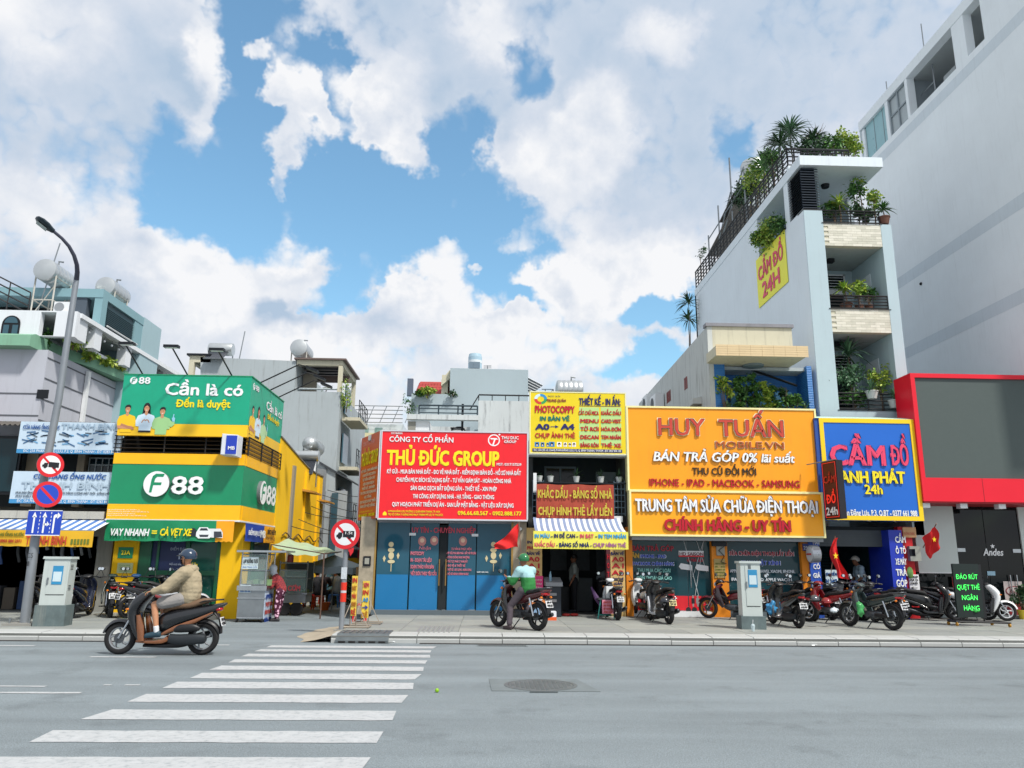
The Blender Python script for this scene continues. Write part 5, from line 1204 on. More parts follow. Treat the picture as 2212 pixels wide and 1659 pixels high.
 T('PHOTOCOPPY',1156,1241,892,15,REDL,bold=.02,fat=.06); T('IN BẢN VẼ',1167,1230,909,9,TEALL,fat=.08); T('A0',1157,1186,928,12,NAVY,fat=.1); T('A4',1212,1240,928,12,NAVY,fat=.1); T('CHỤP ẢNH THẺ',1156,1242,946,10,REDL,fat=.04)
 aa=PY(1189,922,YS); ab=PY(1207,922,YS); MB().prism([(aa[0],aa[1]-.01),(ab[0]-.1,ab[1]-.01),(ab[0]-.1,ab[1]-.045),(ab[0],ab[1]),(ab[0]-.1,ab[1]+.045),(ab[0]-.1,ab[1]+.01),(aa[0],aa[1]+.01)],'y',YS-.006,YS-.001).make('arrow',NAVY,s)
 T('THIẾT KẾ - IN ẤN:',1251,1340,875,14,NAVY,bold=.02,fat=.05)
 a,b2,c2,d=rectY(1251,877,1340,878,YS); MB().box(a,b2,YS-.006,YS-.003,c2,d).make('underline',NAVY,s)
 for k,(p,q2)in enumerate((('CẮT CHỮ MICA','KHẮC DẤU'),('MENU','CARD VISIT'),('TỜ RƠI','HÓA ĐƠN'),('DECAN','TEM NHÃN'),('BẢNG RÔN','THẺ XE'))):
  T(p,1250 if k==0 else 1254,1293,896.5+k*17.4,8.5,REDL,fat=.06); T(q2,1299,1341,897+k*17.4,8.5,REDL,fat=.06)
 a,b2,c2,d=rectY(1150,970,1344,977,YS); MB().box(a,b2,YS-.004,YS-.001,c2,d).make('address_strip',NAVY,s); T('ĐC: 25A (Số cũ: 23A/4) PHAN ĐĂNG LƯU, P.3, Q. BÌNH THẠNH, TP.HCM - ĐT: 0937 870 103',1153,1341,975.5,4.5,WLET,lift=.008,fat=.02)
 T('PHOTO · IN ẤN',1184,1210,858,3.5,NAVY); T('TRUNG QUÂN',1181,1222,868,5.5,M('lettering_maroon','#9a2a3a',var=0),fat=.04)
 X,Z=PY(1168,862,YS); n=30; cols=('#2f9a58','#2b8fc8','#cfe7f5','#d23a2c')
 for i in range(n):
  a1,a2=2*math.pi*i/n,2*math.pi*(i+1)/n; ro,ri=.15,.08
  MB().add([(X+ro*1.2*math.cos(a1),YS-.004,Z+ro*math.sin(a1)),(X+ro*1.2*math.cos(a2),YS-.004,Z+ro*math.sin(a2)),(X+ri*1.2*math.cos(a2),YS-.004,Z+ri*math.sin(a2)),(X+ri*1.2*math.cos(a1),YS-.004,Z+ri*math.sin(a1))],[(0,1,2,3)]).make('swirl_logo',M('swirl_%d'%(i*4//n),cols[(i*4//n+1)%4],var=0),s)if i%2==0 or True else None
 for k,(px,w)in enumerate(((1160,10),(1172,8),(1183,5),(1192,12),(1208,10),(1221,7),(1231,5),(1240,8))):
  a,b2,c2,d=rectY(px-w/2,958-w*.3,px+w/2,965,YS); f=MB().box(a,b2,YS-.004,YS-.001,c2,d).make('sample_photo',M('sample_blue','#2f80c0',var=0)if k<4 else WLET,s)
  cx,cz,h=(a+b2)/2,(c2+d)/2,(d-c2)
  MB().prism([(cx+h*.28*math.cos(R(q)),cz+.05*h+h*.34*math.sin(R(q)))for q in range(0,360,30)],'y',YS-.007,YS-.005).make('hair',M('print_black','#121318',var=0),f)
  MB().prism([(cx+h*.16*math.cos(R(q)),cz-.02+h*.2*math.sin(R(q)))for q in range(0,360,30)],'y',YS-.009,YS-.0075).make('face',M('print_face','#e6c9b5',var=0),f)
 MB().box(x0-.1,x1+.1,YS+.02,YS+.5,z0-.06,z0-.03).make('drip_roof',WPAINT,s)
 x0,x1,z0,z1=rectY(1159,1047,1326,1120,21.0); b=thing('banner','faded red cloth banner with two yellow text lines hung from the dark balcony','banner',((x0+x1)/2,21,z0))
 n,m=30,10; vs=[(x0+(x1-x0)*i/n,21.0+.02*noise.noise(Vector((i*.5,j*.3,2))),z0+(z1-z0)*j/m+.012*math.sin(i*.5)*(j/m))for j in range(m+1)for i in range(n+1)]
 MB().add(vs,[(j*(n+1)+i,j*(n+1)+i+1,(j+1)*(n+1)+i+1,(j+1)*(n+1)+i)for j in range(m)for i in range(n)]).make('cloth',M('faded_red','#a5432f',rough=.75,var=.12,scale=3),b,smooth=80)
 OLV=M('lettering_old_yellow','#c9b93c',rough=.6,var=.1)
 textY(b,'KHẮC DẤU - BẢNG SỐ NHÀ',1162,1322,1076,17,20.96,OLV,bold=.018,fat=.04); textY(b,'CHỤP HÌNH THẺ LẤY LIỀN',1163,1322,1113,17,20.96,OLV,bold=.018,fat=.04)
 a=thing('awning','pale striped awning with a bright yellow lettered valance over the photocopy entrance','awning',(2.5,20.4,2.2))
 x0,x1,z0,z1=rectY(1152,1148,1357,1186,20.1)
 striped_awning(a,x0+.05,x1-.05,21.05,2.72,20.1,z1,30,(M('awning_grey_blue','#7f8fb0',rough=.7,var=.15),STRW),sag=.06)
 MB().box(x0,x1,20.08,20.1,z0,z1).make('valance',M('valance_lemon','#e8e25a',rough=.5,var=.05),a)
 T=lambda b,p,c,yb,cap,m,**k:textY(a,b,p,c,yb,cap,20.08,m,fat=.06,**k)
 LB=M('lettering_sky','#2a9fdb',var=0); PKL=M('lettering_coral','#e0566a',var=0)
 T('IN MÀU',1155,1187,1162,8.5,LB); T('-',1190,1194,1162,8,NAVY); T('IN ĐỀ CAN',1197,1242,1162,8.5,NAVY); T('-',1245,1249,1162,8,NAVY); T('IN BẠT',1253,1282,1162.5,8.5,PKL); T('-',1286,1290,1162,8,NAVY); T('IN TEM NHÃN',1293,1352,1163,8.5,LB)
 T('KHẮC DẤU',1155,1198,1181,8.5,PKL); T('- BẢNG SỐ NHÀ -',1202,1278,1181.5,8.5,NAVY); T('CHỤP HÌNH THẺ',1281,1352,1182,8.5,M('lettering_lilac','#b06a9a',var=0))
photocopy()
# ================================================================ orange phone shop
ORP=M('orange_board','#fba011',rough=.4,var=.05,scale=.8,streak=.20,dirt=(.42,.17,.02)); CRF=M('cream_frame','#efe7a8',rough=.4,var=.04)
def phone_shop():
 Y=21.5
 x0=PY(1364,1240,Y)[0]; x1=PY(1752,1240,Y)[0]
 t=thing('shop_building','phone shop house with orange piers, lettered glass front and blue balcony above','building',((x0+x1)/2,Y,0))
 OR=M('orange_paint','#e0850f',rough=.6,var=.1,streak=.1)
 xm0,xm1=PY(1536,1240,Y)[0],PY(1570,1240,Y)[0]; xr0,xr1=PY(1729,1240,Y)[0],PY(1752,1240,Y)[0]
 MB().box(xm0,xm1,Y-.15,Y+.4,PZ,2.4).make('pier',OR,t); MB().box(xr0,xr1,Y-.15,Y+.4,PZ,2.4).make('pier',OR,t)
 G=glass('phone_shop_glass','#1f434c',.06)
 xd=PY(1494,1240,Y)[0]
 gl=MB().box(x0,PY(1485,1240,Y)[0],Y,Y+.02,.42,2.35).make('glass_pane',G,t); g2=MB().box(PY(1486,1240,Y)[0],xm0,Y+.03,Y+.05,.3,2.35).make('glass_door',G,t); g3=MB().box(xm1,xr0,Y,Y+.02,.3,2.35).make('glass_pane',G,t)
 MB().box(x0,xm0,Y-.12,Y+.3,PZ,.28).make('white_ledge',WPAINT,t); MB().box(xm1,xr0,Y-.1,Y+.3,PZ,.28).make('dark_ledge',wallm('dark_step'),t)
 zr=PY(1450,1287,Y)[1]; RD=M('poster_red','#d21f2c',rough=.4,var=.05)
 r1=MB().box(x0,PY(1484,1240,Y)[0],Y-.01,Y-.003,.3,zr).make('red_poster',RD,t); r2=MB().box(PY(1486,1240,Y)[0],xm0,Y-.01,Y-.003,.3,zr).make('red_poster',RD,t)
 textY(r1,'GIÁ SIÊU THẤP',1392,1462,1296,6,Y-.01,WLET,fat=.04)
 for k in range(5):
  X,Z=PY(1477+k*10+20,1298,Y); MB().box(X-.045,X+.045,Y-.016,Y-.011,Z-.07,Z+.07).make('printed_watch',M('watch_%d'%(k%3),('#1b1d22','#2c5ea8','#e7ddd5')[k%3],var=0),r2)
  MB().box(X-.02,X+.02,Y-.014,Y-.0105,Z-.15,Z+.15).make('printed_strap',M('watch_%d'%((k+1)%3),var=0),r2)
 for k,px in enumerate((1477+2,1492,1508)):
  X,Z=PY(px,1317,Y); MB().lathe([(.07,0),(.07,.005),(.045,.006)],(X+.1,Y-.016,Z),ax='y',n=14).make('printed_gadget',M('watch_0','#1b1d22'),r2)
 RW=M('window_letter_crimson','#b5283c',var=0); BW=M('window_letter_blue','#3150c8',var=0); TW=M('window_letter_mint','#8fd0c8',var=0); WO=M('letter_outline','#dfe6ee',var=0)
 def W(b,a,c,yb,cap,m,o=True):
  if o:textY(t,b,a-1,c+1,yb+.5,cap+.6,Y-.004,WO,fat=.09,lift=.001)
  textY(t,b,a,c,yb,cap,Y-.022,m,fat=.03)
 W('BÁN TRẢ GÓP',1366,1455,1190,11,RW,False); W('IPHONE - IPAD',1384,1438,1205,7,BW); W('MACBOOK CHÍNH HÃNG',1368,1455,1221,7,BW); W('THU MUA CÁC LOẠI',1377,1448,1236,8,TW,False); W('ĐIỆN THOẠI GIÁ CAO',1375,1451,1252,7.5,TW,False)
 textY(t,'ÂN',1364,1380,1205,10,Y-.03,M('gold_letter','#c9a23c',var=0),fat=.08)
 a,b2,c,d=rectY(1466,1190,1520,1203,Y-.02); h=MB().box(a,b2,Y-.03,Y-.01,c,d).make('lender_plate',M('plate_white','#e3e3e6'),t); textY(h,'HD SAISON',1468,1519,1200,7,Y-.03,M('lettering_plum','#6a2434',var=0),fat=.02)
 a,b2,c,d=rectY(1466,1200,1520,1203,Y-.02); MB().box(a,b2,Y-.034,Y-.031,c,d).make('plate_strip',RD,h)
 textY(t,'HỖ TRỢ TRẢ GÓP',1467,1520,1213,6,Y+.02,RW,fat=.04)
 st=M('tape_silver','#c9cdd0',rough=.3)
 for(a,b3)in(((1476,1162),(1520-3,1315)),((1521,1162),(1499,1306)),((1503,1162),(1527,1236)),((1522,1162),(1497,1246))):
  p=PY(*a,Y-.02); q=PY(*b3,Y-.02); MB().bar((p[0],Y+.0,p[1]),(q[0],Y+.0,q[1]),.008).make('hanging_strip',st,t)
 for px,py in((1482,1224),(1517,1226)):
  X,Z=PY(px,py,Y-.03); MB().prism([(X-.2,Z),(X-.14,Z+.09),(X+.17,Z+.04),(X+.17,Z-.1),(X-.14,Z-.07)],'y',Y-.03,Y-.02).make('hanging_tag',M('plate_white'),t)
 W('SỬA CHỮA ĐIỆN THOẠI LẤY LIỀN',1576,1714,1200,8.5,RW); W('THAY MẶT KÍNH',1603,1685,1220,8.5,BW); W('APPLE, SAMSUNG, HUAWEI, XIAOMI, IPHONE,',1577,1717,1237,6.5,WO,False); W('IPAD, OPPO, IPOD, APPLE WACTH',1580,1710,1255,6.5,WO,False)
 textY(t,'MOBILE',1589,1640,1165,7,Y-.01,M('gold_letter'),fat=.05)
 for px in(1434,1453):
  X,Z=PY(px,1230,Y); MB().box(X-.012,X+.012,Y+.3,Y+.32,.6,2.0).make('display_tube',M('tube_white','#e8eef2',emit=.6),t)
 for px in(1492,):
  X,Z=PY(px,1260,Y); MB().bar((X,Y-.05,.9),(X,Y-.05,1.6),.015,n=6).make('door_handle',STEEL,t)
 a,b2,c,d=rectY(1542,1207,1569,1248,21.3); p=MB().box(a+.02,b2-.02,21.32,21.35,c,d).make('opening_hours_plate',M('plate_gold','#a8935a',rough=.5,var=.1),t)
 for k,s in enumerate(('Thứ 2 - Thứ 7','8h - 21h','Chủ Nhật 9h - 20h','0903 978 876','0931 555 991')):textY(p,s,1545,1566,1219+k*6.2,3,21.32,M('lettering_olive'),fat=.02)
 mb=MB().box(a+.1,b2-.02,21.3,21.35,PY(1560,1200,21.3)[1],PY(1560,1178,21.3)[1]).make('meter_box',M('meter_grey','#9a9c94',var=.2),t)
 MB().box(PY(1537,1160,21.3)[0],PY(1568,1160,21.3)[0],21.25,21.35,PY(1550,1180,21.3)[1],PY(1550,1165,21.3)[1]).make('breaker_box',DARKMET,t)
 MB().tube([(a+.3,21.3,2.0),(a+.15,21.27,1.9),(a+.3,21.28,1.75),(a+.2,21.28,1.6),(a+.35,21.3,1.55)],.012,5).make('loose_wire',M('cable_black'),t)
 a,b2,c,d=rectY(1738,1176,1750,1188,21.32); np_=MB().box(a-.05,b2+.05,21.31,21.35,c-.02,d+.02).make('number_plate',M('number_blue','#28408a',rough=.4),t); textY(np_,'25C',1736,1750,1187,7,21.31,WLET,fat=.03)
 XW=6.6; yf=22.0
 Ya,za=PX(1527,705,XW); Yb,zb=PX(1380,872,XW)
 SW=wallm('weathered_white','#c2c6c4',.55,.08,dirt=(.15,.15,.14))
 MB().prism([(Ya,2.4),(Ya,za),(Yb,zb),(Yb,2.4)],'x',XW,XW+.15).make('side_wall',SW,t)
 for(px,py)in((1493+2,800+129-2),):
  pass
 for(px,py,n)in((1505,928-0,3),):pass
 for(px,py,n)in((1485,825,2),(1449,853,3),(1405,889-8,2)):
  Yq,Zq=PX(px,py,XW)
  for k in range(n):MB().box(XW-.012,XW-.002,Yq+.22*k,Yq+.17+.22*k,Zq-.2,Zq+.2).make('vent_brick',M('vent_red','#7a2f2a',var=.2),t)
 xr=PY(1712,740,Ya)[0]
 MB().box(XW+.15,xr,Ya,Ya+.15,PY(1600,775,Ya)[1],za).make('parapet',CREAM,t)
 MB().box(XW-.05,xr+.05,Ya-.06,Ya+.25,za,za+.1).make('coping',M('coping_grey','#85858c',var=.2,streak=.3),t)
 MB().box(XW+.15,xr+.6,Ya+.15,Yb,za-1.3,za-1.2).make('roof_deck',GREYW,t)
 yc=Ya-1.05; cx0,cx1,cz0,cz1=rectY(1547,748,1742,770,yc)
 MB().box(cx0,cx1,yc+.03,Ya-.07,cz0+.02,cz1).box(XW+.16,cx1-.01,Ya-.069,Ya+.8,cz0+.021,cz1-.05).make('canopy_slab',CREAM,t)
 tl=MB().box(0,.33,-.02,0,0,.062).mesh('canopy_tile',[M('tile_sand','#d9c197',rough=.5,var=.1)]); k=0
 X=cx0
 while X<cx1-.2:
  for r_ in range(5):link('canopy_tile',tl,t,(X,yc+.03,cz0+.01+r_*.0665))
  X+=.335
 MB().lathe([(.32,0),(.3,-.06),(.1,-.09)],(7.95,yc+1.1,cz0+.02),n=24).make('ceiling_lamp',M('lamp_grey','#6f7f86'),t)
 yb=Ya+.8; BB=M('blue_tiled_wall','#2f74b8',rough=.5,var=.12,scale=2,wave=('Z',6),bump=.4)
 xb0=XW+.15; xb1=9.8
 MB().box(xb0,xb1,yb,yb+.1,5.4,cz0+.02).box(xb0,xb0+.32,Ya,yb,5.4,cz0+.02).make('blue_wall',BB,t)
 MB().box(xb1-.25,xb1-.1,Ya,yb,5.4,cz0+.02).make('blue_pier',BB,t)
 MB().box(xb0+.5,xb1-.6,yb-.06,yb,6.75,6.85).make('door_head',M('frame_slate'),t)
 for k,a in enumerate((xb0+.7,xb0+1.5,xb0+2.1)):MB().box(a,a+.5,yb-.05,yb-.01,5.5,6.7).make('door_leaf',M('door_aqua','#6fb6dd',rough=.5,var=.15),t)
 MB().bar((xb0+1.2,yb-.6,7.25),(xb0+2.6,yb-.5,6.8),.04).make('awning_arm',DARKMET,t)
 MB().box(XW+.15,xb1,21.7,yb,5.35,5.45).make('balcony_floor',GREYW,t)
 Yh,Zh=PX(1515,878-7-1,XW); Y2,Z2=PX(1495,885,XW)
 MB().prism([(XW-.28,Zh-.05),(XW,Zh-.05),(XW,Zh+.18),(XW-.28,Zh+.12)],'y',Yh-.1,Yh+1.3).make('window_hood',SW,t)
 MB().box(XW-.06,XW-.002,Yh+.1,Yh+1.1,Zh-1.2,Zh-.06).make('shuttered_window',wallm('window_board','#a9a79b',.3),t)
 for k,(px,lab)in enumerate(((1430,'nearer of the two air conditioners on the weathered side wall of the phone shop'),(1411,'farther of the two air conditioners on the weathered side wall of the phone shop'))):
  Yq,Zq=PX(px,872,XW)
  c=thing('air_conditioner',lab,'air conditioner',(XW-.2,Yq,Zq-.35)); MB().box(XW-.35,XW-.03,Yq-.45,Yq+.45,Zq-.35,Zq+.3).make('case',WPAINT,c); MB().lathe([(.24,0),(.24,-.015),(.05,-.02)],(XW-.35,Yq+.1,Zq-.02),ax='x',n=20).make('fan_grille',M('grille_dark','#4a4f55'),c)
 YS=21.0; x0,x1,z0,z1=rectY(1358,884,1764,1060,YS)
 s=thing('shop_sign','upper taller orange phone shop sign with outlined brick red and white letters','sign',((x0+x1)/2,YS,z0))
 MB().box(x0,x1,YS,YS+.3,z0,z1).make('panel',ORP,s)
 fw=.05
 MB().box(x0-fw,x1+fw,YS-.03,YS+.3,z1,z1+fw).box(x0-fw,x1+fw,YS-.03,YS+.3,z0-fw*.6,z0).box(x0-fw,x0,YS-.03,YS+.3,z0,z1).box(x1,x1+fw,YS-.03,YS+.3,z0,z1).make('frame',CRF,s)
 Ltube=M('neon_tube','#f3e7c0',rough=.4); LR=M('letter_brick','#c6402f',rough=.5,var=.06); LBK=M('letter_olive_black','#33291a',rough=.5); LCR=M('letter_deep_red','#c01028',rough=.4); SIDE=M('letter_side_dark','#3a2a28',rough=.6)
 def E(b,a,c,yb,cap,m,o=None,**k):
  if o:textY(s,b,a-.8,c+.8,yb+.5,cap+1,YS-(.024 if cap>19 else .0),o,bold=.015,fat=.06,lift=.001)
  textY(s,b,a,c,yb,cap,YS,SIDE if m is not LCR else M('letter_side_red','#6d0d1c'),ext=.04 if cap>19 else .012,**k); textY(s,b,a,c,yb,cap,YS-(.043 if cap>19 else .017),m,**k)
 E('HUY',1423,1522,940,36,LR,Ltube,bold=.01,fat=.02); E('TUẤN',1554,1692,943,36,LR,Ltube,bold=.01,fat=.02)
 E('MOBILE.VN',1546,1693,968.5,14,M('letter_rust','#b0521c'),Ltube,fat=.02)
 E('BÁN TRẢ GÓP 0%',1412,1634,997,20,WLET,None,bold=.02,fat=.03,slant=.18); E('lãi suất',1645,1715,999,18,WLET,None,bold=.02,fat=.03,slant=.18)
 E('THU CŨ ĐỔI MỚI',1496,1633,1026,15,LBK,None,fat=.015); E('IPHONE - IPAD - MACBOOK - SAMSUNG',1403,1727,1052,16,LCR,None,bold=.005,fat=.015)
 x0,x1,z0,z1=rectY(1364,1065,1776,1156,YS-.1); YS=YS-.1
 s=thing('shop_sign','lower shallow orange phone shop sign with raised white line over a red line','sign',((x0+x1)/2,YS,z0))
 MB().box(x0,x1,YS,YS+.3,z0,z1).make('panel',M('orange_board_fresh','#fdaa14',rough=.4,var=.04),s)
 MB().box(x0-fw,x1+fw,YS-.03,YS+.3,z1,z1+fw).box(x0-fw,x1+fw,YS-.03,YS+.3,z0-fw,z0).box(x0-fw,x0,YS-.03,YS+.3,z0,z1).box(x1,x1+fw,YS-.03,YS+.3,z0,z1).make('frame',CRF,s)
 NV=M('letter_side_navy','#1d2352',rough=.6)
 SIDE=NV
 E('TRUNG TÂM SỬA CHỮA ĐIỆN THOẠI',1373,1766,1106,26,WLET,None,bold=.02,fat=.05); E('CHÍNH HÃNG - UY TÍN',1436,1707,1147,24,LCR,None,bold=.02,fat=.06)
 MB().box(x0,x1,YS+.05,YS+.6,z0-.15,z0-.06).make('underside',M('soffit_grey','#8d9196'),s)
 a,b2,_,_=rectY(1752,1200,1775,1300,21.3); s=thing('pier_sign','narrow blue lettered pier sign beside the phone shop, left of the flag','sign',(a,21.3,PZ)); MB().box(a,b2,21.3,21.7,PZ,2.4).make('panel',M('pier_blue','#1f4fb0',rough=.5,var=.06),s)
 for k,w in enumerate(('CÓ','GIÁ','TRỊ')):textY(s,w,1757,1771+k,1229+k*19,10,21.3,WLET,fat=.05)
 textY(s,'MÁY',1756,1771,1176,9,21.3,WLET,fat=.04)
 X,Z=PY(1758,1197,21.0); l=thing('round_light_sign','round white light box projecting beside the number 25C plate','sign',(X,21,Z))
 MB().lathe([(.02,-.12),(.22,-.12),(.235,-.1),(.235,.1),(.22,.12),(.02,.12)],(X,21.0,Z),ax='x',n=28).make('drum',M('drum_silver','#b9bcc2',rough=.3,metal=.5),l)
 MB().lathe([(.205,0),(.205,.006),(.02,.006)],(X-.127,21.0,Z),ax='x',n=28).make('face',WPAINT,l); MB().box(X-.14,X-.133,20.85,21.15,Z-.02,Z+.02).make('red_stripe',RD,l)
phone_shop()
# ================================================================ pawn shop, narrow house, tall building, red framed shop
SGREY=wallm('narrow_house_side','#dde6ec',.07,.05); SFRONT=wallm('narrow_house_front','#b3c6cd',.08,.05)  # side lighter than front: the light on each face is put into its colour
def narrow_house():
 XN=9.85; XR=12.62; YF=22.0
 t=thing('house','tall narrow blue grey house with tiled balconies and a planted roof terrace','house',(11.2,YF,0))
 zl=lambda py,px=1850:PY(px,py,YF)[1]
 zr=14.28; zs=13.95
 op=[(23.4,25.95,12.48,14.0)]
 w=MB()
 w.box(XN,XN+.2,YF+.02,34.5,2.4,12.48).box(XN,XN+.2,25.95,34.5,12.48,zr).box(XN,XN+.2,YF+.02,25.95,13.98,zr).box(XN,XN+.2,23.05,23.4,12.48,13.98).make('side_wall',SGREY,t)
 MB().box(XN,XR-.02,34.3,34.5,2.4,zr).box(XR-.2,XR-.01,24.2,34.3,2.4,zr).make('rear_wall',SGREY,t)
 MB().box(XN+.01,10.45,YF,YF+.5,2.4,12.42).box(12.28,XR,YF,YF+.35,2.4,12.0).make('column',SFRONT,t)
 MB().box(XN-.02,XR-.1,YF-.08,34.45,zs,zr).make('roof_slab',SGREY,t)
 MB().box(XN+.2,12.3,23.3,23.4,12.4,zs).make('top_back_wall',SGREY,t)if False else MB().box(XN+.2,XR-.2,26.0,26.1,12.0,zs).make('top_back_wall',SFRONT,t)
 TILE=[M('split_tile_%d'%i,c,rough=.6,var=.12,scale=6,streak=.12,dirt=(.3,.28,.2))for i,c in enumerate(('#d6d2c2','#cbc8b8','#dedacb'))]
 tms=[MB().box(0,.296,-.02,0,0,.078).mesh('tile',m)for m in TILE]; rr=random.Random(2)
 z1b=zl(887); levels=[(z1b-.35,z1b,zl(849)),(8.44,9.17,9.62),(11.25,12.0,12.45)]
 for i,(za,zb,zc)in enumerate(levels):
  if i>0:
   MB().box(10.45,12.28,YF+.03,YF+.2,za,zb).make('parapet',CREAM,t)
   r_=0; z=za
   while z<zb-.05:
    X=10.45-(.15 if r_%2 else 0)
    while X<12.27:
     if X>=10.45-.001:
      o=link('tile',rr.choice(tms),t,(X,YF+.03,z+.002))
      if X+.296>12.28:o.scale.x=(12.28-X)/.296
     X+=.3
    z+=.0825; r_+=1
  else:
   MB().box(10.45,12.28,YF+.0,YF+.2,za-.9,zb).make('parapet',SFRONT,t)
  MB().box(10.45,12.28,YF+.2,24.1,za-.0,za+.12).make('balcony_slab',wallm('soffit','#a7adac',.15),t)
  MB().box(10.4,12.33,YF-.02,YF+.0,zb,zb+.02).make('rail_foot',BLKRAIL,t)
  railing(t,(10.45,YF+.05,zb),(12.28,YF+.05,zb),zc-zb,4,.018,4,None,.022)
  if i<2:
   zt=levels[i+1][0]
   MB().box(10.4,12.4,24.1,24.2,zb-.4,zt).box(12.28,12.42,YF+.35,24.1,zb-.4,zt).box(10.25,10.45,YF+.5,24.1,zb-.4,zt).make('recess_wall',SFRONT,t)
   MB().box(12.26,12.275,22.9,23.7,zb-.3,zt-.55).make('side_recess',SGREY,t)
   for(a,b2)in((10.47,10.82),(11.15,12.0)):
    f=MB().box(a,b2,24.03,24.1,zt-.75,zt-.7).box(a,b2,24.03,24.1,zt-.2,zt-.15).box(a,a+.05,24.03,24.1,zb,zt-.15).box(b2-.05,b2,24.03,24.1,zb,zt-.15).make('door_frame',WPAINT,t)
    MB().box(a+.05,b2-.05,24.07,24.09,zt-.7,zt-.2).box(a+.1,b2-.1,24.07,24.09,zb,zt-.85).make('pane',glass('dark_glass','#0a1318',.1),f)
    for k in range(5):MB().box(a+.05,b2-.05,24.045,24.06,zt-.68+.1*k,zt-.66+.1*k).make('louvre',WPAINT,f)
    MB().box(a+.05,b2-.05,24.05,24.09,zt-.85,zt-.75).make('door_rail',WPAINT,f)
   MB().box(11.0,11.2,23.0,23.2,zt-.12,zt-.0).make('ceiling_lamp',DARKMET,t)
 MB().lathe([(.14,0),(.12,-.1),(.02,-.1)],(11.2,23.2,zs),n=14).make('ceiling_lamp',DARKMET,t)
 LV=M('louvre_slate','#1f2c3a',rough=.5,var=.15)
 for k in range(16):
  z=12.5+k*.089
  MB().prism([(YF+.0,z),(YF+.02,z),(YF+.08,z+.06),(YF+.06,z+.07)],'x',XN+.02,10.42).make('louvre',LV,t)
  MB().prism([(XN+.0,z),(XN+.02,z),(XN+.08,z+.06),(XN+.06,z+.07)],'y',YF+.1,23.02).make('louvre',LV,t)
 MB().box(XN+.1,10.36,YF+.12,23.0,12.42,zs).make('louvre_core',DARKIN,t)
 MB().box(XN,10.45,YF,YF+.45,12.42,12.47).make('louvre_sill',DARKMET,t)
 MB().box(XN+.2,XR-.2,23.0,26.0,12.3,12.42).box(XN+1.0,XN+1.05,23.05,26,12.42,zs).make('terrace_floor',SFRONT,t)
 MB().box(XN-.01,XN+.02,23.4,25.95,12.42,12.5).make('opening_sill',DARKMET,t)
 for(a,b2)in(((XN+.05,23.0,zr),(12.0,23.0,zr)),((XN+.05,23.0,zr),(XN+.05,34.4,zr))):
  n=9 if a[1]==b2[1]else 26
  railing(t,a,b2,.85 if n==9 else .88,5,.028,n,BLKRAIL,.028,name='roof_railing')
 MB().box(XN+.02,12.0,22.9,23.05,zr,zr+.18).make('roof_kerb',SGREY,t)
 MB().box(XN-.55,XN-.01,32.6,34.5,2.4,11.1).make('rear_offset',SGREY,t)
 s=thing('banner','yellow banner with pink letters on the side wall of the narrow house','banner',(XN-.03,24.9,10.6))
 MB().box(XN-.03,XN-.015,23.5,26.25,10.6,12.44).make('cloth',M('banner_lemon','#f0ea4a',rough=.6,var=.05),s)
 PKB=M('letter_pink_red','#e0506a',rough=.6,var=0)
 put_text(s,'CẦM ĐỒ',(XN-.03,26.05,11.55),(0,-1,0),(0,0,1),2.3,.5,PKB,out=(-1,0,0),fat=.05,bold=.02)
 put_text(s,'24H',(XN-.03,25.75,10.82),(0,-1,0),(0,0,1),1.6,.55,PKB,out=(-1,0,0),fat=.05,bold=.02)
 u=thing('water_tank','steel roof tank in a leaning pipe scaffold on the narrow house','water tank',(10.6,29.5,zr),group='rooftop water tanks')
 MB().lathe([(.02,0),(.5,.05),(.52,.2),(.52,1.6),(.45,1.75),(.05,1.85)],(10.7,28.2,zr+1.5),n=20).make('tank_body',M('tank_steel'),u,smooth=40)
 fr=MB()
 for y in(27.4,29.0,30.8,32.4):
  for x in(10.0,11.2):fr.bar((x,y,zr),(x,y,zr+(3.9 if y==29.0 and x==10.0 else 2.6 if y<31 else 1.9)),.035)
 for z in(1.0,1.9):fr.bar((10.0,27.4,zr+z),(10.0,32.4,zr+z*.9),.03).bar((11.2,27.4,zr+z),(11.2,32.4,zr+z*.9),.03)
 fr.bar((10.0,27.4,zr+2.6),(10.0,30.8,zr+.8),.03).bar((10.0,32.4,zr),(10.0,29.0,zr+2.4),.03).make('scaffold',GALV,u)
 MB().prism([(28.6,zr+1.6),(32.6,zr+1.0),(32.6,zr+.95),(28.6,zr+1.55)],'x',9.95,11.4).make('lean_to_roof',CORR,u)
 sh=MB().prism([(28.6,zr+2.1),(30.6,zr+1.75),(30.6,zr+1.7),(28.6,zr+2.05)],'x',9.95,11.4).make('lean_to_roof',CORR,u)
narrow_house()
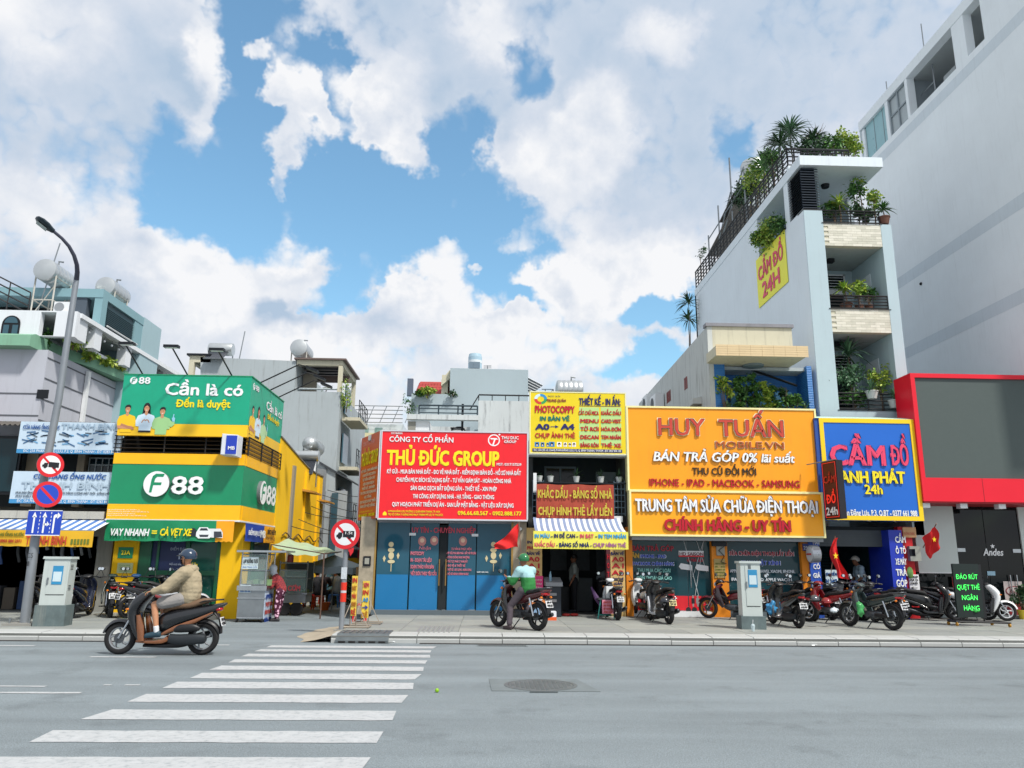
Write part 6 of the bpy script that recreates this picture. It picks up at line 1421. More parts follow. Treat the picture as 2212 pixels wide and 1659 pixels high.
def tall_building():
 X=16.0; P=lambda px,py:PX(px,py,X)
 BW=wallm('tall_wall_pale','#e8eef1',.07,.05); BD=wallm('tall_wall_band','#d3dce2',.10,.06)
 t=thing('tall_building','huge pale blue blank party wall of a tall building with rooftop openings','building',(X,24,0))
 ye,zt=P(1855,260); ye2,zb=P(1862,325)
 zt=20.35; zb0=P(1957,223)[1]; zo=min(P(1864,319)[1],zb0)
 ZL=18.65
 MB().box(X,X+.3,19.2,ye,6.9,ZL-.35).box(X,X+.3,21.9,ye,0,6.899).box(X+.3,X+3,19.2,19.4,6.9,ZL-.35).make('party_wall',BW,t)
 spans=[]
 def rng(a,b2):ya,yb=P(*a)[0],P(*b2)[0]; return min(ya,yb),max(ya,yb)
 gl_=rng((1857,290),(1911,235)); wi=rng((1917,230),(1954,190)); op=rng((1960,190),(2056,80)); tr=rng((2083,65),(2122,50))
 cuts=sorted([gl_,wi,op,tr]); prev=19.2
 zf=ZL-.35; ztop=zt-.42
 c=MB()
 for a,b2 in cuts:c.box(X,X+.3,prev,a,zf,ztop); prev=b2
 c.box(X,X+.3,prev,ye,zf,ztop)
 c.box(X-.02,X+.4,19.2,ye+.05,ztop,zt); c.make('top_storey_wall',BW,t)
 MB().box(X+.1,X+.14,gl_[0],gl_[1],zf,ztop).make('frosted_glass',M('frosted_teal','#8fb8bd',rough=.3,var=.06),t)
 for k in range(3):yy=gl_[0]+(gl_[1]-gl_[0])*(k+.5)/3; MB().box(X+.09,X+.1,yy,yy+.03,zf,ztop).make('glass_joint',GALV,t)
 f=MB().box(X+.04,X+.1,wi[0],wi[1],zf,zf+.07).box(X+.04,X+.1,wi[0],wi[1],ztop-.07,ztop).box(X+.04,X+.1,wi[0],wi[0]+.07,zf+.07,ztop-.07).box(X+.04,X+.1,wi[1]-.07,wi[1],zf+.07,ztop-.07).box(X+.04,X+.1,(wi[0]+wi[1])/2-.03,(wi[0]+wi[1])/2+.03,zf+.07,ztop-.07).box(X+.045,X+.095,wi[0]+.07,wi[1]-.07,zf+.8,zf+.86).make('window',M('frame_grey','#8d979d'),t)
 MB().box(X+.1,X+.12,wi[0],wi[1],zf,ztop).make('pane',M('dusty_glass','#aab3b6',rough=.5,var=.15),f)
 MB().box(X+2.6,X+2.7,19.2,ye,zf,ztop).box(X+.3,X+2.6,op[1]+.1,op[1]+.2,zf,ztop).make('inner_wall',wallm('inner_grey','#8b949a',.2),t)
 MB().box(X+.3,X+5,19.2,ye,ztop-.02,ztop+.1).make('inner_ceiling',wallm('inner_ceiling','#a2a7a8',.1),t)
 MB().box(X+.3,X+5,19.2,ye,zf-.1,zf).make('inner_floor',BW,t)
 MB().box(X+.6,X+1.1,op[0]+.9,op[0]+1.6,zf,zf+.8).make('stored_sack',M('sack_grey','#9aa0a2',var=.2),t)
 MB().bar((X+.5,op[1]-.9,zf),(X+.5,op[1]-.9,ztop),.03).bar((X+.5,op[1]-.9,zf+.9),(X+.5,op[1],zf+.9),.03).make('post',GALV,t)
 for(px,py,h)in((1894,340,.42),(1932,606,.44),(1947,756,.42)):
  z=PX(px,py,X)[1]; MB().box(X-.004,X,19.2,ye,z-h,z).make('floor_band',BD,t)
 MB().box(X+.02,X+6,ye-.3,ye-.1,0,zt-.5).make('rear_wall',BW,t)
 for(px,y2)in((2026,24.6),(1975,27.3)):
  MB().bar((X+.1,y2,zt),(X+.1,y2,zt+(1.1 if px>2000 else .5)),.02,n=6).make('roof_pipe',GALV,t)
 MB().sph((X-.01,P(1990,613)[0],P(1990,613)[1]),.06,8,6).make('wall_spot',DARKMET,t)
 MB().box(X+.5,X+6,19.3,20.8,zt,zt+3).make('penthouse',BW,t)
tall_building()
def pawn_shop():
 YS=20.9
 x0,x1,z0,z1=rectY(1777,905,1984,1124,YS)
 s=thing('shop_sign','square blue pawn shop sign with yellow border and raised pink letters','sign',((x0+x1)/2,YS,z0))
 MB().box(x0,x1,YS,YS+.5,z0,z1).make('panel',M('sign_blue','#1766c8',rough=.4,var=.05,scale=1),s)
 yb=M('border_yellow','#f4cd15',rough=.4,var=.03); w=.12
 MB().box(x0,x1,YS-.02,YS-.001,z1-w,z1).box(x0,x1,YS-.02,YS-.001,z0,z0+w).box(x0,x0+w,YS-.02,YS-.001,z0+w,z1-w).box(x1-w,x1,YS-.02,YS-.001,z0+w,z1-w).make('border',yb,s)
 MB().box(x0-.12,x0,YS+.02,YS+.55,z0,z1).make('side_panel',M('sign_blue_dark','#1f4a9a',rough=.5),s)
 MB().prism([(YS-.02,z1+.001),(YS+.6,z1+.16),(YS+.6,z1)],'x',x0-.1,x1).make('top_sheet',M('mint_sheet','#bfe0cf',rough=.6,var=.1),s)
 def E(b,a,c,ybs,cap,m,side,**k):textY(s,b,a,c,ybs,cap,YS,side,ext=.03,**k); textY(s,b,a,c,ybs,cap,YS-.033,m,**k)
 PK=M('letter_rose_red','#e8426a',rough=.5,var=.08,scale=8); YB=M('letter_bright_yellow','#f7e21a',rough=.4,var=0)
 E('CẦM',1796,1912,1004,42,PK,M('letter_side_navy'),fat=.06); E('ĐỒ',1926,1963,1004,42,PK,M('letter_side_navy'),fat=.06)
 E('ANH PHÁT',1816,1955,1043,25,YB,M('letter_side_navy'),bold=.02,fat=.06); E('24h',1869,1906,1067,20,YB,M('letter_side_navy'),fat=.05)
 textY(s,'Phan Đăng Lưu, P.3, Q.BT - 0377 661 988',1817,1981,1114,12,YS,WLET,fat=.05)
 for px in(1820,1885,1940):X=PY(px,1126,YS)[0]; MB().bar((X,YS+.1,z0-.03),(X-.3,YS-.3,z0-.02),.012).make('stay',GALV,s)
 t=thing('led_sign','tall dark light box with red letters and white 24h before the blue pawn sign','sign',PY(1795,1122,20.3)[:1]+(20.3,PY(1795,1122,20.3)[1]))
 A=Vector((PY(1779,1060,20.7)[0],20.7,0)); B=Vector((PY(1813,1060,20.05)[0],20.05,0)); B=Vector((PY(1811,1060,20.1)[0],20.1,0))
 za,zb_=PY(1795,1121,20.4)[1],PY(1795,996,20.4)[1]
 d=(B-A).normalized(); n=Vector((d.y,-d.x,0))
 if n.y>0:n=-n
 th=.2
 vs=[A,B,B-n*th,A-n*th]
 MB().add([v+Vector((0,0,za))for v in vs]+[v+Vector((0,0,zb_))for v in vs],[(0,1,2,3),(4,5,6,7),(0,1,5,4),(1,2,6,5),(2,3,7,6),(3,0,4,7)]).make('case',M('led_case','#17151c',rough=.4),t)
 L=(B-A).length
 MB().add([A+d*(L*q)+n*.004+Vector((0,0,z))for q,z in((.06,za+.05),(.94,za+.05),(.94,zb_-.05),(.06,zb_-.05))],[(0,1,2,3)]).make('face',M('led_face','#4a1418',rough=.5,var=.2,scale=9),t)
 LR=M('led_red','#e23222',rough=.5,emit=.35)
 def V(b,z,cap,m,w=.7):put_text(t,b,A+d*(L*(1-w)/2)+Vector((0,0,z)),d,(0,0,1),L*w,cap,m,out=n,lift=.01,fat=.05)
 H=zb_-za
 V('CẦM',za+H*.62,H*.12,M('led_red_dim','#c03020',var=0),.75); V('ĐỒ',za+H*.27,H*.15,LR,.6); V('24h',za+H*.07,H*.13,WLET,.75)
 for p,q in(((.06,.05),(.94,.05)),((.06,H-.05),(.94,H-.05)),((.06,.05),(.06,H-.05)),((.94,.05),(.94,H-.05))):
  MB().bar(A+d*(L*p[0])+n*.012+Vector((0,0,za+p[1])),A+d*(L*q[0])+n*.012+Vector((0,0,za+q[1])),.008).make('neon_border',LR,t)
 MB().bar(A+Vector((-.35,.15,zb_-.05)),B+Vector((0,0,zb_+.01)),.015).make('bracket',GALV,t)
 Y=21.5
 t=thing('shop_building','open fronted pawn shop with teal interior and rolled up grey shutter','building',(11,Y,PZ))
 a=PY(1776,1250,Y)[0]; b=PY(1925,1250,Y)[0]
 TI=M('teal_interior','#3e6470',rough=.8,var=.1)
 MB().box(a,b+.8,25.4,25.5,PZ,2.6).box(a-.1,a,Y+.2,25.4,PZ,2.6).box(b+.4,b+.5,Y+.2,25.4,PZ,2.6).make('interior_wall',TI,t)
 MB().box(a,b+.8,Y+.1,25.4,2.5,2.6).make('ceiling',DARKIN,t); MB().box(a,b+.8,Y-.2,25.4,PZ-.01,PZ+.006).make('shop_floor',wallm('shop_floor','#4a4c4c',.2),t)
 sh=MB().box(a,b+.2,Y+.1,Y+.3,2.05,2.5).make('shutter_box',M('shutter_grey','#4e555a',rough=.6,var=.15),t)
 for k in range(6):MB().box(a,b+.2,Y+.08,Y+.1,2.06+.07*k,2.10+.07*k).make('slat',M('shutter_grey'),sh)
 for k in range(12):MB().box(b-.25,b+.1,25.36,25.39,1.9-.09*k,1.93-.09*k).make('price_line',M('price_dark','#1f3a46'),t)
 MB().box(b-.7,b-.2,24.4,24.9,PZ,.95).make('desk',M('desk_grey','#7b8a92'),t)
 x0_,x1_,z0_,z1_=rectY(1784,1231,1810,1264,21.6); sg=thing('notice_sign','white and blue notice board ending in 24/7 behind the drooping star flag','sign',(x0_,21.6,z0_)); MB().box(x0_,x1_,21.6,21.63,z0_,z1_).make('panel',M('notice_white','#cfe0e6'),sg); textY(sg,'EM TIỀN',1785,1808,1243,6,21.6,LBLU,fat=.05); textY(sg,'H 24/7',1785,1808,1259,8,21.6,LBLU,fat=.06)
 X,Z=PY(1804,1158,21.1); X2,Z2=PY(1794,1245,21.3)
 f=thing('flag','red flag with a yellow star drooping from a pole under the blue pawn sign','flag',(X,21.2,Z))
 MB().bar((X,21.1,Z),(X-.12,21.35,Z-1.15),.012,n=6).make('pole',M('flagpole','#8a6a5a',var=.1),f)
 n_,m=8,12; vs=[]
 for j in range(m+1):
  for i in range(n_+1):
   u=i/n_; v=j/m
   vs.append((X-.24*(1-v)*math.sin(v*3)+u*(.12+.16*v)+.02*math.sin(v*10+u*5)-.03,21.08+.05*math.sin(u*8+v*3),Z-.05-1.05*v-.05*u*v))
 MB().add(vs,[(j*(n_+1)+i,j*(n_+1)+i+1,(j+1)*(n_+1)+i+1,(j+1)*(n_+1)+i)for j in range(m)for i in range(n_)]).make('cloth',M('flag_red'),f,smooth=80)
 def star(par,c,r,sq=.8):
  c=Vector(c); MB().add([c]+[c+Vector((r*sq*(1 if k%2==0 else .4)*math.cos(R(90+36*k)),0,r*(1 if k%2==0 else .4)*math.sin(R(90+36*k))))for k in range(10)],[(0,k+1,(k+1)%10+1)for k in range(10)]).make('star',M('star_yellow','#f4d21c',var=0),par)
 star(f,(X-.24*.58*math.sin(1.26)+.5*.19-.04,20.99,Z-.53),.10,.75)
 X,Z=PY(2016,1188-8,21.0); Xa,Za=PY(2023,1131,20.6)
 f=thing('flag','star flag on a slanted pole by the white wall of the red framed shop','flag',(PY(1994,1183,21.6)[0],21.6,PY(1994,1183,21.6)[1]))
 MB().bar((PY(1994,1183,21.6)[0],21.6,PY(1994,1183,21.6)[1]),(Xa,20.6,Za),.014,n=6).make('pole',M('flagpole'),f)
 vs=[]
 for j in range(m+1):
  for i in range(n_+1):
   u=i/n_; v=j/m
   vs.append((Xa-.02+(-.25+.05*v)*(1-u)*(1 if v<1 else 1)+.1*v+.04*math.sin(v*6),20.65+.25*(1-u)+.05*math.sin(u*9+v*4),Za-.08-.55*(1-u)*.55-.55*v))
 MB().add(vs,[(j*(n_+1)+i,j*(n_+1)+i+1,(j+1)*(n_+1)+i+1,(j+1)*(n_+1)+i)for j in range(m)for i in range(n_)]).make('cloth',M('flag_red'),f,smooth=80)
 star(f,(Xa-.06,20.68,Za-.42),.08)
 x0_,x1_,_,_=rectY(1930,1230,1959,1300,21.2)
 p=thing('pier_sign','bright blue pillar with a column of white words by the pawn shop','sign',((x0_+x1_)/2,21.2,PZ))
 MB().box(x0_,x1_,21.2,22.4,PZ,2.5).make('panel',M('pillar_blue','#1d36b0',rough=.4,var=.05),p)
 for k,(w,h)in enumerate((('CẦM',13),('Ô TÔ',13),('XE MÁY',13),('TRẢ',14),('GÓP',15))):textY(p,w,1934-(1 if k>1 else 0)+k*1,1956+k*1,1172+k*23.8,h,21.2,WLET,fat=.05)
 x2_,x3_,_,_=rectY(1960,1230,1981,1300,21.4)
 q=thing('wall_strip','narrow red wall strip with an electricity meter, posters and an arrow notice','wall',(x2_,21.4,PZ))
 MB().box(x1_+.01,x3_,21.4,22.4,PZ,2.6).make('wall',M('strip_red','#c3151f',rough=.6,var=.08),q)
 def pl(r,mat,nm,d=.02):a,b2,c,dd=rectY(*r,21.38); return MB().box(a,b2,21.38-d,21.4,c,dd).make(nm,mat,q)
 o=pl((1950,1139,1978,1161),M('poster_tan','#d8a878'),'poster'); textY(o,'VƯỜNG DƯỢC',1953,1976,1155,5,21.35,REDL)
 o=pl((1961,1180,1984,1212),M('meter_grey'),'meter_box',.12); MB().box(PY(1967,1190,21.2)[0],PY(1979,1190,21.2)[0],21.25,21.259,PY(1975,1201,21.26)[1],PY(1975,1186,21.26)[1]).make('meter_window',glass('dark_glass'),o)
 o=pl((1964,1241,1985,1274),M('plate_white'),'arrow_notice')
 for k,w in enumerate(('PHÒNG MÁY','PHÍ 1%','25/30 PĐL')):textY(o,w,1966,1983,1248+k*7,4,21.35,M('letter_black','#191a1c'),fat=.04)
 textY(o,'←',1967,1982,1272,5,21.35,M('letter_black'),fat=.05)
 b_=thing('plastic_bag','green plastic bag hanging on the red wall strip','bag',PY(1966,1237,21.3)[:1]+(21.3,1.3)); X,Z=PY(1965,1237,21.3); MB().sph((X,21.28,Z),(.09,.05,.16),8,6).make('bag',M('bag_green','#7fae5a',rough=.4),b_,smooth=60)
pawn_shop()
def andes():
 Y=20.8; RED=M('frame_red','#e3122c',rough=.35,var=.04,scale=1)
 x0=PY(1966,812,Y)[0]; z1=PY(2080,808,Y)[1]; xi=PY(1987,920,Y)[0]; zi=PY(2080,817,Y)[1]; zb=PY(2100,1033,Y)[1]; z0=PY(2100,1084,Y)[1]; xr=17.2
 t=thing('shop_building','boutique with a huge red framed dark screen above white walls and black glass doors','building',(14,Y,PZ))
 fr=MB().box(x0,xr,Y,Y+.9,zi,z1).box(x0,xi,Y,Y+.9,zb,zi).box(x0,xr,Y,Y+.9,z0,zb); fr.make('red_frame',RED,t)
 MB().box(xi,xr,Y+.06,Y+.5,zb,zi).make('screen',M('screen_grey','#4b5654',rough=.5,var=.06,scale=12),t)
 MB().box(x0+.02,xr,Y+.02,Y+1.3,z0-.04,z0-.001).make('soffit',M('soffit_red','#9a1620',rough=.6),t)
 for px in(2006,2087,2170):
  X=PY(px,1090,Y)[0]; MB().box(X-.1,X+.1,Y+.1,Y+.3,z0-.17,z0-.041).make('soffit_lamp',WPAINT,t)
 for k in range(1,4):MB().box(x0+1.7*k,x0+1.7*k+.015,Y-.004,Y,z0,zb).make('panel_joint',M('joint_red','#9c0e20'),t)
 YW=22.0
 def b(r,mat,nm,y=YW,d=.1):a,b2,c,dd=rectY(*r,y); return MB().box(a,b2,y,y+d,c,dd).make(nm,mat,t)
 xa=PY(1986,1240,YW)[0]; xb=PY(2070,1235,YW)[0]; xc=PY(2214,1220,YW)[0]
 zt=z0-.04; zw=PY(2030,1236,YW)[1]
 MB().box(xa,PY(2066,1170,YW)[0],YW,YW+.2,zw,zt).make('white_wall',M('panel_white','#c9d2cf',rough=.4,var=.04),t); MB().box(xc,xr+1,YW,YW+.2,PZ,zt).make('white_wall',M('panel_white'),t)
 MB().box(xa,PY(2066,1170,YW)[0],YW-.02,YW,zw-.03,zw).make('wall_edge',WPAINT,t)
 BG=glass('black_glass','#0b1012',.05)
 MB().box(xa,PY(2066,1170,YW)[0],YW+.1,YW+.12,.3,zw).make('low_window',BG,t)
 MB().box(xa,PY(2066,1170,YW)[0],YW-.05,YW+.3,PZ,.3).make('low_ledge',wallm('dark_step'),t)
 X1,X2,X3=PY(2066,1220,YW)[0],PY(2138,1220,YW)[0],xc
 g1=MB().box(X1+.02,X2-.01,YW+.05,YW+.07,.2,zt).make('glass_door',BG,t); g2=MB().box(X2+.01,X3,YW+.05,YW+.07,.2,zt).make('glass_door',BG,t)
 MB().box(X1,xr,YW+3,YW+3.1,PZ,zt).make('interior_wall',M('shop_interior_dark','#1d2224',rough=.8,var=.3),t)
 for k,(px,py)in enumerate(((2076,1188),(2196,1190))):X,Z=PY(px,py,YW); MB().box(X-.09,X+.14,YW+.02,YW+.05,Z-.05,Z+.05).make('door_clamp',STEEL,t)
 for px in(2205-8,2212-5):pass
 for px in(2192-10,2206-10):X,_=PY(px,1250,YW); MB().bar((X,YW-.02,PY(px,1300,YW)[1]),(X,YW-.02,PY(px,1242,YW)[1]),.016,n=8).make('door_handle',STEEL,t)
 for k,(px,py)in enumerate(((2078,1127),(2110,1123),(2100,1134),(2068,1132))):
  X,Z=PY(px,py,YW+1); MB().box(X-.13,X+.13,YW+.9,YW+1.1,Z,Z+.015).make('ceiling_light',M('downlight','#fff6e8',emit=3),t)
 st=PY(2146,1180,YW)
 textY(t,'Andes',2124,2166,1200,15,YW+.045,WLET,slant=.15,fat=.03)
 MB().add([(st[0],YW+.04,st[1])]+[(st[0]+.075*(1 if k%2==0 else .42)*math.cos(R(90+36*k)),YW+.04,st[1]+.075*(1 if k%2==0 else .42)*math.sin(R(90+36*k)))for k in range(10)],[(0,k+1,(k+1)%10+1)for k in range(10)]).make('star',WLET,t)
 b((2170,1256,2210,1303),M('poster_pale','#b9aead'),'window_poster',YW+.03,.01); b((2170,1303,2210,1328),M('poster_darkred','#8a1620'),'window_poster',YW+.03,.01)
 X,Z=PY(2193,1277,YW+.02); o=MB().prism([(X+.28*math.cos(R(a)),Z+.14*math.sin(R(a)))for a in range(0,360,20)],'y',YW+.02,YW+.028).make('oval_mark',M('oval_maroon','#7a2a32',var=0),t); MB().prism([(X+.25*math.cos(R(a)),Z+.115*math.sin(R(a)))for a in range(0,360,20)],'y',YW+.016,YW+.0198).make('oval_fill',M('poster_pale'),t); textY(t,'Andes',2180,2206,1282,9,YW+.01,M('oval_maroon'),slant=.2)
 b((2133,1234,2150,1243),M('sticker_blue','#9fc4d8'),'door_sticker',YW+.03,.01); b((2058,1246,2066,1270),M('poster_red','#d21f2c'),'red_sticker',YW-.01,.01)
 MB().box(X1,xr,YW-.25,YW+.1,PZ,.22).make('threshold',wallm('threshold','#9aa0a0',.2),t)
 MB().box(x0+.3,xr,22.3,30,2.6,z0+2).make('body_wall',wallm('far_grey'),t)
andes()
# ================================================================ motorbikes
def ringset(stations,n=14,ex=2.4):
 """closed loft through stations (x, z, half thickness, half width[, y]) along a path in the x-z plane"""
 P=[Vector((s[0],0,s[1]))for s in stations]; vs=[]; k=len(stations)
 for i,s in enumerate(stations):
  t=P[min(i+1,k-1)]-P[max(i-1,0)]; t.normalize(); nn=Vector((-t.z,0,t.x)); y0=s[4]if len(s)>4 else 0
  for j in range(n):
   a=2*math.pi*j/n; c,q=math.cos(a),math.sin(a)
   cy=math.copysign(abs(c)**(2/ex),c); cn=math.copysign(abs(q)**(2/ex),q)
   vs.append(P[i]+nn*(cn*s[2])+Vector((0,cy*s[3]+y0,0)))
 fs=[(i*n+j,i*n+(j+1)%n,(i+1)*n+(j+1)%n,(i+1)*n+j)for i in range(k-1)for j in range(n)]+[tuple(range(n-1,-1,-1)),tuple((k-1)*n+j for j in range(n))]
 return vs,fs
def dens(st,m=3):
 out=[]; k=len(st)
 st=[tuple(s)+((0,)if len(s)==4 else())for s in st]
 for i in range(k-1):
  p0,p1,p2,p3=st[max(i-1,0)],st[i],st[i+1],st[min(i+2,k-1)]
  for q in range(m):
   t=q/m
   out.append(tuple(.5*((2*b)+(c-a)*t+(2*a-5*b+4*c-d)*t*t+(3*b-a-3*c+d)*t**3)for a,b,c,d in zip(p0,p1,p2,p3)))
 out.append(st[-1]); return out
def loft(name,st,mat,parent,n=14,ex=2.4,m=3):
 vs,fs=ringset(dens(st,m),n,ex)
 return MB().add(vs,fs).make(name,mat,parent,smooth=50,loc=(0,0,0))
RUB=M('tyre_rubber','#1b1b1d',rough=.85,var=.15,scale=20)
BPL=M('black_plastic','#15161a',rough=.45,var=.1)
ENG=M('engine_metal','#565a5f',rough=.45,metal=.6,var=.25,scale=15)
CHR=M('chrome','#c3c7cc',rough=.15,metal=1.0,var=.05)
TAIL=M('tail_red','#b3101c',rough=.2,var=0,coat=.5); MIR=M('mirror_glass','#dfe7ee',rough=.05,metal=.9,var=0)
PLW=M('licence_white','#e4e6e8',rough=.4,var=.04); AMB=M('amber_lens','#d9761a',rough=.25,var=0)
def wheel(parent,x,r,w,rimmat,spokes=5,wire=False):
 prof=[(r-.085,-w*.75),(r-.07,-w),(r-.03,-w*1.05),(r-.005,-w*.55),(r,0),(r-.005,w*.55),(r-.03,w*1.05),(r-.07,w),(r-.085,w*.75),(r-.075,0),(r-.085,-w*.75)]
 t=MB().lathe(prof,(x,0,r),ax='y',n=28,close=False).make('wheel',RUB,parent,smooth=45,loc=(0,0,0))
 rr=r-.08
 mb=MB().lathe([(rr+.008,-w*.8),(rr-.022,-w*.6),(rr-.022,w*.6),(rr+.008,w*.8),(rr+.008,-w*.8)],(x,0,r),ax='y',n=28,close=False)
 mb.lathe([(.03,-w),(.045,-w*.5),(.045,w*.5),(.03,w)],(x,0,r),ax='y',n=12)
 ns=14 if wire else spokes
 for i in range(ns):
  a=2*math.pi*i/ns+.3; d=Vector((math.cos(a),0,math.sin(a))); c=Vector((x,0,r))
  if wire:mb.bar(c+d*.03+Vector((0,w*.5*(1 if i%2 else-1),0)),c+d*rr,.004)
  else:
   e=Vector((math.cos(a+.28),0,math.sin(a+.28)))
   mb.tube([c+d*.03,c+d*.1,c+e*(rr-.01)],[.022,.016,.02],5)
 mb.make('rim',rimmat,t,loc=(0,0,0))
 MB().lathe([(.085,0),(.085,.006),(.03,.006)],(x,-w*1.2,r),ax='y',n=18).make('brake_disc',ENG,t,loc=(0,0,0))
 return t
def arcfender(name,x,r,a0,a1,w,mat,parent,th=.012):
 n=12; vs=[]
 for i in range(n+1):
  a=R(a0+(a1-a0)*i/n); c=Vector((math.cos(a),0,math.sin(a)))
  tp=1-.45*abs(2*i/n-1)**3
  for(dr,y)in((-.035,-w),(0,-w*.8),(.018,0),(0,w*.8),(-.035,w)):vs.append(Vector((x,y*tp,r))+c*(r+.035+dr))
 fs=[(i*5+j,i*5+j+1,(i+1)*5+j+1,(i+1)*5+j)for i in range(n)for j in range(4)]
 return MB().add(vs,fs).make(name,mat,parent,smooth=60,loc=(0,0,0))
def body_mat(col):return M('bike_paint_'+col.strip('#'),col,rough=.28,var=.05,scale=8,coat=.6)
def make_bike(label,px,py,ang,style='scooter',body='#15161a',accent=None,seat='#1b1b1e',rim='#2a2b2e',tailc=None,mirrors=True,plate='59-X3 412.78',platem=None,z=PZ,lean=0,at=None,steer=0,group='parked motorbikes'):
 if at is None:X,Y=PG(px,py,z)
 else:X,Y=at
 t=thing('motorbike',label,'motorbike',(X,Y,z),R(ang),group,absolute=False)
 if lean:t.rotation_euler=(R(lean),0,R(ang))
 r=.26 if style=='scooter' else .285; wb=1.34 if style=='scooter' else 1.25
 root=t; off=-wb/2
 bm_,am=body_mat(body),body_mat(accent or body); sm=M('seat_'+seat.strip('#'),seat,rough=.7,var=.12,scale=12)
 rimm=M('rim_'+rim.strip('#'),rim,rough=.35,metal=.3,var=.05)
 wheel(t,0,r,.043,rimm,wire=(style=='wire')); wheel(t,wb,r,.052,rimm,wire=(style=='wire'))
 def tube(name,pts,rad,mat=BPL,n=8):return MB().tube(pts,rad,n).make(name,mat,t,smooth=50,loc=(0,0,0))
 if style=='scooter':
  loft('front_cowl',[(.45,.97,.035,.09),(.36,.93,.08,.15),(.25,.82,.10,.19),(.20,.68,.10,.185),(.24,.50,.085,.18),(.31,.33,.06,.17),(.38,.22,.035,.15)],bm_,t)
  loft('handlebar_cover',[(.36,.98,.03,.07),(.41,1.01,.05,.13),(.50,1.0,.045,.12),(.56,.97,.02,.06)],BPL,t)
  loft('headlight',[(.21,.86,.03,.06),(.155,.79,.045,.11),(.15,.70,.035,.12),(.16,.64,.015,.07)],M('headlight_lens','#a9b6c2',rough=.08,var=0,coat=1.0),t)
  for s in(-1,1):
   MB().pad([(.29,.63),(.35,.64),(.43,.46),(.46,.23),(.36,.21),(.32,.42)],s*.175-.02,s*.175+.02,.012).make('leg_shield',am,t,smooth=50,loc=(0,0,0))
   tube('fork_leg',[(.17,s*.075,.6),(.0,s*.075,r)],.019,CHR)
   MB().sph((.14,s*.15,.72),(.05,.02,.02),8,6).make('indicator',AMB,t,loc=(0,0,0))
  loft('floorboard',[(.32,.225,.03,.16),(.5,.215,.035,.17),(.72,.22,.04,.17),(.82,.27,.05,.16)],am,t,ex=4)
  loft('side_body',[(.64,.40,.13,.10),(.74,.50,.18,.15),(.92,.58,.16,.165),(1.15,.64,.13,.165),(1.4,.71,.09,.13),(1.58,.78,.045,.08),(1.68,.82,.015,.03)],bm_,t)
  for s in(-1,1):loft('side_trim',[(.72,.33,.02,.012,s*.16),(.95,.44,.035,.012,s*.178),(1.25,.55,.03,.012,s*.172),(1.5,.68,.01,.01,s*.12)],am if accent else M('trim_slate','#3d4753',rough=.25,coat=.5),t,n=8,m=2)
  loft('seat',[(.70,.66,.04,.08),(.76,.74,.055,.12),(.95,.775,.05,.145),(1.12,.79,.055,.15),(1.3,.85,.05,.13),(1.45,.87,.02,.1)],sm,t,ex=3)
  loft('under_body',[(.42,.15,.03,.12),(.7,.15,.04,.12),(.95,.17,.06,.1),(1.1,.2,.06,.09)],BPL,t)
  loft('engine_case',[(.84,.27,.07,.05,-.13),(1.0,.25,.085,.055,-.14),(1.25,.26,.085,.05,-.14),(1.42,.265,.06,.04,-.13)],M('case_grey','#2c3136',rough=.5,metal=.3,var=.2),t)
  loft('air_box',[(.92,.40,.04,.05,-.14),(1.02,.43,.07,.06,-.15),(1.22,.44,.065,.055,-.15),(1.32,.42,.03,.03,-.14)],BPL,t)
  loft('muffler',[(.9,.2,.02,.02,.12),(1.05,.24,.05,.05,.17),(1.3,.3,.06,.06,.18),(1.5,.34,.055,.055,.18),(1.54,.35,.02,.02,.18)],M('muffler_dark','#33363a',rough=.35,metal=.6),t)
  arcfender('front_fender',0,r,28,165,.075,bm_,t); arcfender('rear_mudguard',wb,r,15,120,.07,BPL,t)
  tx,tz=1.60,.70
 else:
  loft('front_cowl',[(.44,.93,.03,.06),(.34,.86,.06,.10),(.25,.74,.065,.13),(.27,.6,.06,.13),(.33,.5,.03,.10)],bm_,t)
  loft('handlebar_cover',[(.27,.93,.03,.05),(.33,1.0,.055,.11),(.42,1.02,.05,.12),(.50,.99,.02,.07)],bm_ if accent is None else am,t)
  loft('headlight',[(.26,.98,.02,.04),(.245,.93,.03,.08),(.26,.88,.015,.05)],M('headlight_lens','#a9b6c2',rough=.08,var=0,coat=1.0),t)
  for s in(-1,1):
   loft('leg_shield',[(.34,.84,.05,.02,s*.12),(.36,.68,.09,.025,s*.17),(.43,.5,.09,.025,s*.195),(.54,.33,.05,.02,s*.19)],am,t,n=10)
   tube('fork_leg',[(.24,s*.08,.68),(.0,s*.08,r)],.02,CHR); tube('shock_absorber',[(1.12,s*.12,.66),(1.24,s*.12,.3)],.024,CHR)
   MB().sph((.27,s*.15,.84),(.03,.03,.03),8,6).make('indicator',AMB,t,loc=(0,0,0)); MB().sph((1.5,s*.14,.68),(.03,.03,.025),8,6).make('indicator',AMB,t,loc=(0,0,0))
  loft('frame_tube',[(.36,.62,.05,.05),(.55,.54,.06,.055),(.72,.58,.07,.07)],BPL,t)
  loft('side_body',[(.62,.56,.06,.07),(.78,.62,.10,.11),(1.0,.67,.09,.12),(1.3,.74,.07,.10),(1.55,.80,.035,.06),(1.64,.83,.012,.03)],bm_,t)
  loft('seat',[(.60,.68,.03,.07),(.72,.735,.04,.11),(.95,.765,.045,.13),(1.2,.80,.045,.13),(1.4,.83,.03,.10)],sm,t,ex=3)
  loft('engine',[(.50,.36,.05,.07),(.60,.33,.08,.10),(.78,.32,.09,.12),(.90,.34,.06,.10)],ENG,t,ex=3.5)
  loft('chain_cover',[(.85,.33,.04,.015,-.11),(1.05,.32,.05,.02,-.11),(1.3,.30,.035,.015,-.11)],BPL,t)
